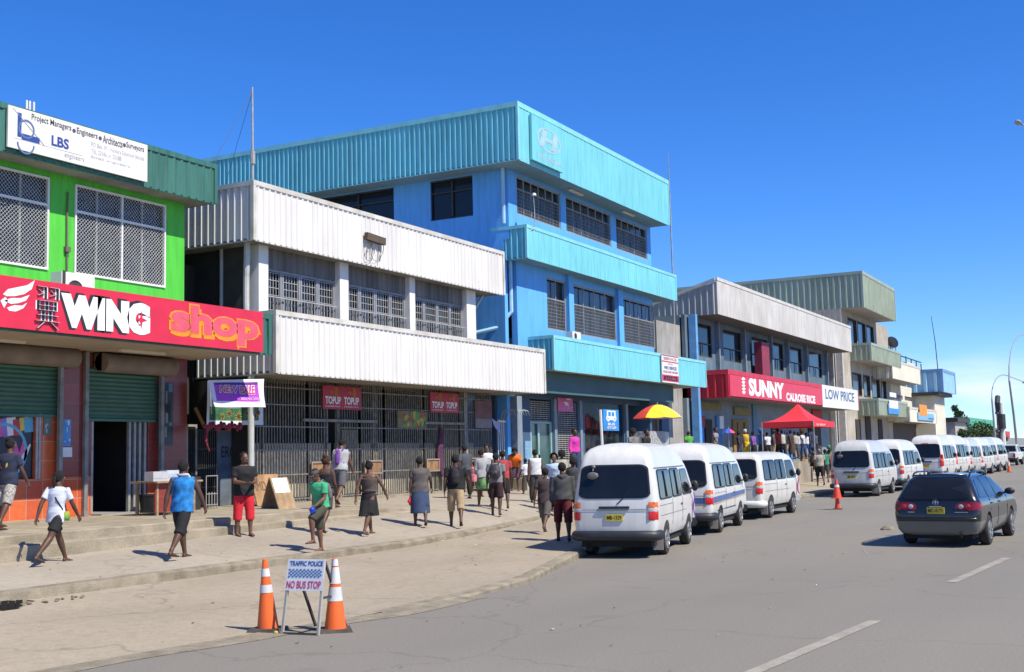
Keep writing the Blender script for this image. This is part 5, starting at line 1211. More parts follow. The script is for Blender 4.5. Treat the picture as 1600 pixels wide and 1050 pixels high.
def make_van(label, hi=True, style='old', plate='MB-1329', stripe=None, cloth=None, frontcloth=True, paint=None, group='white minibuses queued along the kerb', bumper=None, mirror=True):
    paint = paint or van_white
    t = thing('minibus', label, 'minibus', (0, 0, 0), group); local(t)
    new = style == 'new'; zr = 2.26 if hi else 1.95
    sec = [(0, .34), (.60, .34), (.76, .37), (.815, .48), (.835, .68), (.84, .86), (.845, .98), (.835, 1.12), (.80, 1.40), (.765, 1.64), (.745, 1.72)]
    if hi: sec += [(.735, 1.76), (.70, 1.93), (.655, 2.05), (.58, 2.14), (.44, 2.205), (.22, 2.24), (0, 2.25)]
    else: sec += [(.72, 1.78), (.67, 1.85), (.56, 1.905), (.40, 1.935), (.2, 1.948), (0, 1.95)]
    XR = [(.3, -1.02), (.5, -1.05), (.75, -1.05), (1.05, -1.035), (1.4, -.99), (1.75, -.92), (1.95, -.86), (2.10, -.74), (2.2, -.55), (2.26, -.3)] if hi else [(.3, -1.02), (.5, -1.05), (.75, -1.05), (1.05, -1.035), (1.4, -.99), (1.75, -.91), (1.88, -.80), (1.95, -.5)]
    XF = [(.3, 3.42), (.45, 3.52), (.7, 3.53), (.95, 3.47), (1.1, 3.38), (1.4, 3.17), (1.75, 2.90), (1.95, 2.55), (2.1, 2.25), (2.2, 1.9), (2.26, 1.5)] if hi else [(.3, 3.42), (.45, 3.52), (.7, 3.53), (.95, 3.47), (1.1, 3.38), (1.4, 3.15), (1.75, 2.85), (1.88, 2.6), (1.95, 2.2)]
    B = Body(sec, lambda z: lin(XR, z), lambda z: lin(XF, z), .13)
    me = B.mesh('body', [paint], (0, 2.59), .31, 34, .73); bo = bpy.data.objects.new('body', me); COL.objects.link(bo); bo.parent = t; ORG[bo.name] = Vector((0, 0, 0)); bv = B.bvh
    zt = 1.66
    G_ = MB(); patch(G_, bv, 'R', [(.70, 1.19), (-.70, 1.19), (-.64, 1.79 if hi else 1.72), (.64, 1.79 if hi else 1.72)], .14, .022); w_ = G_.build('rear_window', glass_v, t, smooth=60)
    G_ = MB(); patch(G_, bv, 'R', [(.73, 1.16), (-.73, 1.16), (-.67, 1.82 if hi else 1.75), (.67, 1.82 if hi else 1.75)], .15, .012); G_.build('window_seal', trim_b, w_, smooth=60)
    for ax in 'SP':
        for (a, b_, c_, d_) in ((-.66, .60, -.58, .64), (.72, 1.72, .75, 1.70)):
            G_ = MB(); patch(G_, bv, ax, [(a, 1.14), (b_, 1.14), (d_, 1.68), (c_, 1.68)], .10, .020); w2_ = G_.build('side_window', glass_v, t, smooth=60)
            G_ = MB(); patch(G_, bv, ax, [(a-.03, 1.11), (b_+.03, 1.11), (d_+.03, 1.71), (c_-.03, 1.71)], .11, .010); G_.build('window_seal', trim_b, w2_, smooth=60)
            sg = -1 if ax == 'S' else 1; xm = (a+b_)/2; G_ = MB(); G_.bar((xm, sg*.865, 1.15), (xm+.01, sg*.79, 1.67), .035, .02); G_.build('window_divider', trim_b, w2_)
        G_ = MB(); patch(G_, bv, ax, [(1.86, 1.12), (3.0, 1.12), (2.62, 1.68), (1.88, 1.68)], .09, .016); w2_ = G_.build('front_door_window', glass_v, t, smooth=60)
    G_ = MB(); patch(G_, bv, 'F', [(-.70, 1.10), (.70, 1.10), (.64, 1.66), (-.64, 1.66)], .12, .01); G_.build('windscreen', glass_v, t, smooth=60)
    # seams, handles, drip rail
    for ax, sg in (('S', -1), ('P', 1)):
        S_ = MB()
        for xx in (1.79, .66): S_.tube([bvp(bv, xx, sg, z) for z in (.42, .6, .8, .98, 1.2, 1.45, 1.68)], .006, 4)
        S_.tube([bvp(bv, x, sg, 1.0) for x in (-.75, 0, .66)], .005, 4); S_.tube([bvp(bv, x, sg, .80) for x in (-.98, -.5, .4, .9, 1.8, 2.2)], .005, 4)
        if hi: S_.tube([bvp(bv, x, sg, 1.735) for x in (-.75, -.3, .5, 1.2, 2.0, 2.5)], .012, 5)
        S_.build('panel_seam', seam_m, t)
        H_ = MB(); p = bvp(bv, 1.66, sg, .94); H_.box(p.x-.07, p.x+.07, p.y-.012, p.y+.02 if sg < 0 else p.y+.012, p.z-.018, p.z+.018); H_.build('door_handle', trim_b, t)
        M_ = MB(); p = bvp(bv, 2.78, sg, 1.2); M_.tube([(2.72, p.y*.98, 1.2), (2.84, p.y+sg*.07, 1.24)], .02, 6); M_.ball((2.88, p.y+sg*.11, 1.28), .05, .08, .12, 12, 8); M_.build('door_mirror', trim_b, t, smooth=60)
    # rear lamps
    for sg in (1, -1):
        L_ = MB(); z0_, z1_ = (.76, 1.32) if new else (.74, 1.09)
        for (a, b_, m_) in ((z0_, z0_+(z1_-z0_)*.47, 0), (z0_+(z1_-z0_)*.47, z0_+(z1_-z0_)*.68, 2 if not new else 1), (z0_+(z1_-z0_)*.68, z1_, 1 if not new else 0)):
            patch(L_, bv, 'R', [(sg*.80, a), (sg*.68, a), (sg*.68, b_-.004), (sg*.80, b_-.004)], .06, .02, m_, 6)
            patch(L_, bv, 'S' if sg < 0 else 'P', [(-1.03, a), (-.93, a), (-.93, b_-.004), (-1.03, b_-.004)], .06, .012, m_, 6)
        L_.build('tail_lamp', [red_lens, amber_lens, clear_lens], t, smooth=60)
    # rear garnish, plate, badge strip
    g_ = MB(); patch(g_, bv, 'R', [(.66, .925), (-.66, .925), (-.66, .955), (.66, .955)], .2, .012); g_.build('trim_strip', mat('silver_trim', (.35, .36, .38), .4), t)
    g_ = MB(); g_.box(-1.09, -1.04, -.30, .30, .965, 1.01); g_.build('tailgate_handle', trim_b, t)
    g_ = MB(); g_.box(-1.075, -1.052, -.17, .17, .73, .86); pl = g_.build('number_plate', plate_y, t)
    if plate:
        g_ = MB(); text(g_, plate, (-1.078, .145, .755), (0, -.29, 0), (0, 0, .08), 0, bold=.02); g_.build('lettering', black_l, pl)
    if new:
        g_ = MB(); g_.box(-.93, -.86, -.16, .16, 1.80, 1.85); g_.build('brake_lamp', red_lens, t)
    bm_ = MB(); bmat = bumper or trim_g
    bm_.tube([(-.72, .84, .44), (-.95, .82, .44), (-1.04, .72, .44), (-1.07, .4, .44), (-1.075, 0, .44), (-1.07, -.4, .44), (-1.04, -.72, .44), (-.95, -.82, .44), (-.72, -.84, .44)], [.085]*9, 10, ry=[.05]*9, upv=(0, 0, 1)); 
    bm_.v = [Vector((v.x, v.y, .44+(v.z-.44)*2.0)) for v in bm_.v]
    bm_.build('rear_bumper', bmat, t, smooth=60)
    bm_ = MB(); bm_.tube([(3.1, .83, .46), (3.45, .76, .46), (3.58, .4, .46), (3.6, 0, .46), (3.58, -.4, .46), (3.45, -.76, .46), (3.1, -.83, .46)], [.1]*7, 8); bm_.build('front_bumper', bmat, t, smooth=60)
    u = MB(); u.box(-.95, 3.3, -.70, .70, .22, .36); u.box(-.95, -.88, .5, .62, .14, .3); u.build('underbody', under_m, t)
    for sg in (1, -1):
        u = MB(); u.box(-.42, -.39, sg*.62, sg*.82, .12, .44); u.build('mud_flap', mat('grey_mud_flap', (.30, .28, .25), .9), t)
        wheel(t, 0, sg*.73, .31, .19, rim_m); wheel(t, 2.59, sg*.73, .31, .19, rim_m)
    if mirror:
        u = MB(); u.tube([(-.88, .42, 1.76), (-.96, .42, 1.74), (-1.02, .42, 1.70)], .014, 6); u.ball((-1.03, .42, 1.61), .03, .12, .075, 12, 6); u.ball((-.94, .42, 1.78), .04, .045, .04, 8, 6); u.build('rear_mirror', mat('mirror_grey', (.16, .16, .15), .3), t, smooth=60)
        u = MB(); u.tube([(-1.05, -.05, 1.05), (-1.03, -.22, 1.2), (-1.015, -.33, 1.32)], .01, 5); u.build('wiper', trim_b, t)
    if stripe:
        u = MB(); patch(u, bv, 'S', [(-.92, .76), (3.2, .86), (3.2, .97), (-.92, .91)], .02, .004, 0, 10); patch(u, bv, 'R', [(.66, .76), (-.66, .76), (-.66, .90), (.66, .90)], .02, .004, 0); patch(u, bv, 'S', [(-.92, .72), (3.2, .82), (3.2, .85), (-.92, .75)], .02, .004, 1); patch(u, bv, 'R', [(.66, .72), (-.66, .72), (-.66, .75), (.66, .75)], .02, .004, 1)
        patch(u, bv, 'S', [(-.40, .555), (1.9, .575), (1.9, .60), (-.40, .58)], .02, .006, 2)
        u.build('stripe', [mat('stripe_blue', (.08, .15, .36), .4), mat('stripe_tan', (.50, .35, .20), .5), trim_b], t)
    if cloth:
        u = MB(); pr = []
        for k in range(7): pr.append((3.02+.02*math.sin(k*2.2), -.88-.02*math.sin(k*1.3), 1.12-k*.09))
        u.tube(pr, [.02, .045, .05, .055, .06, .055, .03], 8, ry=[.01]*7); u.build('hanging_cloth', cloth, t)
    return t
def bvp(bv, x, sg, z, off=.003):
    h = bv.ray_cast(Vector((x, sg*3, z)), Vector((0, -sg, 0))); p = h[0] if h[0] else Vector((x, sg*.8, z)); return p + Vector((0, sg*off, 0))
def place(t, px, py, head, right=.78, z=0.0):
    """right rear wheel contact at pixel, heading in degrees from +X"""
    for _ in range(8): p = G(px, py, z); z = RZ(p.x)
    a = R_(head); t.rotation_euler = (0, 0, a); t.location = (p.x-math.sin(a)*right, p.y+math.cos(a)*right, z)
purple_c = mat('purple_cloth', (.16, .03, .36), .8); maroon_c = mat('maroon_cloth', (.35, .02, .12), .8)
v1 = make_van('white high-roof minibus with plate MB-1329, nearest the camera in the row', cloth=purple_c, plate='MB-1329'); place(v1, 1040, 866, 10.4)
v2 = make_van('white high-roof minibus with a blue and tan stripe, second in the row', stripe=True, plate=None, mirror=False); place(v2, 1125, 832, 7)
v3 = make_van('white low-roof minibus with a maroon cloth at its door, third in the row', hi=False, cloth=maroon_c, plate=None, bumper=van_white, paint=van_cream, mirror=False); place(v3, 1204, 809, 1)
v4 = make_van('white high-roof minibus behind the stacked orange cone, with yellow plate', plate='MB-2077', paint=van_grey); place(v4, 1373, 775, -1)
v5 = copy_tree(v2); v5['label'] = 'white high-roof minibus half hidden directly ahead of the one behind the stacked cone'
for ch in list(v5.children):
    if ch.name.startswith('stripe'): bpy.data.objects.remove(ch)
place(v5, 1419, 766, -1)
v6 = make_van('taller white minibus with red brake lamp above its rear window, ahead of the dark car', style='new', plate=None, mirror=False); place(v6, 1479, 753, -1); v6.scale = (1.04, 1.04, 1.08)
far_l = ['white minibus just beyond the tall one with the red brake lamp', 'fourth white minibus from the far end of the row', 'third white minibus from the far end of the row', 'second white minibus from the far end of the row', 'last white minibus at the far end of the row']
for k, (px_, py_) in enumerate([(1500, 749), (1523, 745), (1540, 742), (1552, 739), (1563, 737)]):
    c_ = copy_tree([v6, v4, v2, v4, v2][k])
    for ch in list(c_.children):
        if ch.name.startswith('stripe'): bpy.data.objects.remove(ch)
    c_['label'] = far_l[k]; place(c_, px_, py_, -1.5)

# ---- dark estate car
car_p = mat('charcoal_car_paint', (.016, .0165, .017), .22, .1, 1, spec=.35, coat=.55); car_g = mat('car_silver_lower', (.13, .135, .128), .3, .1, 1, spec=.5, coat=.5)
def make_wagon(label, paint, lower, group=None, plate=True, name='estate_car', cat='car', detail=True):
    t = thing(name, label, cat, (0, 0, 0), group); local(t)
    sec = [(0, .24), (.55, .24), (.74, .27), (.80, .36), (.835, .52), (.845, .66), (.845, .78), (.835, .88), (.81, .945), (.77, 1.02), (.70, 1.18), (.625, 1.33), (.57, 1.39), (.46, 1.43), (.25, 1.455), (0, 1.46)]
    XR = [(.2, -.86), (.3, -.93), (.5, -.97), (.66, -.97), (.72, -.95), (.88, -.935), (.95, -.92), (1.1, -.84), (1.3, -.66), (1.39, -.52), (1.43, -.40), (1.46, -.1)]
    XF = [(.2, 3.3), (.3, 3.42), (.5, 3.5), (.66, 3.45), (.78, 3.30), (.88, 3.0), (.945, 2.55), (1.02, 2.38), (1.18, 2.0), (1.33, 1.62), (1.39, 1.42), (1.43, 1.2), (1.46, .8)]
    B = Body(sec, lambda z: lin(XR, z), lambda z: lin(XF, z), .16, nt=26)
    me = B.mesh('body', [paint, lower], (0, 2.58), .305, 34, .74)
    for p in me.polygons:
        if p.center.z < .50: p.material_index = 1
    bo = bpy.data.objects.new('body', me); COL.objects.link(bo); bo.parent = t; ORG[bo.name] = Vector((0, 0, 0)); bv = B.bvh
    G_ = MB(); patch(G_, bv, 'R', [(.66, .955), (-.66, .955), (-.53, 1.36), (.53, 1.36)], .12, .01); G_.build('rear_window', glass_v, t, smooth=60)
    for ax in 'SP':
        for C_ in (((-.62, .98), (.18, .965), (.18, 1.36), (-.30, 1.34)), ((.24, .965), (1.02, .96), (1.02, 1.375), (.24, 1.375)), ((1.08, .96), (2.12, .965), (1.45, 1.36), (1.08, 1.375))):
            G_ = MB(); patch(G_, bv, ax, C_, .09, .008); G_.build('side_window', glass_v, t, smooth=60)
        sg = -1 if ax == 'S' else 1
        S_ = MB()
        for xx in (.21, 1.05, 2.1): S_.tube([bvp(bv, xx, sg, z) for z in (.36, .5, .7, .9, .95)], .005, 4)
        S_.build('panel_seam', under_m, t)
        H_ = MB(); 
        for xx in (.35, 1.2): p = bvp(bv, xx, sg, .84); H_.box(p.x-.08, p.x+.08, p.y-.02, p.y+.02, .825, .85)
        H_.build('door_handle', paint, t)
        M_ = MB(); M_.tube([(2.0, sg*.80, .98), (2.02, sg*.86, 1.0)], .025, 6); M_.ball((2.03, sg*.92, 1.02), .06, .11, .075, 12, 8); M_.build('door_mirror', trim_b, t, smooth=60)
        M_ = MB(); M_.tube([(-.35, sg*.56, 1.41), (-.25, sg*.56, 1.47), (.1, sg*.57, 1.495), (.9, sg*.57, 1.495), (1.15, sg*.56, 1.46), (1.25, sg*.55, 1.41)], .02, 6); M_.build('roof_rail', paint, t, smooth=60)
    G_ = MB(); patch(G_, bv, 'F', [(-.68, 1.0), (.68, 1.0), (.54, 1.38), (-.54, 1.38)], .1, .01); G_.build('windscreen', glass_v, t, smooth=60)
    for sg in (1, -1):
        L_ = MB(); patch(L_, bv, 'R', [(sg*.81, .74), (sg*.36, .74), (sg*.40, .89), (sg*.81, .91)], .3, .012, 0); patch(L_, bv, 'S' if sg < 0 else 'P', [(-.93, .74), (-.62, .78), (-.70, .90), (-.93, .90)], .2, .008, 0)
        for yy, m_ in ((.49, 1), (.62, 2)): L_.ball((-.965, sg*yy, .815), .012, .05, .045, 12, 6, m_)
        L_.build('tail_lamp', [mat('dark_red_lens', (.28, .01, .02), .15), clear_lens, red_lens], t, smooth=60)
    g_ = MB(); g_.box(-.985, -.955, -.17, .17, .67, .80); pl = g_.build('number_plate', plate_y, t)
    if detail:
        g_ = MB(); text(g_, 'MC-4172', (-.988, .145, .70), (0, -.29, 0), (0, 0, .07), 0, bold=.02); g_.build('lettering', black_l, pl)
        g_ = MB(); g_.lathe([(.045, 0), (.055, .005), (.06, 0)], (-.957, 0, .895), 16, 0, 'X'); g_.ball((-.957, 0, .895), .006, .012, .05, 8, 4); g_.ball((-.957, 0, .905), .006, .045, .012, 8, 4); g_.box(-.99, -.955, -.12, .12, .81, .825); g_.box(-.962, -.945, .42, .56, .695, .71); g_.box(-.962, -.945, -.62, -.36, .695, .71); g_.build('badge', mat('chrome', (.6, .6, .62), .15, metal=1.0), t)
    g_ = MB(); g_.tube([(-.80, .80, .56), (-.96, .76, .565), (-1.01, .4, .565), (-1.01, -.4, .565), (-.96, -.76, .565), (-.80, -.80, .56)], .03, 8, ry=[.02]*6); g_.build('bumper_strip', paint, t, smooth=60)
    sp = MB(); sp.tube([(-.40, .52, 1.425), (-.50, .50, 1.43), (-.54, 0, 1.445), (-.50, -.50, 1.43), (-.40, -.52, 1.425)], .02, 6); sp.build('spoiler', paint, t, smooth=60)
    w_ = MB(); w_.tube([(-.93, .05, .965), (-.88, -.1, 1.0), (-.87, -.28, 1.0)], .008, 5); w_.build('wiper', trim_b, t)
    u = MB(); u.box(-.8, 3.2, -.66, .66, .17, .27); u.tube([(-1.0, -.45, .22), (-.5, -.45, .24)], .03, 8); u.build('underbody', under_m, t)
    for sg in (1, -1): wheel(t, 0, sg*.75, .305, .19, rim_m, 7); wheel(t, 2.58, sg*.75, .305, .19, rim_m, 7)
    return t
wg = make_wagon('dark grey estate car driving away with roof rails and yellow plate', car_p, car_g); place(wg, 1547, 851, -3.5, .82)
# ---- pickup and small cars far down the road
def make_pickup(label, paint):
    t = thing('pickup_truck', label, 'pickup truck', (0, 0, 0)); local(t)
    mb = MB(); mb.box(-1.05, .85, -.82, .82, .55, 1.02); mb.box(.85, 3.4, -.82, .82, .45, 1.0); mb.add([(.9, -.78, 1.0), (2.6, -.78, 1.0), (2.6, .78, 1.0), (.9, .78, 1.0), (1.0, -.64, 1.62), (2.0, -.64, 1.62), (2.0, .64, 1.62), (1.0, .64, 1.62)], [(0, 1, 5, 4), (1, 2, 6, 5), (2, 3, 7, 6), (3, 0, 4, 7), (4, 5, 6, 7)]); b = mb.build('body', paint, t)
    md = b.modifiers.new('bevel', 'BEVEL'); md.width = .05; md.segments = 3
    mb = MB(); mb.add([(.93, -.62, 1.08), (.93, .62, 1.08), (.99, .55, 1.52), (.99, -.55, 1.52)], [(0, 1, 2, 3)]); mb.v = [v+Vector((-.045, 0, 0)) for v in mb.v]; mb.build('rear_window', glass_v, t)
    mb = MB(); mb.quad((1.15, -.79, 1.06), (2.35, -.79, 1.06), (1.95, -.69, 1.52), (1.15, -.69, 1.52)); mb.build('side_window', glass_v, t)
    for sg in (1, -1): mb = MB(); mb.box(-1.09, -1.03, sg*.66, sg*.81, .62, .92); mb.build('tail_lamp', red_lens, t); wheel(t, 0, sg*.75, .33, .2, rim_m); wheel(t, 2.8, sg*.75, .33, .2, rim_m)
    mb = MB(); mb.box(-1.16, -1.06, -.8, .8, .42, .56); mb.build('rear_bumper', trim_b, t); mb = MB(); mb.box(-1.0, 3.2, -.6, .6, .3, .5); mb.build('underbody', under_m, t)
    mb = MB(); mb.box(-1.075, -1.056, -.17, .17, .62, .73); mb.build('number_plate', plate_y, t)
    return t
pk = make_pickup('white pickup truck far down the road near the second cone', van_white); place(pk, 1590, 727, -2)
c2 = make_wagon('white estate car at the right edge beyond the pickup truck', van_white, trim_g, None, detail=False); place(c2, 1612, 722, -2)
c3 = make_wagon('silver car parked behind the last minibus', mat('silver_car', (.35, .37, .42), .3, coat=.5), trim_g, detail=False); place(c3, 1581, 720, -2)

# ================================================================ STREET THINGS
def gxz(px, py, Y): p = PY(px, py, Y); return p.x, p.z
# passage between the green and white buildings
PYW = 22.3
mb = MB(); mb.box(gx1+.01, wx0+.1, PYW+1.4, PYW+1.5, .85, 7.6); tag(mb.build('passage_wall', dark_in, org=(gx1, PYW+1.4, .88)), 'near-black backing painted as the shade of the passage between the green shop and the white building', 'wall')  # added backing, coloured near-black for the passage's shade
a, z_ = gxz(289, 663, PYW); b_, _ = gxz(306, 663, PYW)
s = thing('passage_gate', 'grey steel framed mesh gate at the narrow passage beside the tiled shop', 'gate', (a, PYW, .88))
mb = MB(); frame(mb, a, b_, .9, z_, PYW, .06, .05); mb.build('gate_frame', steel, s); mb = MB(); grid_bars(mb, a+.06, b_-.06, .95, z_-.06, PYW-.02, 6, 3, .012); mb.build('bars', dark_steel, s)
a, zt_ = gxz(338, 672, PYW); b_, _ = gxz(387, 672, PYW)
s = thing('painted_panel', 'grey blue panel painted with the letters ERGY behind the man in red shorts', 'sign', (a, PYW, .88))
mb = MB(); mb.box(a, b_, PYW-.03, PYW+.02, .88, zt_); mb.build('board', mat('grey_blue_panel', (.14, .18, .23), .7, .3, 1.5, col2=(.06, .075, .09)), s)
mb = MB(); x0, z0_ = gxz(344, 715, PYW); x1, z1_ = gxz(374, 697, PYW); textY(mb, 'ERGY', x0, x1, z0_, z1_, PYW-.034, 0, bold=.02); x0, z0_ = gxz(346, 733, PYW); x1, z1_ = gxz(378, 727, PYW); textY(mb, 'Services', x0, x1, z0_, z1_, PYW-.034, 1); mb.build('lettering', [black_l, mat('dull_lettering', (.10, .12, .16), .7)], s)
mb = MB(); a, _ = gxz(309, 700, 22.1); b_, _ = gxz(338, 700, 22.1); grid_bars(mb, a, b_, .9, 2.9, 22.1, 9, 4, .02); tag(mb.build('iron_grating', dark_steel, org=(a, 22.1, .88)), 'dark iron grating left of the ERGY panel', 'grating')
mb = MB(); x, zt_ = gxz(392, 588, 21.0); mb.tube([(x, 21.0, .88), (x, 21.0, 4.36)], .085, 12); tag(mb.build('steel_post', mat('pale_pipe', (.5, .5, .48), .6), org=(x, 21.0, .88)), 'round pale steel post carrying the corner of the white building canopy', 'post')
# wavy cloth banner builder
def banner(name, label, corners, Y, colf, mats_, nx=24, ny=10, amp=.08, tilt=0.0, seed=1):
    TL, TR, BR, BL_ = [PY(*c, Y) for c in corners]; s = thing(name, label, 'banner', (TL.x, Y, BL_.z)); mb = MB(); mb.recalc = False
    def P(u, v): 
        p = (BL_*(1-u)+BR*u)*(1-v)+(TL*(1-u)+TR*u)*v; p = p.copy(); p.y += amp*math.sin(u*5+seed+v*1.5)*(1.1-v)+tilt*(1-v); p.z += .03*math.sin(u*6+seed)*(1-abs(2*v-1)); return p
    for j in range(ny+1):
        for i in range(nx+1): mb.v.append(P(i/nx, j/ny))
    for j in range(ny):
        for i in range(nx): mb.f.append((j*(nx+1)+i, j*(nx+1)+i+1, (j+1)*(nx+1)+i+1, (j+1)*(nx+1)+i)); mb.m.append(colf((i+.5)/nx, (j+.5)/ny))
    mb.build('cloth', mats_, s, smooth=180); return s, P
def text_cloth(s_, P, u0, u1, v0, v1, m, parent, off=.012, **kw):
    vs, fs = text_mesh(s_, **kw); mb = MB(); mb.recalc = False
    for a, b in vs: p = P(u0+(u1-u0)*a, v0+(v1-v0)*b); mb.v.append(p+Vector((0, -off, 0)))
    mb.f = list(fs); mb.m = [0]*len(fs); return mb.build('lettering', m, parent)
clothw = mat('banner_white', (.66, .66, .68), .8, .05)
s, P = banner('sunflower_banner', 'white shop banner with green sunflower band hanging behind the purple one', [(324, 595), (411, 596), (412, 664), (324, 664)], 21.3, lambda u, v: 0 if (u < .05 or u > .93 or v < .07 or v > .97) else (1 if v < .36 else 2), [clothw, mat('banner_green', (.05, .18, .08), .8, .3, 6), mat('banner_haze', (.30, .36, .40), .8, .1, 2)], amp=.03, seed=2)
text_cloth('Welcome To Good Energy', P, .14, .80, .38, .56, mat('slate_lettering', (.06, .08, .14), .7), s, .01)
for k, u in enumerate((.25, .36, .52, .68, .84, .9)):
    mb = MB(); c_ = P(u, .2+.07*(k % 2)); r_ = .11+.03*(k % 3)
    for q in range(9): a = 2*math.pi*q/9; mb.add([c_+Vector((.3*r_*math.cos(a-.25), -.012, .3*r_*math.sin(a-.25))), c_+Vector((r_*math.cos(a), -.012, r_*math.sin(a))), c_+Vector((.3*r_*math.cos(a+.25), -.012, .3*r_*math.sin(a+.25)))], [(0, 1, 2)], 0)
    mb.ball(c_+Vector((0, -.014, 0)), .4*r_, .004, .4*r_, 8, 4, 1); mb.build('sunflower', [mat('sunflower_yellow', (.60, .36, .03), .7), mat('sunflower_brown', (.08, .04, .02), .7)], s)
s, P = banner('sale_banner', 'purple NEW BALE banner flapping below the canopy of the white building', [(325, 594), (413, 592), (400, 637), (327, 636)], 20.3, lambda u, v: 0 if (u < .07 or u > .86 or v < .16 or v > .93) else (1 if v < .8 else 2), [clothw, purple_m, mat('violet_dark', (.14, .02, .22), .6, .1, 3)], amp=.10, tilt=-.25, seed=.6)
text_cloth('NEW BALE', P, .15, .80, .48, .80, white_l, s, .012, bold=.09, shear=.2); text_cloth('NEW BALE', P, .16, .79, .50, .78, mat('banner_red', (.62, .03, .08), .5), s, .02, bold=.02, shear=.2); text_cloth('Second Hand Clothing', P, .50, .84, .22, .40, mat('pink_lettering', (.75, .45, .75), .6), s, .012, bold=.01)
mb = MB()
for k in range(14): u = k/13; c_ = PY(320+u*55, 666+3*math.sin(k*1.7), 20.8); mb.ball(c_, .07+.03*math.sin(k*3), .05, .06+.05*abs(math.sin(k*2.3)), 6, 4)
mb.tube([PY(323, 668, 20.8), PY(322, 690, 20.8), PY(327, 705, 20.8)], [.04, .03, .02], 6); tag(mb.build('tinsel', mat('red_tinsel', (.35, .03, .06), .8, .4, 20), org=PY(320, 666, 20.8)), 'red tinsel garland strung under the sunflower banner', 'garland')
mb = MB(); mb.bar(PY(305, 637, 21.9), PY(320, 668, 21.9), .06); tag(mb.build('leaning_stick', ply, org=PY(320, 668, 21.9)), 'wooden stick leaning in the dark passage', 'stick')
# plywood sheet with hand painted letters
x0, zt_ = gxz(398, 742, 20.9); x1, _ = gxz(440, 742, 20.9); gzb = .885
s = thing('plywood_sheet', 'plywood sheet with hand-painted letters leaning behind the man in red shorts', 'board', (x0, 20.9, gzb)); mb = MB(); mb.add([(x0, 20.8, gzb), (x1, 20.8, gzb), (x1, 21.05, zt_), (x0, 21.05, zt_), (x0, 20.83, gzb), (x1, 20.83, gzb), (x1, 21.08, zt_), (x0, 21.08, zt_)], [(0, 1, 2, 3), (5, 4, 7, 6), (0, 4, 5, 1), (3, 2, 6, 7), (1, 5, 6, 2), (0, 3, 7, 4)]); mb.build('board', ply, s)
H_ = zt_-gzb; mb = MB(); text(mb, 'IMD NO', (x0+.08, 20.8+.25*.5-.012, gzb+.48*H_), ((x1-x0)*.85, 0, 0), (0, .25*.3, .3*H_), 0); text(mb, 'BIG', (x0+.3, 20.8+.25*.15-.012, gzb+.13*H_), ((x1-x0)*.5, 0, .02), (0, .25*.22, .22*H_), 0, shear=.2); mb.build('lettering', mat('faint_brown_paint', (.16, .09, .05), .8), s)
# a-frame board
A = G(436, 796, .86); s = thing('folding_board', 'small wooden folding board with a white paper notice standing by the grille', 'board', A)
mb = MB(); w_ = .62; mb.add([A+Vector((-.05, -.05, 0)), A+Vector((w_, -.05, 0)), A+Vector((w_, .25, .78)), A+Vector((-.05, .25, .78)), A+Vector((-.05, -.02, 0)), A+Vector((w_, -.02, 0)), A+Vector((w_, .28, .78)), A+Vector((-.05, .28, .78))], [(0, 1, 2, 3), (5, 4, 7, 6), (0, 4, 5, 1), (1, 5, 6, 2), (0, 3, 7, 4), (3, 2, 6, 7)]); mb.add([A+Vector((0, .55, 0)), A+Vector((w_, .55, 0)), A+Vector((w_, .3, .77)), A+Vector((0, .3, .77)), A+Vector((0, .58, 0)), A+Vector((w_, .58, 0)), A+Vector((w_, .33, .77)), A+Vector((0, .33, .77))], [(0, 1, 2, 3), (5, 4, 7, 6), (1, 5, 6, 2), (0, 4, 7, 3)]); mb.build('board', wood, s)
mb = MB(); mb.quad(A+Vector((.0, .10, .40)), A+Vector((w_-.06, .10, .40)), A+Vector((w_-.06, .236, .76)), A+Vector((0, .236, .76))); mb.build('paper_notice', poster_w, s)
# table with boxes, bucket, stand
A = G(243, 800, .88); B_ = G(312, 795, .88); Yt = 19.9; xa, xb = PY(241, 750, Yt).x, PY(312, 750, Yt).x; zt_ = PY(275, 751, Yt).z
s = thing('market_table', 'wooden table with tiled front holding white boxes beside the shop door', 'table', (xa, Yt, .88)); mb = MB(); mb.box(xa, xb, Yt-.1, Yt+.75, zt_-.04, zt_); mb.build('tabletop', wood, s)
for x in (xa+.08, xb-.2):
    for y in (Yt, Yt+.6): mb = MB(); mb.box(x, x+.06, y, y+.06, .88, zt_-.041); mb.build('leg', wood, s)
mb = MB(); mb.box(xa+.05, xa+(xb-xa)*.55, Yt+.02, Yt+.05, .95, zt_-.042); mb.build('front_panel', tile_shade, s)
for i, (a, b_, h_, c_, lb) in enumerate([(0, .45, .22, mat('carton_grey_white', (.50, .50, .50), .7), 'long white carton on the left of the wooden table'), (.47, .85, .24, mat('pale_blue_box', (.55, .62, .72), .7), 'pale blue white box in the middle of the wooden table'), (.95, 1.15, .14, mat('pink_box', (.6, .05, .12), .6), 'small pink packet on the right of the wooden table')]):
    mb = MB(); mb.box(xa-.05+a, xa-.05+b_, Yt-.02+.05*i, Yt+.25, zt_+.001, zt_+h_); mb.box(xa-.04+a, xa-.07+b_, Yt-.025+.05*i, Yt-.021+.05*i, zt_+h_*.3, zt_+h_*.7, 1); tag(mb.build('box', [c_, grey_l], org=(xa+a, Yt, zt_)), lb, 'box', 'boxes on the wooden table')
A = G(231, 801, .88); mb = MB(); mb.lathe([(0, 0), (.17, 0), (.21, .40), (.225, .40), (.225, .44), (.2, .44), (.16, .02)], (A.x, A.y, .88), 18); tag(mb.build('bucket', black_m, smooth=40, org=(A.x, A.y, .88)), 'black plastic bucket standing by the shop doorway', 'bucket')
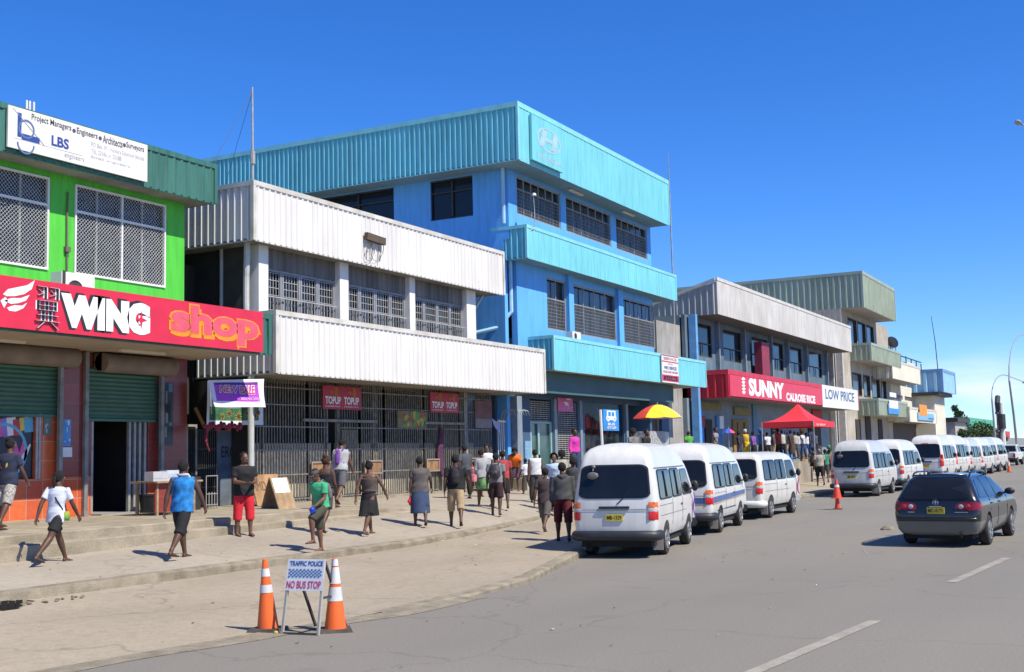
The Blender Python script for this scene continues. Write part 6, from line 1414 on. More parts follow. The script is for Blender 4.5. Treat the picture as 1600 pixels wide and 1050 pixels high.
A = G(322, 796, .88); s = thing('wire_stand', 'white welded wire stand on the platform by the passage', 'stand', A); mb = MB()
for i in range(5): mb.box(A.x+.1*i, A.x+.1*i+.02, A.y, A.y+.02, .88, 1.72 if i in (0, 4) else 1.3)
for z in (.98, 1.25, 1.7): mb.box(A.x, A.x+.42, A.y-.004, A.y+.024, z, z+.02)
mb.build('frame', mat('dull_wire', (.32, .31, .29), .7), s)
mb = MB(); mb.box(A.x-.55, A.x-.08, A.y+.1, A.y+.6, .88, 1.7); tag(mb.build('cabinet', mat('dark_cabinet', (.03, .03, .03), .6), org=(A.x-.5, A.y, .88)), 'dark cabinet behind the white wire stand', 'cabinet')
# TopUp signs
def sign_flat(name, label, tl, br, Y, m, skew=0):
    A = PY(*tl, Y); B = PY(*br, Y); A2 = PY(br[0], tl[1]+skew, Y); z1 = (A.z+A2.z)/2; A3 = PY(tl[0], br[1]-skew, Y); z0 = (B.z+A3.z)/2
    s = thing(name, label, 'sign', (A.x, Y, z0)); mb = MB(); mb.box(A.x, B.x, Y-.03, Y, z0, z1); mb.build('board', m, s); return s, A.x, B.x, z0, z1
red_s = mat('dull_red_sign', (.42, .02, .05), .5, .08, 2)
for tl, br, lb in (((503, 603), (563, 641), 'red TOPUP TOPUP sign above the first doorway of the grille'), ((671, 613), (716, 646), 'red TOPUP TOPUP sign above the second doorway of the grille')):
    s, x0, x1, z0_, z1_ = sign_flat('phone_credit_sign', lb, tl, br, WG-.05, red_s, 2); W_ = x1-x0; H_ = z1_-z0_; mb = MB(); mb.recalc = False
    for u in (.06, .54): textY(mb, 'TOPUP', x0+u*W_, x0+(u+.40)*W_, z0_+.22*H_, z0_+.55*H_, WG-.085, 0, bold=.03); textY(mb, 'available here', x0+u*W_, x0+(u+.38)*W_, z0_+.10*H_, z0_+.17*H_, WG-.085, 0); mb.ball((x0+(u+.28)*W_, WG-.084, z0_+.75*H_), .10, .005, .17, 8, 5, 1); mb.ball((x0+(u+.16)*W_, WG-.084, z0_+.74*H_), .09, .005, .06, 8, 5, 1)
    mb.build('lettering', [white_l, mat('dull_orange', (.45, .13, .03), .6)], s)
s, x0, x1, z0_, z1_ = sign_flat('fruit_sign', 'yellow green fruit picture sign hung on the grille', (620, 642), (666, 669), WG-.05, mat('olive_sign', (.22, .22, .08), .6, .3, 4), 1)
mb = MB(); rn = random.Random(3)
for k in range(26): mb.ball((rn.uniform(x0+.1, x1-.1), WG-.082, rn.uniform(z0_+.1, z1_-.1)), rn.uniform(.05, .14), .004, rn.uniform(.05, .16), 8, 4, k % 3)
mb.build('fruit_print', [mat('fruit_y', (.45, .38, .05), .6), mat('fruit_g', (.12, .26, .05), .6), mat('fruit_r', (.35, .08, .03), .6)], s)
s, x0, x1, z0_, z1_ = sign_flat('faded_sign', 'faded maroon and grey sign board at the right end of the grille', (741, 626), (768, 670), WG-.05, mat('faded_maroon', (.20, .10, .10), .8, .2, 2), 1); mb = MB(); mb.box(x0+.02, x1-.02, WG-.084, WG-.081, z0_+.02, z0_+.35*(z1_-z0_)); mb.build('print', mat('faded_grey', (.22, .21, .21), .8), s)
# hanging cloth in the doorway
mb = MB(); c0 = PY(688, 668, WG-.1); pts = [(c0.x+.05*math.sin(k*1.1), WG-.1, c0.z-k*.24) for k in range(8)]; mb.tube(pts, [.05, .12, .15, .17, .18, .17, .12, .03], 10, ry=[.05]*8); tag(mb.build('hanging_cloth', mat('plum_cloth', (.13, .03, .08), .9, .4, 14, col2=(.03, .012, .03)), org=c0, smooth=60), 'dark plum patterned cloth hanging in the second grille doorway', 'cloth')
mb = MB(); c0 = PY(774, 660, 21.6); mb.add([(c0.x-.3, 21.6, c0.z+.15), (c0.x+.3, 21.6, c0.z-.05), (c0.x+.28, 21.55, c0.z-.45), (c0.x-.1, 21.6, c0.z-.15)], [(0, 1, 2, 3)]); md = mb.build('hung_shirt', stripes_mat('blue_white_cloth', (.6, .6, .65), (.04, .08, .4), 'X', 8), org=c0); tag(md, 'blue and white cloth hung at the end of the grille', 'cloth')
sd = md.modifiers.new('s', 'SOLIDIFY'); sd.thickness = .02

# ---- traffic cones
org_m = mat('cone_orange', (.85, .14, .02), .5, .06, 3); cone_w = mat('cone_white_band', (.70, .70, .70), .5); cone_base = mat('cone_base', (.09, .075, .065), .8, .3, 6); red_cone = mat('cone_red', (.80, .07, .03), .5)
def cone(label, px, py, H=.9, lean=(0, 0), bands=((.52, .635), (.755, .87)), group=None, bm=None, checker=False, rot=.3, base=True):
    p = foot(px, py); s = thing('traffic_cone', label, 'traffic cone', p, group, 0); local(s); s.rotation_euler = (0, 0, rot); r = lambda t: (.138*(1-t)+.03*t)*H/.9
    mb = MB(); cuts = sorted({0, 1, *[q for b in bands for q in b]}); 
    for a, b in zip(cuts, cuts[1:]):
        isb = any(abs(a-q[0]) < 1e-6 for q in bands); n = max(1, int((b-a)*10))
        for k in range(n):
            t0 = a+(b-a)*k/n; t1 = a+(b-a)*(k+1)/n; e = .004 if isb else 0
            mb.lathe([(r(t0)+e, .03+t0*(H-.03)), (r(t1)+e, .03+t1*(H-.03))], (0, 0, 0), 24, 1 if isb else 0)
    mb.lathe([(r(1), H), (0, H+.012)], (0, 0, 0), 24, 0)
    for v in mb.v: v.x += lean[0]*v.z/H; v.y += lean[1]*v.z/H
    b_ = mb.build('cone_body', [bm or org_m, cone_w], s, smooth=40)
    if checker:
        c_ = MB()
        for (t0, t1, nr) in ((.40, .48, 3), (.645, .73, 3), (.90, .99, 3)):
            for row in range(nr):
                for k in range(14):
                    if (k+row) % 2: continue
                    a0 = 2*math.pi*k/14; a1 = 2*math.pi*(k+1)/14; u0 = t0+(t1-t0)*row/nr; u1 = t0+(t1-t0)*(row+1)/nr
                    P_ = lambda a, u: ((r(u)+.006)*math.cos(a), (r(u)+.006)*math.sin(a), .03+u*(H-.03)); c_.quad(P_(a0, u0), P_(a1, u0), P_(a1, u1), P_(a0, u1))
        c_.recalc = False; c_.build('checker_band', mat('checker_blue', (.03, .05, .25), .5), b_)
    if base: mb = MB(); h = .21*H/.9; mb.add([(-h, -h, 0), (h, -h, 0), (h, h, 0), (-h, h, 0), (-h*.92, -h*.92, .035), (h*.92, -h*.92, .035), (h*.92, h*.92, .035), (-h*.92, h*.92, .035)], [(0, 3, 2, 1), (4, 5, 6, 7), (0, 1, 5, 4), (1, 2, 6, 5), (2, 3, 7, 6), (3, 0, 4, 7)]); mb.build('base', cone_base, s)
    return s
cone('orange cone with two white bands standing left of the police board', 419, 985, .85, (-.05, .02), group='cones beside the police board')
cone('orange cone with blue chequered bands standing right of the police board', 524, 986, .86, (-.03, .0), bands=((.40, .60), (.645, .88), (.9, .995)), group='cones beside the police board', checker=True, rot=.7)
cone('red orange cone stack standing on the road behind the white minibus row', 1309, 796, .62, (-.01, 0), bands=(), bm=red_cone, rot=.2)
p = foot(1309, 796); s = thing('traffic_cone', 'upper red cone stacked on another cone on the road', 'traffic cone', (p.x, p.y, p.z+.33)); mb = MB(); mb.lathe([(.21, 0), (.21, .02), (.14, .03), (.03, .62), (0, .63)], (p.x, p.y, p.z+.36), 20); mb.build('cone_body', red_cone, s, smooth=40)
mb = MB(); mb.lathe([(.088, .36), (.072, .44)], (p.x-.0, p.y, p.z+.36), 20); 
mb.build('white_band', cone_w, s)
cone('small orange cone with a white band far down the road near the pickup', 1577, 738, .8, bands=((.5, .85),), rot=.1)
cone('red cone with a white band behind the dark estate car', 1447, 757, .8, bands=((.5, .75),), bm=red_cone)
# ---- police board
yb = PY(0, 0, 1)
C1 = G(441, 991, 0); C2 = G(497, 993, 0); 
d = (C2-C1).normalized(); n = Vector((-d.y, d.x, 0)); w_ = (C2-C1).length; 
if n.dot(Vector((1, 1, 0))) < 0: n = -n
s = thing('police_board', 'folding metal board reading TRAFFIC POLICE NO BUS STOP between two cones', 'sign', C1)
Hs = .84; T1 = C1+n*.16+Vector((0, 0, Hs))+d*.02; T2 = C2+n*.16+Vector((0, 0, Hs))-d*.0
for a, b in ((C1, T1), (C2, T2)): mb = MB(); mb.bar(a, b, .03); mb.build('leg', mat('pale_angle_iron', (.38, .36, .31), .6), s)
for a, b in ((C1+n*.62+d*.1, T1+d*.05), (C2+n*.6+d*.05, T2+n*.01)): mb = MB(); mb.bar(a, b, .028); mb.build('rear_leg', dark_steel, s)
mb = MB(); mb.bar(C2+n*.16*.42+Vector((0, 0, .42)), C2+n*.42+d*.04+Vector((0, 0, .42)), .025); mb.bar(C1+Vector((0, 0, .015)), C2+Vector((0, 0, .015)), .02); mb.build('brace', dark_steel, s)
B0 = C1+(T1-C1)*.60-d*.02; B1 = C2+(T2-C2)*.60+d*.01; U0 = T1+(T1-C1)*.02-d*.0; up = (T1-C1)*.43; ux = (B1-B0); fo = -n*.02
mb = MB(); q = [B0+fo, B1+fo, B1+fo+up, B0+fo+up]; q2 = [v+n*.015 for v in q]; mb.add(q+q2, [(0, 1, 2, 3), (5, 4, 7, 6), (0, 4, 5, 1), (1, 5, 6, 2), (2, 6, 7, 3), (3, 7, 4, 0)]); bo_ = mb.build('board', mat('board_white', (.62, .64, .68), .45, .08, 4), s)
mb = MB(); mb.recalc = False; o_ = B0+fo-n*.004; L3 = lambda u, v: o_+ux*u+up*v
text(mb, 'TRAFFIC POLICE', L3(.06, .79), ux*.9, up*.16, 0, bold=.03); text(mb, 'NO BUS STOP', L3(.03, .07), ux*.93, up*.24, 1, bold=.02)
for r_ in range(5):
    for k in range(18):
        if (k+r_) % 2: continue
        mb.quad(L3(.05+k*.05, .42+r_*.055), L3(.05+(k+1)*.05, .42+r_*.055), L3(.05+(k+1)*.05, .42+(r_+1)*.055), L3(.05+k*.05, .42+(r_+1)*.055), 2)
mb.build('lettering', [mat('police_blue', (.02, .10, .30), .5), mat('police_red', (.60, .03, .12), .5), mat('check_blue', (.03, .16, .38), .5)], s)
mb = MB(); c_ = G(431, 991, 0)+Vector((0, 0, .02)); mb.ball(c_, .03, .03, .022, 8, 5); tag(mb.build('fruit_peel', mat('green_yellow_peel', (.45, .42, .08), .7), org=c_), 'small yellow green fruit on the ground by the left cone', 'fruit')

# ---- bus stop sign
s_p = PY(943, 700, 14.5); top_ = PY(938, 640, 14.5); gzq = gz(s_p.x, 14.5)
s = thing('bus_stop_sign', 'blue bus stop sign with a white bus symbol on a white pole', 'sign', (s_p.x, 14.5, gzq))
mb = MB(); mb.tube([(s_p.x, 14.5, gzq), (top_.x, 14.5, top_.z)], .045, 8); mb.build('pole', white_p, s)
q = rect4((941, 640), (965, 640), (967, 673), (943, 673), 14.45); mb = MB(); mb.box(q[0], q[1], 14.43, 14.46, q[2], q[3]); mb.build('board', mat('bus_blue', (.03, .26, .66), .45), s)
W_, H_ = q[1]-q[0], q[3]-q[2]; mb = MB(); mb.recalc = False; bb = lambda u0, u1, v0, v1, m_=0, y=0: mb.box(q[0]+u0*W_, q[0]+u1*W_, 14.424-y, 14.429-y, q[2]+v0*H_, q[2]+v1*H_, m_)
bb(.22, .78, .88, .95); bb(.18, .82, .50, .68); bb(.22, .3, .68, .88); bb(.7, .78, .68, .88); bb(.47, .53, .68, .88); bb(.24, .36, .44, .50); bb(.64, .76, .44, .50); bb(.24, .32, .54, .60, 1, .003); bb(.68, .76, .54, .60, 1, .003)
textY(mb, 'BUS', q[0]+.27*W_, q[0]+.73*W_, q[2]+.25*H_, q[2]+.37*H_, 14.424, 0, bold=.03); textY(mb, 'STOP', q[0]+.22*W_, q[0]+.80*W_, q[2]+.08*H_, q[2]+.20*H_, 14.424, 0, bold=.03); mb.build('lettering', [white_l, mat('bus_blue', (.03, .26, .66))], s)
# ---- umbrellas
def umbrella(name, label, px, py, rad_px, Y, drop, cols, ground, n=8, tilt=(0, 0), group=None, pole=True, z_ground=None):
    T_ = PY(px, py, Y); R_m = (PY(px+rad_px, py, Y)-T_).x*.5+(PY(px+rad_px, py, Y)-PY(px, py, Y)).length*.0
    R_m = rad_px*((T_-Vector((0, 0, CAM_H))).dot(CF))/FPX
    s = thing(name, label, 'umbrella', (T_.x, Y, z_ground if z_ground is not None else T_.z-1), group)
    for k in range(n):
        mb = MB(); mb.recalc = False; K = 5
        for i in range(K+1):
            for j in range(5):
                t = i/K; a = 2*math.pi*(k+j/4)/n-.9; r_ = R_m*t*(1-.05*math.sin(math.pi*j/4)*t); z = T_.z-drop*R_m*(t**1.9)-.03*math.sin(math.pi*j/4)*t
                mb.v.append(Vector((T_.x+r_*math.cos(a)+tilt[0]*(z-T_.z), Y+r_*math.sin(a)+tilt[1]*(z-T_.z), z)))
        for i in range(K):
            for j in range(4): mb.f.append((i*5+j, (i+1)*5+j, (i+1)*5+j+1, i*5+j+1)); mb.m.append(0)
        mb.build('canopy_panel', cols[k % len(cols)], s, smooth=180)
    mb = MB(); mb.tube([(T_.x, Y, z_ground if z_ground is not None else T_.z-1.0), (T_.x, Y, T_.z+.1)], .02, 6); mb.build('pole', steel, s)
    return s
u_r = mat('umbrella_red', (.75, .06, .04), .7); u_y = mat('umbrella_yellow', (.80, .62, .03), .7); u_l = mat('umbrella_lilac', (.62, .42, .66), .7); u_b = mat('umbrella_blue', (.03, .12, .65), .6); u_p = mat('umbrella_pink', (.75, .05, .16), .6)
umbrella('parasol', 'large red yellow and lilac parasol over the street stall', 1027, 632, 40, 18.5, .52, [u_l, u_l, u_r, u_r, u_r, u_y, u_y, u_l], 0, z_ground=.75)
# stall box below
A = PY(1016, 700, 18.3); s = thing('street_stall', 'white stall cabinet under the red and yellow parasol', 'stall', (A.x, 18.3, .75)); x1, zt_ = gxz(1039, 674, 18.3); mb = MB(); mb.box(A.x, x1, 18.3, 19.0, .75, zt_); mb.build('cabinet', mat('speckled_white', (.45, .44, .43), .7, .3, 9), s); mb = MB(); mb.box(x1+.02, x1+.55, 18.35, 18.9, .75, zt_-.02); mb.build('glass_case', mat('pale_case', (.35, .42, .44), .3), s)
# ---- red tent
TY = 16.2; pk_ = PY(1247, 640, TY); el = PY(1189, 664, TY); er = PY(1295, 664, TY); zf = PY(1240, 668, TY).z; hw = (er.x-el.x)/2*.72; cx_ = pk_.x
s = thing('red_gazebo', 'red pop-up gazebo tent in front of the supermarket', 'tent', (cx_, TY, .6)); hw = 2.15; hd = 1.3; ze = zf+.28
cs = [(cx_-hw, TY-hd), (cx_+hw, TY-hd), (cx_+hw, TY+hd), (cx_-hw, TY+hd)]; red_t = mat('red_canvas', (.72, .03, .04), .6, .05, 2)
mb = MB(); mb.recalc = False; rn_ = 6
for k in range(4):
    a = Vector((*cs[k], ze)); b = Vector((*cs[(k+1) % 4], ze)); t_ = Vector((cx_, TY, pk_.z+.3)); rows = []
    for i in range(rn_+1):
        u = i/rn_; sag = -.22*math.sin(math.pi*u); p0 = a.lerp(t_, u)+Vector((0, 0, sag)); p1 = b.lerp(t_, u)+Vector((0, 0, sag)); rows.append((p0, p1))
    for (p0, p1), (q0, q1) in zip(rows, rows[1:]): mb.quad(p0, p1, q1, q0)
    mb.quad(Vector((*cs[k], zf)), Vector((*cs[(k+1) % 4], zf)), b, a)
mb.build('canopy', red_t, s)
for k in range(4): mb = MB(); mb.tube([(cs[k][0], cs[k][1], 1.43), (cs[k][0], cs[k][1], ze)], .03, 6); mb.build('leg', steel, s)
mb = MB(); textY(mb, 'our telekom', cx_-1.6, cx_+.2, zf+.06, zf+.2, TY-hd-.01, 0); mb.build('lettering', white_l, s)
# raised terraces in front of the shops
terr = mat('terrace_concrete', (.40, .35, .27), .9, .2, 1, .2, grime=.5); tcream = mat('terrace_cream', (.52, .47, .36), .9, .2, 1, grime=.6)
mb = MB(); mb.box(37.6, 46.0, 19.9, 22.09, .4, 1.22); struct(mb.build('terrace', tcream))
xe = PY(1262, 719, 14.9).x; mb = MB(); mb.box(46.003, xe, 14.9, 21.98, .2, 1.45); struct(mb.build('terrace', terr))
for k in range(3): mb = MB(); mb.box(xe+.003+.9*k, xe+.9*(k+1), 14.9+.25*k, 19.5, .2, 1.18-.27*k); struct(mb.build('step', terr))
# bench and crates of the street sellers
p = foot(850, 768); s = thing('bench', 'dark wooden bench beside the boy in white', 'bench', p); mb = MB(); mb.box(p.x-1.2, p.x+1.4, p.y+1.5, p.y+1.95, p.z+.55, p.z+.61); mb.build('seat', mat('dark_wood', (.07, .05, .04), .8), s)
for x in (-1.0, 1.2): mb = MB(); mb.box(p.x+x, p.x+x+.08, p.y+1.55, p.y+1.9, p.z, p.z+.549); mb.build('leg', mat('dark_wood', (.07, .05, .04), .8), s)
for k, (px_, py_, lb) in enumerate([(793, 762, 'left wooden fruit crate in front of the woman in orange'), (806, 763, 'right wooden fruit crate in front of the woman in orange')]):
    p = foot(px_, py_); s = thing('crate', lb, 'crate', p, 'fruit crates of the street seller'); mb = MB()
    for j in range(4):
        z = p.z+.04+j*.13
        mb.box(p.x-.3, p.x+.3, p.y-.2, p.y-.185, z, z+.08); mb.box(p.x-.3, p.x+.3, p.y+.185, p.y+.2, z, z+.08); mb.box(p.x-.315, p.x-.3, p.y-.2, p.y+.2, z, z+.08); mb.box(p.x+.3, p.x+.315, p.y-.2, p.y+.2, z, z+.08)
    for sx_ in (-.3, .27):
        for sy_ in (-.185, .155): mb.box(p.x+sx_, p.x+sx_+.03, p.y+sy_, p.y+sy_+.03, p.z, p.z+.52)
    mb.box(p.x-.29, p.x+.29, p.y-.18, p.y+.18, p.z+.02, p.z+.04); mb.build('slats', wood, s)
    mb = MB(); rn = random.Random(k)
    for q in range(24): mb.ball((p.x+rn.uniform(-.24, .24), p.y+rn.uniform(-.14, .14), p.z+rn.uniform(.42, .55)), .055, m=0, n=8, k=5)
    f_ = mb.build('fruit_pile', mat('orange_fruit', (.75, .22, .03), .5), s, smooth=60)

# ================================================================ PEOPLE
def skinm(k): 
    c = {'d': (.10, .050, .032), 'm': (.15, .077, .048), 'r': (.17, .08, .05), 'l': (.34, .20, .14)}[k]
    return mat('skin_'+{'d': 'dark', 'm': 'brown', 'r': 'warm_brown', 'l': 'light'}[k], c, .5, .08, 12, spec=.4)
hair_m = mat('black_hair', (.012, .010, .009), .9, .3, 60, .6); hair_br = mat('brown_hair', (.07, .03, .015), .9, .3, 60, .6)
eye_w = mat('eye_white', (.5, .5, .48), .3); eye_d = mat('eye_dark', (.01, .008, .007), .2); lip_m = mat('lips', (.11, .03, .028), .5); sole_m = mat('flip_flop', (.035, .025, .02), .8); nail_m = None
def remesh(mb, vox, smooth_it=4):
    me = bpy.data.meshes.new('r'); me.from_pydata([tuple(v) for v in mb.v], [], mb.f); bm = bmesh.new(); bm.from_mesh(me); bmesh.ops.recalc_face_normals(bm, faces=bm.faces); bm.to_mesh(me); bm.free()
    o = bpy.data.objects.new('r', me); COL.objects.link(o); md = o.modifiers.new('r', 'REMESH'); md.mode = 'VOXEL'; md.voxel_size = vox; md.adaptivity = 0
    ms = o.modifiers.new('s', 'SMOOTH'); ms.factor = .5; ms.iterations = smooth_it
    dg = bpy.context.evaluated_depsgraph_get(); dg.update(); m2 = bpy.data.meshes.new_from_object(o.evaluated_get(dg)); V = [v.co.copy() for v in m2.vertices]; F = [tuple(p.vertices) for p in m2.polygons]
    bpy.data.objects.remove(o); bpy.data.meshes.remove(me); bpy.data.meshes.remove(m2); r = MB(); r.v = V; r.f = F; r.m = [0]*len(F); r.recalc = False; return r
def V3(*a): return Vector(a)
def person(label, px, py, h=1.66, face=0, legs=((20, 5), (-18, 25)), arms=((-20, 10, 15), (20, 10, 20)), top='tee', tc=None, bottom='shorts', bc=None, blen=.5, skin='d', hair='short', lean=4, head=(0, 0), fat=1.0, vox=.013, shoes='flip', pack=None, female=False, group='people walking along the pavement', tlen=0, sleeve=.5, z=None, lift=(0, 0), extra=None, pos=None, capc=None, hairm=None, neck=True, collar=None, twist=0):
    S = h/1.72; P = foot(px, py) if pos is None else Vector(pos)
    if z is not None: P = G(px, py, z)
    t = thing('person', label, 'person', P, group); local(t); t.rotation_euler = (0, 0, R_(face))
    w = fat*1.13; la = R_(lean)
    def fw(a): return Vector((math.sin(a), 0, -math.cos(a)))
    hipz = .91; J = {}
    feet = []
    for i, sg in enumerate((1, -1)):      # left, right
        a, k = R_(legs[i][0]), R_(legs[i][1]); out = legs[i][2] if len(legs[i]) > 2 else 3
        hp = V3(0, sg*.092*(.9+.1*w), hipz); d1 = fw(a); d1 = V3(d1.x, sg*math.sin(R_(out)), d1.z).normalized(); kn = hp+d1*.43; d2 = fw(a-k); an = kn+V3(d2.x, sg*math.sin(R_(out*.3)), d2.z).normalized()*.41
        tp = R_(legs[i][3]) if len(legs[i]) > 3 else max(0, (k-a)*.55) if k > .3 and a < .1 else 0      # heel raised
        fd = V3(math.cos(tp), 0, -math.sin(tp)); J[i] = (hp, kn, an, fd); feet.append(min(an.z-.085, (an+fd*.17).z-.05, (an+fd*.2).z-.02) if tp else an.z-.085)
    dz = -min(feet)
    if bottom == 'sit': dz = 0
    def up(v): return v+V3(0, 0, dz)
    for i in (0, 1): J[i] = (up(J[i][0]), up(J[i][1]), up(J[i][2]), J[i][3])
    pel = V3(0, 0, hipz+dz+.03)
    Rl = Matrix.Rotation(la, 3, 'Y'); Rt = Matrix.Rotation(R_(twist), 3, 'Z')
    def T(x, y, zz): return pel+Rl @ (Rt @ V3(x, y, zz-(hipz+.03)))      # torso space (unbent z)
    sh = .180*(.94 if female else 1.0)*(.85+.15*w)
    body = MB(); hh = []
    # torso (under the clothes) and neck
    def torso(mb, zs, grow=0, n=18):
        pts = []; rx = []; ry = []
        for zz, a_, b_ in zs: pts.append(T(.0+(.012 if zz > 1.2 else 0), 0, zz)); rx.append(a_*w+grow); ry.append(b_*w+grow)
        mb.tube(pts, rx, n, ry=ry, upv=(0, 1, 0))
    hipw = .165 if female else .155
    prof = [(.84, .08, .12), (.90, .108, hipw), (.98, .105, hipw-.005), (1.08, .092, .130 if female else .138), (1.18, .10, .142), (1.30, .110, .158), (1.38, .098, .160), (1.43, .07, .125), (1.46, .05, .07)]
    torso(body, prof, -.012)
    nk = T(.005, 0, 1.42); hy, hp_ = R_(head[0]), R_(head[1]); hc = T(.025, 0, 1.595)+V3(math.sin(hp_)*.05*math.cos(hy), 0, -abs(math.sin(hp_))*.02)
    body.tube([nk, T(.0, 0, 1.50), hc-V3(.02, 0, .05)], [.062, .055, .052], 12)
    RH = Matrix.Rotation(hy, 3, 'Z') @ Matrix.Rotation(hp_+la*.5, 3, 'Y'); HD = lambda x, y, z_: hc+RH @ V3(x, y, z_); M3 = RH
    body.ball(HD(-.006, 0, .025), .094, .076, .098, 16, 12, M=M3); body.ball(HD(.026, 0, -.045), .062, .056, .068, 14, 10, M=M3); body.ball(HD(.045, 0, -.085), .034, .034, .028, 10, 6, M=M3)
    body.tube([HD(.082, 0, .018), HD(.104, 0, -.026)], [.010, .019], 8); body.ball(HD(.085, 0, -.03), .018, .022, .013, 8, 6, M=M3); body.ball(HD(.076, 0, .038), .018, .052, .012, 8, 6, M=M3); body.ball(HD(.080, 0, -.062), .016, .028, .013, 8, 6, M=M3)
    for sg in (1, -1): body.ball(HD(-.006, sg*.078, -.008), .022, .010, .033, 8, 6, M=M3)
    # arms
    sleeves = []; hands = []
    for i, sg in enumerate((1, -1)):
        A = arms[i]; a, o, e = R_(A[0]), R_(A[1]), R_(A[2]); o2 = R_(A[3]) if len(A) > 3 else o*.4
        S0 = T(.0, sg*sh, 1.385); d = Rl @ (Rt @ V3(math.sin(a)*math.cos(o), sg*math.sin(o), -math.cos(a)*math.cos(o))); E_ = S0+d*.285
        a2 = a+e; d2 = Rl @ (Rt @ V3(math.sin(a2)*math.cos(o2), sg*math.sin(o2), -math.cos(a2)*math.cos(o2))); Wr = E_+d2*.255
        f_ = (.8+.3*w)*(.92 if female else 1.02)
        body.tube([T(0, sg*(sh-.07), 1.375), S0, S0+d*.10, E_-d*.03, E_, E_+d2*.07, Wr-d2*.03, Wr], [.045*f_, .052*f_, .048*f_, .038*f_, .038*f_, .040*f_, .027*f_, .025*f_], 12)
        # palm: flat along the side; thumb forward
        fwd = Rl @ V3(1, 0, 0); side = d2.cross(fwd); side = side.normalized() if side.length > .2 else V3(0, 1, 0); thumb = side.cross(d2).normalized(); 
        if thumb.dot(fwd) < 0: thumb = -thumb
        body.tube([Wr-d2*.01, Wr+d2*.03, Wr+d2*.075, Wr+d2*.09], [.022, .036, .040, .034], 10, ry=[.019, .016, .014, .012], upv=tuple(side))
        hands.append((Wr, d2, thumb, side*(-sg if side.dot(V3(0, 1, 0)) > 0 else sg) if True else side, sg)); sleeves.append((S0, d, E_, d2, Wr, f_))
    # legs
    for i, sg in enumerate((1, -1)):
        hp, kn, an, fd = J[i]; f_ = (.78+.32*w); d1 = (kn-hp).normalized(); d2 = (an-kn).normalized()
        body.tube([hp+V3(0, 0, .03), hp+d1*.08, hp+d1*.2, kn-d1*.06, kn, kn+d2*.09, kn+d2*.18, an-d2*.08, an], [.085*f_, .088*f_, .078*f_, .057*f_, .054*f_, .056*f_, .050*f_, .034*f_, .034*f_], 14)
        u = V3(0, 0, 1) if abs(fd.z) < .5 else V3(fd.z, 0, fd.x).normalized(); u = V3(-fd.z*-1 if False else math.sin(math.acos(max(-1, min(1, fd.x)))), 0, fd.x)
        heel = an-fd*.05-u*.045
        body.tube([an, an-u*.03], [.036, .040], 10); body.tube([heel, an+fd*.0-u*.045, an+fd*.07-u*.055, an+fd*.135-u*.066, an+fd*.175-u*.07], [.032, .036, .030, .020, .013], 10, ry=[.028, .034, .040, .044, .036], upv=(0, 1, 0))
    bm_ = remesh(body, vox)
    # eyes, lips, fingers appended
    sk = skinm(skin); mats_ = [sk, eye_w, eye_d, lip_m, hair_m]
    for sg in (1, -1): bm_.ball(HD(.0825, sg*.030, .012), .010, .014, .008, 8, 6, 1, M=M3); bm_.ball(HD(.0905, sg*.030, .012), .004, .007, .007, 6, 4, 2, M=M3); bm_.tube([HD(.088, sg*.014, .034), HD(.090, sg*.032, .038), HD(.080, sg*.050, .033)], .005, 5, 4)
    bm_.ball(HD(.0905, 0, -.060), .008, .024, .007, 8, 6, 3, M=M3)
    for (Wr, d2, th, sd, sg) in hands:
        for k, (o_, l_) in enumerate(((.029, .070), (.010, .078), (-.010, .072), (-.028, .056))):
            b0 = Wr+d2*.082+th*o_; inw = sd; c1 = b0+d2*l_*.45+inw*.006; c2 = c1+(d2*.8+inw*.55).normalized()*l_*.33; c3 = c2+(d2*.45+inw*.8).normalized()*l_*.25
            bm_.tube([b0, c1, c2, c3], [.0095, .0088, .008, .006], 7)
        b0 = Wr+d2*.028+th*.026; c1 = b0+(d2*.55+th*.75).normalized()*.035+sd*.006; c2 = c1+(d2*.85+th*.35).normalized()*.03; bm_.tube([b0, c1, c2], [.0125, .010, .007], 7)
    for v in bm_.v: v *= S
    bo = bm_.build('body', mats_, t, smooth=180)
    def put(mb, name, m_, parent=t, sm=180):
        for v in mb.v: v *= S
        return mb.build(name, m_, parent, smooth=sm)
    # hair
    hm = hairm or hair_m; H = MB(); rn = random.Random(hash(label) & 0xffff if False else len(label)*7+int(px))
    def fuzz(k):
        for v in H.v[k:]: v += (v-hc).normalized()*rn.uniform(-.006, .007)
    if hair != 'bald':
        g_ = {'short': .010, 'afro': .045, 'bun': .012, 'pony': .012, 'braid': .012, 'cap': .006}.get(hair, .01)
        V0 = len(H.v); H.ball(HD(-.016, 0, .036), .096+g_, .080+g_, .094+g_*1.1, 22, 16, M=M3); keep = []
        fuzz(V0)
        # drop the part in front of the hairline
        inv = RH.transposed(); ok = [((inv @ (v-hc)).x < .052-.9*max(0, .05-(inv @ (v-hc)).z)) and (inv @ (v-hc)).z > -.055-(.02 if female else 0) for v in H.v]
        F2 = [(f, m2) for f, m2 in zip(H.f, H.m) if all(ok[q] for q in f)]; H.f = [f for f, _ in F2]; H.m = [0]*len(H.f)
        if hair == 'bun': k = len(H.v); H.ball(HD(-.085, 0, .12), .045, .045, .042, 12, 8); fuzz(k)
        if hair == 'puff': k = len(H.v); H.ball(HD(-.06, 0, .13), .065, .065, .055, 12, 8); fuzz(k)
        if hair in ('pony', 'braid'): H.tube([HD(-.10, 0, .03), HD(-.13, 0, -.02), HD(-.12, 0, -.10), HD(-.115, 0, -.19)], [.03, .032, .024, .01], 8)
        H.recalc = False; put(H, 'hair', hm)
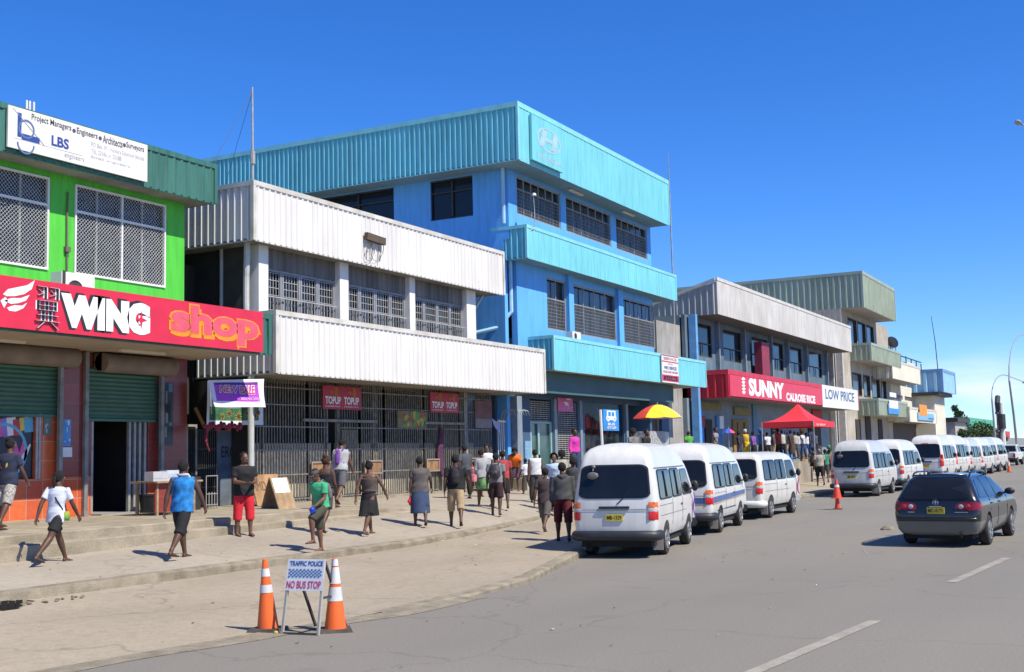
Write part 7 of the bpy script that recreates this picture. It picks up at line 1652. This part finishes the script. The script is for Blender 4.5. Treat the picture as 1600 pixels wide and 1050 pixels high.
    if hair == 'cap' or capc:
        C_ = MB(); C_.ball(HD(-.008, 0, .052), .108, .090, .078, 18, 10, M=M3); inv = RH.transposed(); C_.tube([HD(.07, 0, .052), HD(.13, 0, .045), HD(.16, 0, .036)], [.006, .006, .004], 10, ry=[.075, .07, .045], upv=tuple(RH @ V3(0, 1, 0))); put(C_, 'cap', capc or mat('grey_brown_cap', (.10, .075, .065), .8))
    # top
    tm = tc or mat('grey_shirt', (.08, .075, .075), .85)
    if top:
        C_ = MB(); hem = .90-tlen if top not in ('crop', 'strapless') else 1.02
        pr = [(hem, .108, hipw+.004), (.98, .106, hipw), (1.08, .098 if not female else .092, .148 if not female else .136), (1.18, .106, .150), (1.30, .119 if not female else .125, .165), (1.375, .105, .172), (1.415, .080, .145), (1.445, .056, .085)]
        pr = [q for q in pr if q[0] >= hem]
        if top == 'strapless': pr = pr[:-3]+[(1.33, .113, .16)]
        torso(C_, pr, .021+(.01 if top == 'hoodie' else 0), 22)
        for (S0, d, E_, d2, Wr, f_) in sleeves:
            if top in ('tank', 'strapless'): 
                if top == 'tank': C_.ball(S0+V3(0, 0, .0)-d*.02, .045, .04, .05)
                continue
            L_ = {'tee': .16+.06*sleeve, 'crop': .16, 'long': 9, 'hoodie': 9, 'wrap': .1}[top]; r0 = .066*f_+(.012 if top == 'hoodie' else 0)
            if L_ < 1: C_.tube([S0-d*.03, S0+d*.05, S0+d*L_], [r0, r0, r0*.97], 14)
            else: C_.tube([S0-d*.03, S0+d*.05, E_, E_+d2*.08, Wr-d2*.015], [r0, r0, r0*.82, r0*.8, r0*.62], 14)
        if top == 'hoodie': C_.tube([T(-.03, .09, 1.44), T(-.11, .05, 1.42), T(-.13, 0, 1.40), T(-.11, -.05, 1.42), T(-.03, -.09, 1.44)], [.035, .045, .05, .045, .035], 10)
        c_ = remesh(C_, max(vox, .012)*1.1, 3); rn2 = random.Random(int(px))
        ph = rn2.uniform(0, 6)
        for v in c_.v:      # folds
            k = (math.sin(v.z*38+v.y*22+ph)+math.sin(v.z*21-v.x*30+ph*2))*.0028*(1.4 if v.z < 1.15 else .8); n_ = V3(v.x, v.y, 0); v += n_.normalized()*k if n_.length > .01 else V3(0, 0, 0)
        topo = put(c_, {'tee': 'shirt', 'tank': 'vest', 'strapless': 'dress_top', 'crop': 'blouse', 'long': 'long_sleeved_shirt', 'hoodie': 'hooded_jacket', 'wrap': 'blouse'}[top], tm)
    # bottom
    if bottom in ('shorts', 'trousers', 'sit'):
        C_ = MB(); torso(C_, [(.83, .085, .125), (.90, .112, hipw+.006), (.98, .110, hipw+.002), (1.03, .098, .140)], .004, 20)
        for i, sg in enumerate((1, -1)):
            hp, kn, an, fd = J[i]; f_ = (.75+.25*w)*1.16; d1 = (kn-hp).normalized(); d2 = (an-kn).normalized(); L_ = blen
            pts = [hp+V3(0, 0, .03), hp+d1*.1, hp+d1*.22]; rs = [.076*f_, .088*f_, .090*f_]
            if L_ <= .43: pts.append(hp+d1*L_); rs.append(.092*f_)
            else:
                pts += [kn-d1*.02, kn+d2*min(L_-.43, .12)]; rs += [.078*f_, .077*f_]
                if L_ > .56: pts.append(kn+d2*min(L_-.43, .385)); rs.append(.058*f_ if bottom == 'trousers' else .07*f_)
            C_.tube(pts, rs, 14)
        put(remesh(C_, max(vox, .012)*1.1, 3), {'shorts': 'shorts', 'trousers': 'trousers', 'sit': 'shorts'}[bottom], bc or mat('black_shorts', (.02, .02, .025), .85))
    elif bottom == 'skirt':
        C_ = MB(); k0, k1 = J[0][1], J[1][1]; mx = (k0+k1)/2; sprd = abs(k0.x-k1.x)/2; L_ = blen; top_ = pel+V3(0, 0, .06); pts = [top_, pel, pel-V3(0, 0, .1)]; a_ = [.088, .108, .12]; b_ = [.13, .155, .165]
        n_ = 4
        for q in range(1, n_+1): u = q/n_; pts.append((pel-V3(0, 0, .1)).lerp(V3(mx.x*.8*min(1, L_/.43), 0, pel.z-.1-L_+.05), u)); a_.append(.125+(sprd+.0)*u*min(1.1, L_/.40)); b_.append(.172-(.02 if L_ < .5 else -.02)*u)
        C_.tube(pts, [q*w+.01 for q in a_], 22, ry=[q*w+.01 for q in b_], upv=(0, 1, 0))
        for i in (0, 1): hp, kn = J[i][0], J[i][1]; d1 = (kn-hp).normalized(); C_.tube([hp-V3(0, 0, .05), hp+d1*.2, hp+d1*min(blen, .44)], [.085*w, .10*w, .095*w], 14)
        put(remesh(C_, max(vox, .012)*1.15, 5), 'skirt', bc or mat('black_skirt', (.012, .012, .012), .85))
    # footwear
    if shoes != 'bare':
        for i, sg in enumerate((1, -1)):
            hp, kn, an, fd = J[i]; u = V3(math.sin(math.acos(max(-1, min(1, fd.x)))), 0, fd.x); F_ = MB(); b0 = an-u*.080
            F_.tube([b0-fd*.08, b0-fd*.04, b0+fd*.05, b0+fd*.14, b0+fd*.19, b0+fd*.205], [.008, .009, .009, .009, .008, .006], 12, ry=[.022, .036, .036, .046, .036, .01], upv=(0, 1, 0))
            if shoes == 'flip': F_.tube([an-u*.035+V3(0, .034, 0), an+fd*.09-u*.035, an+fd*.13-u*.05], .006, 5); F_.tube([an-u*.035-V3(0, .034, 0), an+fd*.09-u*.035, an+fd*.13-u*.05], .006, 5)
            else: F_.tube([an-fd*.05-u*.05, an-u*.04, an+fd*.08-u*.055, an+fd*.17-u*.068], [.042, .046, .038, .022], 12, ry=[.034, .040, .046, .040], upv=(0, 1, 0))
            put(F_, 'sandal' if shoes == 'flip' else 'shoe', sole_m if shoes == 'flip' else shoes if not isinstance(shoes, str) else mat('dark_shoe', (.03, .03, .035), .6))
    X = dict(T=T, S=S, J=J, hands=hands, HD=HD, t=t, put=put, P=P, pel=pel, face=R_(face), w=w)
    if extra: extra(X)
    return t, X
def world_of(X, v): 
    c, s = math.cos(X['face']), math.sin(X['face']); v = v*X['S']; return X['P']+Vector((v.x*c-v.y*s, v.x*s+v.y*c, v.z))
def backpack(X, label, m_, big=1.0, cat='backpack'):
    """separate thing worn on the back"""
    T = X['T']; b = MB(); k = big
    b.tube([T(-.165, 0, 1.02), T(-.185, 0, 1.06), T(-.195, 0, 1.2), T(-.18, 0, 1.34), T(-.15, 0, 1.40)], [.05*k, .075*k, .085*k, .07*k, .03], 16, ry=[.10*k, .135*k, .14*k, .12*k, .06*k], upv=(0, 1, 0)); r = remesh(b, .014, 3)
    s = thing('backpack', label, cat, X['P']); local(s); s.rotation_euler = (0, 0, X['face'])
    for v in r.v: v *= X['S']
    r.build('bag', m_, s, smooth=180)
    p = MB(); p.tube([T(-.25*k, 0, 1.08), T(-.262*k, 0, 1.15), T(-.25*k, 0, 1.23)], [.02, .03, .02], 10, ry=[.07*k, .09*k, .07*k], upv=(0, 1, 0)); 
    for v in p.v: v *= X['S']
    p.build('pocket', m_, s, smooth=180)
    for sg in (1, -1):
        q = MB(); q.tube([T(-.14, sg*.08, 1.38), T(-.04, sg*.10, 1.475), T(.06, sg*.105, 1.43), T(.125, sg*.11, 1.32), T(.08, sg*.155, 1.18), T(-.10, sg*.13, 1.08)], .012, 8, ry=[.022]*6)
        for v in q.v: v *= X['S']
        q.build('strap', m_, s, smooth=180)
    return s
def held(X, name, label, cat, hand, m_, size=(.09, .05, .14), drop=.12):
    Wr, d2 = X['hands'][hand][:2]; c = world_of(X, Wr+d2*.08); s = thing(name, label, cat, c-Vector((0, 0, drop))); b = MB(); o = c-Vector((0, 0, drop))
    b.ball(o-Vector((0, 0, size[2]*.5)), size[0], size[1], size[2], 14, 10); 
    for v in b.v: v += Vector((.012*math.sin(v.z*60), .010*math.sin(v.z*45+v.x*30), 0))
    b.build('bag', m_, s, smooth=180); b = MB(); b.tube([o+Vector((.03, 0, size[2]*.4)), c+Vector((.0, 0, .015)), o+Vector((-.03, 0, size[2]*.4))], .008, 6); b.build('handle', m_, s, smooth=180); return s
def cloth(n, c, var=.12, sc=9): return mat(n, c, .88, var, sc)
navy = cloth('navy_tee', (.018, .025, .055)); blk = cloth('black_cloth', (.012, .012, .014)); dgrey = cloth('dark_grey_cloth', (.055, .052, .052)); brown_c = cloth('brown_grey_cloth', (.085, .065, .055)); whitec = cloth('white_cloth', (.62, .62, .64), .05)
skyb = cloth('bright_blue_vest', (.02, .27, .72), .35, 7); khaki = cloth('khaki_cloth', (.42, .31, .18)); olive = cloth('olive_cloth', (.055, .055, .035)); greent = cloth('green_tee', (.06, .42, .20)); redc = cloth('red_cloth', (.62, .015, .03)); denim = cloth('blue_denim', (.035, .06, .13)); maroon = cloth('maroon_cloth2', (.10, .008, .014)); orangec = cloth('orange_cloth', (.80, .16, .015)); pinkc = cloth('magenta_cloth', (.62, .04, .35), .1)
leafsh = mat('patterned_shorts', (.50, .47, .42), .9, .4, 26, col2=(.12, .11, .10))
wst = stripes_mat('white_blue_stripes', (.66, .68, .74), (.42, .46, .60), 'Z', 14)
W_ = 0
# --- farther people: coarser bodies
FAR = dict(vox=.02)
def pz(label, px, head_y, h, Y, **k):
    """person whose head top is at head_y; stands on the ground at depth Y"""
    P_ = PY(px, head_y, Y); zg = P_.z-h; fl = k.pop('fl', None)
    if fl is not None: P_ = G(px, head_y, fl+h); zg = fl
    k.setdefault('group', 'people in front of the supermarket'); return person(label, px, 700, h, pos=(P_.x, P_.y if fl is not None else Y, zg if fl is not None else gz(P_.x, Y)), **{**FAR, **k})
# --- foreground left to right
def ex1(X):
    s = thing('shoulder_bag', 'small green and red shoulder bag carried by the girl in the striped shirt', 'bag', X['P']); local(s); s.rotation_euler = (0, 0, X['face']); T = X['T']
    b = MB(); b.tube([T(.02, -.20, 1.0), T(.03, -.21, .93), T(.03, -.21, .84)], [.06, .075, .05], 12, ry=[.025, .035, .02]); 
    for v in b.v: v *= X['S']
    b.build('bag', mat('green_red_bag', (.12, .42, .04), .8, .5, 9, col2=(.50, .05, .03)), s, smooth=180); b = MB(); b.tube([T(.02, -.19, 1.02), T(.14, -.06, 1.2), T(.11, .08, 1.40), T(0, .10, 1.455), T(-.10, .05, 1.38), T(-.14, -.08, 1.2), T(-.06, -.17, 1.03)], .008, 6, ry=[.014]*7)
    for v in b.v: v *= X['S']
    b.build('strap', blk, s, smooth=180)
person('person in striped white shirt and black shorts striding right, second from the left', 86, 881, 1.60, 3, twist=14, legs=((27, 4), (-30, 14, 0, 14)), arms=((-26, 12, 12), (28, 14, 12)), top='tee', tc=wst, bottom='shorts', bc=blk, blen=.30, hair='pony', female=True, lean=5, tlen=.10, fat=.92, extra=ex1, vox=.011)
def ex2(X):
    T = X['T']; m_ = MB(); o = T(-.135, 0, 1.22); m_.ball(o, .006, .085, .10, 16, 8); X['put'](m_, 'shirt_print', mat('round_print', (.60, .55, .10), .7, .6, 14, col2=(.5, .03, .03)))
person('person in navy shirt with a round yellow print and patterned shorts at the left edge', 10, 851, 1.68, 12, legs=((-2, 2), (-20, 10)), arms=((-8, 6, 8), (18, 14, 16)), tc=navy, bottom='shorts', bc=leafsh, blen=.46, hair='bun', female=True, lean=4, tlen=.06, fat=1.05, extra=ex2, vox=.011)
def ex3(X):
    T = X['T']; m_ = MB(); m_.tube([T(.09, .10, 1.32), T(.07, .085, 1.44), T(-.02, .085, 1.48), T(-.085, .0, 1.47), T(-.02, -.085, 1.48), T(.07, -.085, 1.44), T(.09, -.10, 1.32)], .016, 8, ry=[.03]*7); X['put'](m_, 'towel', whitec)
person('man in bright blue sleeveless shirt and black shorts with a white towel round his neck', 284, 873, 1.74, 5, twist=18, legs=((18, 4), (-22, 14, 0, 8)), arms=((-10, 14, 6), (22, 20, 10)), top='tank', tc=skyb, bottom='shorts', bc=blk, blen=.50, hair='short', lean=3, fat=1.12, tlen=.07, extra=ex3, vox=.011)
def ex4(X):
    T = X['T']; m_ = MB(); m_.ball(T(.13, 0, 1.25), .008, .075, .085, 14, 8); X['put'](m_, 'shirt_print', mat('grey_blue_print', (.22, .30, .36), .7, .5, 14, col2=(.03, .04, .05)))
person('man in black shirt and bright red shorts standing with folded hands, facing the street', 381, 837, 1.70, -118, legs=((3, 2, 4), (-2, 2, 4)), arms=((18, 8, 62, -34), (14, 8, 70, -34)), tc=blk, bottom='shorts', bc=redc, blen=.60, hair='short', skin='m', lean=0, fat=1.16, tlen=.08, extra=ex4, head=(12, 4), group='people standing on the pavement', vox=.011)
def ex5(X):
    backpack(X, 'grey backpack worn by the man in the green shirt', mat('grey_backpack', (.16, .16, .17), .8, .2, 12), .95)
    held(X, 'plastic_bag', 'blue plastic bag in the hand of the man in the green shirt', 'bag', 0, mat('blue_plastic', (.01, .06, .55), .4), (.07, .05, .07), .0)
person('man in green shirt and brown cap stepping up the kerb with a backpack', 503, 870, 1.60, 168, legs=((58, 62), (-4, 4)), arms=((16, 6, 48, -10), (-6, 12, 14)), tc=greent, bottom='shorts', bc=olive, blen=.44, skin='r', hair='cap', capc=mat('grey_brown_cap', (.10, .075, .065), .8), lean=10, head=(0, 26), extra=ex5, vox=.011)
person('woman in dark strapless top with reddish hair walking away behind the man in green', 508, 834, 1.66, 10, legs=((14, 6), (-16, 24)), arms=((8, 10, 45, -10), (10, 8, 40, -10)), top='strapless', tc=blk, bottom='shorts', bc=dgrey, blen=.36, hair='puff', hairm=hair_br, female=True, lean=4, fat=1.1, tlen=.05)
def ex6(X):
    backpack(X, 'small purple bag on the back of the person in the grey-white vest', mat('purple_bag', (.15, .05, .28), .7), .5)
person('person in pale grey sleeveless top and grey shorts bending near the grille', 531, 808, 1.68, 15, legs=((10, 6), (-22, 28)), arms=((20, 12, 18), (22, 12, 20)), top='tank', tc=cloth('pale_grey_vest', (.40, .40, .41)), bottom='shorts', bc=cloth('grey_shorts', (.10, .10, .11)), blen=.44, hair='bun', female=True, lean=14, head=(-20, 22), fat=1.1, extra=ex6, skin='m')
person('woman in off-shoulder brown top and black skirt walking right', 577, 836, 1.62, 2, twist=16, legs=((20, 3), (-20, 8, 0, 8)), arms=((-16, 16, 8), (24, 26, 12)), top='strapless', tc=brown_c, bottom='skirt', bc=blk, blen=.42, hair='bun', female=True, skin='m', lean=2, shoes='bare', fat=1.05)
def ex7(X): held(X, 'red_bag', 'red cloth bag in the hand of the woman in the blue skirt', 'bag', 0, redc, (.07, .05, .10), .10)
person('woman in grey shirt and long blue skirt carrying a red bag', 657, 822, 1.62, 35, legs=((8, 4), (-14, 18)), arms=((-6, 10, 10), (16, 20, 24)), tc=cloth('grey_brown_shirt', (.11, .095, .09)), bottom='skirt', bc=denim, blen=.58, hair='short', female=True, lean=3, tlen=.08, fat=1.12, extra=ex7)
def ex8(X): backpack(X, 'small dark backpack on the man in khaki shorts', mat('dark_pack', (.022, .02, .025), .8, .2, 12), .8)
person('man in black shirt and khaki shorts walking away with a small dark backpack', 713, 823, 1.72, 30, legs=((14, 4), (-14, 26)), arms=((-10, 12, 10), (24, 24, 18)), tc=blk, bottom='shorts', bc=khaki, blen=.54, hair='short', lean=3, fat=1.08, extra=ex8, tlen=.0)
def ex9(X): backpack(X, 'large black patterned backpack on the man in the grey shirt', mat('black_pack', (.015, .016, .022), .6, .5, 16, col2=(.05, .05, .06)), 1.15)
person('man in grey shirt and maroon shorts with a large black backpack', 776, 806, 1.66, 20, legs=((8, 4), (-8, 12)), arms=((-4, 10, 8), (6, 8, 8)), tc=cloth('mid_grey_tee', (.20, .21, .22)), bottom='shorts', bc=cloth('wine_black', (.035, .012, .018)), blen=.42, hair='short', lean=4, extra=ex9)
person('person in grey dress and white shawl beside the man with the big backpack', 757, 793, 1.64, 55, legs=((10, 4), (-14, 16)), arms=((10, 8, 70, -20), (12, 8, 60, -20)), top='long', tc=cloth('grey_white_top', (.36, .36, .37)), bottom='skirt', bc=cloth('green_wrap', (.14, .32, .12), .3), blen=.36, hair='short', female=True, lean=12, head=(0, 20), tlen=.05, fat=1.1)
person('woman in white shirt leaning forward behind the group with backpacks', 760, 776, 1.66, -130, legs=((6, 4), (-6, 8)), arms=((20, 8, 50, -10), (10, 8, 40, -10)), tc=whitec, bottom='skirt', bc=dgrey, blen=.45, hair='bun', female=True, skin='m', lean=6, head=(-20, 16), group='people standing on the pavement')
person('small child in a red spotted dress standing by the grille', 742, 769, 1.02, 40, legs=((4, 4), (-4, 6)), arms=((0, 10, 10), (0, 10, 10)), tc=mat('red_spot_dress', (.62, .03, .08), .8, .4, 30, col2=(.6, .35, .4)), bottom='skirt', bc=mat('red_spot_dress', (.62, .03, .08)), blen=.30, hair='afro', female=True, lean=0, shoes='bare', fat=1.15, group='children on the pavement')
person('woman in orange shirt bending over the fruit crates', 805, 767, 1.60, -150, legs=((4, 4), (-2, 6)), arms=((30, 8, 20, -8), (36, 8, 20, -8)), tc=orangec, bottom='skirt', bc=cloth('purple_grey_skirt', (.12, .06, .10), .3), blen=.42, hair='afro', female=True, skin='m', lean=34, head=(0, 25), fat=1.2, group='people standing on the pavement')
person('boy in white shirt and brown trousers facing the bench', 823, 772, 1.18, 60, legs=((8, 4), (-14, 20)), arms=((10, 14, 20), (10, 14, 20)), tc=whitec, bottom='trousers', bc=cloth('brown_trousers', (.09, .07, .06)), blen=.8, hair='short', lean=4, group='children on the pavement')
person('boy in dark brown shirt with a white stripe striding beside the white minibus', 853, 833, 1.60, 12, legs=((26, 4), (-32, 16, 0, 16)), arms=((-14, 12, 12), (10, 10, 30)), tc=cloth('dark_brown_tee', (.065, .045, .045)), bottom='shorts', bc=cloth('grey_brown_shorts', (.10, .09, .085)), blen=.50, hair='short', lean=6, shoes='bare', tlen=.10, fat=1.02, extra=lambda X: X['put']((lambda m_: (m_.tube([X['T'](0, 0, 1.085), X['T'](0, 0, 1.125)], [.124, .126], 24, ry=[.165, .167], upv=(0, 1, 0), caps=False), m_)[1])(MB()), 'white_stripe', whitec))
def ex10(X):
    T = X['T']; c = X['hands'][1]; held(X, 'drink_cup', 'pale blue cup in the hand of the person in the grey jacket', 'cup', 1, mat('pale_cup', (.45, .62, .62), .5), (.035, .035, .045), .03)
person('person in dark grey hooded jacket and maroon shorts beside the nearest minibus', 881, 846, 1.72, 25, legs=((16, 6), (-14, 10)), arms=((0, 8, 14), (8, 8, 14)), top='hoodie', tc=cloth('grey_hoodie', (.065, .07, .075)), bottom='shorts', bc=maroon, blen=.50, hair='short', lean=5, extra=ex10, shoes='shoe', fat=1.05)
person('person in pale blue shirt standing behind the person in the grey jacket', 868, 800, 1.66, 200, legs=((6, 4), (-6, 6)), arms=((6, 8, 10), (6, 8, 10)), top='long', tc=cloth('pale_blue_shirt', (.45, .56, .72), .06), bottom='trousers', bc=blk, blen=.8, hair='afro', lean=2, skin='m')
person('person in dark grey sleeveless top standing behind the nearest minibus', 898, 808, 1.62, 20, legs=((6, 4), (-6, 6)), arms=((4, 8, 10), (4, 8, 10)), top='tank', tc=cloth('charcoal_vest', (.05, .05, .055)), bottom='shorts', bc=denim, blen=.45, hair='afro', lean=2)
pz('woman in magenta top with orange stripes standing by the blue shopfront', 897, 671, 1.66, 0, fl=1.22, face=-105, legs=((4, 4), (-4, 6)), arms=((-6, 14, 8), (0, 16, 14)), top='long', tc=pinkc, bottom='trousers', bc=denim, blen=.8, hair='bun', female=True, lean=0, group='people standing on the pavement', skin='d', extra=lambda X: [X['put']((lambda m_, z=z: (m_.tube([X['T'](0, 0, z), X['T'](0, 0, z+.035)], [.121+.004*math.sin(z*9), .123], 20, ry=[.165, .168], upv=(0, 1, 0), caps=False), m_)[1])(MB()), 'shirt_stripe', mat('orange_stripe', (.70, .28, .08), .8)) for z in (1.08, 1.16)])
c_green = cloth('leaf_green_tee', (.10, .42, .05)); c_yel = cloth('yellow_dress', (.72, .48, .02), .3, 8); c_blue = cloth('royal_blue_top', (.04, .12, .42)); c_mgrey = cloth('slate_shirt', (.07, .08, .10)); c_pale = cloth('pale_green_shirt', (.45, .50, .40)); c_wblue = cloth('white_lilac_tee', (.55, .56, .66)); c_teal = cloth('teal_green_top', (.03, .28, .18)); c_cream = cloth('beige_shirt', (.42, .38, .31))
pz('person in speckled grey shirt at the stall left of the parasol pole', 990, 671, 1.62, 18.2, fl=1.22, face=60, tc=cloth('speckled_grey', (.28, .26, .25), .4, 30), bc=blk, bottom='trousers', blen=.8, hair='afro', legs=((4, 4), (-4, 4)))
pz('dark-clothed seller standing under the parasol beside the stall', 1008, 672, 1.6, 18.8, fl=1.22, face=-100, tc=blk, bc=blk, bottom='trousers', blen=.8, legs=((2, 2), (-2, 2)))
pz('person in green shirt and red cap behind the second minibus', 1076, 674, 1.62, 17.5, fl=1.45, face=40, tc=c_green, bc=denim, bottom='trousers', blen=.8, hair='cap', capc=mat('red_cap_cloth', (.45, .03, .05), .8), legs=((4, 4), (-4, 4)))
pz('shorter bare-headed person in green shirt beside the red-capped one', 1084, 677, 1.58, 17.9, fl=1.45, face=30, tc=c_green, bc=blk, bottom='trousers', blen=.8, hair='afro', legs=((4, 4), (-4, 4)))
pz('person with a dusty pink top holding the blue and pink umbrella', 1122, 680, 1.58, 17.6, fl=1.45, face=80, tc=cloth('dusty_pink_top', (.30, .16, .16)), bc=dgrey, bottom='trousers', blen=.8, hair='short', arms=((10, 10, 90, 0), (10, 8, 20)), legs=((4, 4), (-4, 4)))
u_ = umbrella('parasol', 'small blue and pink hand umbrella near the supermarket entrance', 1138, 670, 11, 17.4, .55, [u_p, u_p, u_b, u_b, u_b, u_b, u_p, u_p], 0, tilt=(0, 0))
pz('woman in yellow dress and pale headscarf near the supermarket', 1165, 671, 1.64, 18.2, fl=1.45, face=60, top='tank', tc=c_yel, bottom='skirt', bc=c_yel, blen=.5, female=True, hair='short', hairm=cloth('pale_headscarf', (.45, .55, .62)), legs=((4, 4), (-4, 4)))
pz('woman in royal blue scarf and top beside the yellow dress', 1189, 670, 1.66, 18.4, fl=1.45, face=70, top='long', tc=c_blue, bottom='skirt', bc=dgrey, blen=.6, female=True, hair='afro', hairm=c_blue, legs=((4, 4), (-4, 4)))
pz('man with white collar looking back over the low-roof minibus', 1192, 688, 1.62, 13.8, face=-130, tc=whitec, bc=dgrey, bottom='trousers', blen=.8, skin='m', legs=((2, 2), (-2, 2)), group='people walking along the pavement')
pz('person in dark slate shirt under the left edge of the red tent', 1210, 672, 1.68, 17.4, fl=1.45, face=70, top='tee', tc=c_mgrey, bottom='trousers', bc=khaki, blen=.8, hair='cap', capc=mat('olive_cap', (.10, .09, .06), .8), legs=((6, 4), (-6, 8)))
pz('person in pale green shirt under the red tent', 1222, 672, 1.68, 17.0, fl=1.45, face=50, tc=c_pale, bottom='trousers', bc=blk, blen=.8, legs=((6, 4), (-6, 8)), arms=((-10, 14, 20), (10, 10, 10)))
pz('person in dark brown clothes queueing under the red tent', 1236, 672, 1.68, 17.2, fl=1.45, face=70, tc=cloth('dark_brown2', (.05, .035, .03)), bottom='skirt', bc=cloth('dark_brown3', (.06, .045, .04)), blen=.6, female=True, legs=((6, 4), (-6, 8)))
pz('woman in white and lilac top and blue wrap below the red tent', 1248, 676, 1.66, 16.8, fl=1.45, face=60, tc=c_wblue, bottom='skirt', bc=cloth('blue_white_wrap', (.12, .25, .55), .5, 16), blen=.45, female=True, hair='afro', legs=((8, 4), (-8, 8)))
pz('person in white shirt and blue cap at the right side of the red tent', 1260, 676, 1.70, 16.8, fl=1.45, face=40, tc=whitec, bottom='trousers', bc=c_blue, blen=.8, hair='cap', capc=c_blue, legs=((10, 4), (-10, 12)))
pz('person in dark blue carrying a box beneath the tent edge', 1268, 668, 1.74, 17.3, fl=1.45, face=60, tc=cloth('deep_navy', (.015, .03, .09)), bottom='trousers', bc=denim, blen=.8, hair='afro', legs=((4, 4), (-6, 10)))
pz('person in beige shirt and black shorts walking between the minibuses', 1279, 688, 1.66, 13.6, face=20, tc=c_cream, bottom='shorts', bc=blk, blen=.48, hair='short', hairm=cloth('grey_hair', (.20, .18, .17)), legs=((10, 4), (-14, 26)), arms=((-10, 10, 10), (12, 10, 10)), group='people walking along the pavement')
pz('person in teal green top behind the one in the beige shirt', 1288, 692, 1.58, 14.2, face=10, tc=c_teal, bottom='shorts', bc=dgrey, blen=.5, legs=((10, 4), (-12, 18)), group='people walking along the pavement')
pz('person in red shirt partly hidden by the minibus behind the cone', 1295, 694, 1.55, 14.4, face=10, tc=cloth('dull_red_tee', (.40, .05, .06)), bottom='shorts', bc=blk, blen=.5, legs=((6, 4), (-8, 10)), group='people walking along the pavement')
pz('woman in green headwrap at the right end of the supermarket front', 1293, 684, 1.62, 15.5, face=-60, tc=c_teal, bottom='skirt', bc=dgrey, blen=.5, female=True, hair='afro', hairm=c_teal, legs=((2, 4), (-2, 4)))
pz('person standing in the dark doorway of the supermarket', 1116, 668, 1.70, 20.6, fl=1.45, face=-90, tc=cloth('dull_white', (.25, .24, .24)), bottom='trousers', bc=blk, blen=.8, legs=((2, 2), (-2, 2)))

# --- more of the queue and passers-by
def more(rows, h=1.64):
    cl = dict(w=whitec, g=c_mgrey, b=blk, t=c_teal, n=navy, r=cloth('dull_red_tee', (.40, .05, .06)), k=khaki, d=denim, c=c_cream, o=cloth('ochre_top', (.45, .22, .05)), v=cloth('violet_top', (.20, .08, .35)), p=c_wblue, m=brown_c)
    for lb, px_, hy_, fl_, face_, top_, tc_, bot_, bc_, hair_ in rows:
        pz(lb, px_, hy_, h, 15, **(dict(fl=fl_) if fl_ else {}), face=face_, top=top_, tc=cl[tc_], bottom=bot_, bc=cl[bc_], blen=.8 if bot_ == 'trousers' else .48, hair=hair_, legs=((6, 4), (-6, 8)), vox=.024, female=bot_ == 'skirt')
more([
 ('person in ochre top at the left end of the queue near the supermarket door', 1141, 676, 1.45, 60, 'tee', 'o', 'trousers', 'b', 'short'),
 ('person in navy shirt just left of the yellow dress', 1155, 675, 1.45, 80, 'tee', 'n', 'trousers', 'd', 'short'),
 ('woman in violet top between the yellow dress and the blue scarf', 1177, 675, 1.45, 70, 'long', 'v', 'skirt', 'b', 'bun'),
 ('person in white shirt standing just right of the blue scarf', 1199, 676, 1.45, 50, 'tee', 'w', 'trousers', 'b', 'short'),
 ('person in red shirt behind the slate shirt under the tent', 1216, 670, 1.45, 70, 'tee', 'r', 'shorts', 'b', 'short'),
 ('person in black sleeveless top between the pale green shirt and the dark brown clothes', 1229, 674, 1.45, 60, 'tank', 'b', 'shorts', 'k', 'afro'),
 ('person in beige top just left of the blue wrap', 1242, 674, 1.45, 50, 'tee', 'c', 'trousers', 'm', 'short'),
 ('person in lilac top between the blue wrap and the blue cap', 1254, 673, 1.45, 80, 'tee', 'p', 'trousers', 'd', 'short'),
 ('person in grey shirt at the far right of the queue on the terrace', 1273, 674, 1.45, 60, 'tee', 'g', 'trousers', 'b', 'short'),
 ('person in brown shirt on the pavement in front of the terrace steps', 1270, 692, None, 20, 'tee', 'm', 'shorts', 'b', 'short'),
])
def walker(lb, px_, py_, h_, face_, top_, tc_, bot_, bc_, hair_, **k):
    person(lb, px_, py_, h_, face_, legs=k.pop('legs', ((10, 4), (-12, 14))), arms=((-8, 10, 10), (10, 10, 12)), top=top_, tc=tc_, bottom=bot_, bc=bc_, blen=k.pop('blen', .46), hair=hair_, lean=3, vox=.016, **k)
walker('person in dull red shirt half hidden behind the man with the large backpack', 787, 796, 1.64, 30, 'tee', cloth('dull_red_tee', (.40, .05, .06)), 'shorts', blk, 'short')
walker('person in white vest between the bench and the boy in brown', 838, 786, 1.6, 40, 'tank', whitec, 'trousers', dgrey, 'short', blen=.8)
walker('person in slate shirt standing close to the grille left of the child in red', 728, 779, 1.64, 60, 'tee', c_mgrey, 'trousers', blk, 'short', blen=.8, legs=((3, 3), (-3, 3)))
walker('person in cream shirt waiting behind the person in pale blue', 880, 790, 1.64, 30, 'tee', c_cream, 'trousers', denim, 'afro', blen=.8, legs=((3, 3), (-3, 3)))
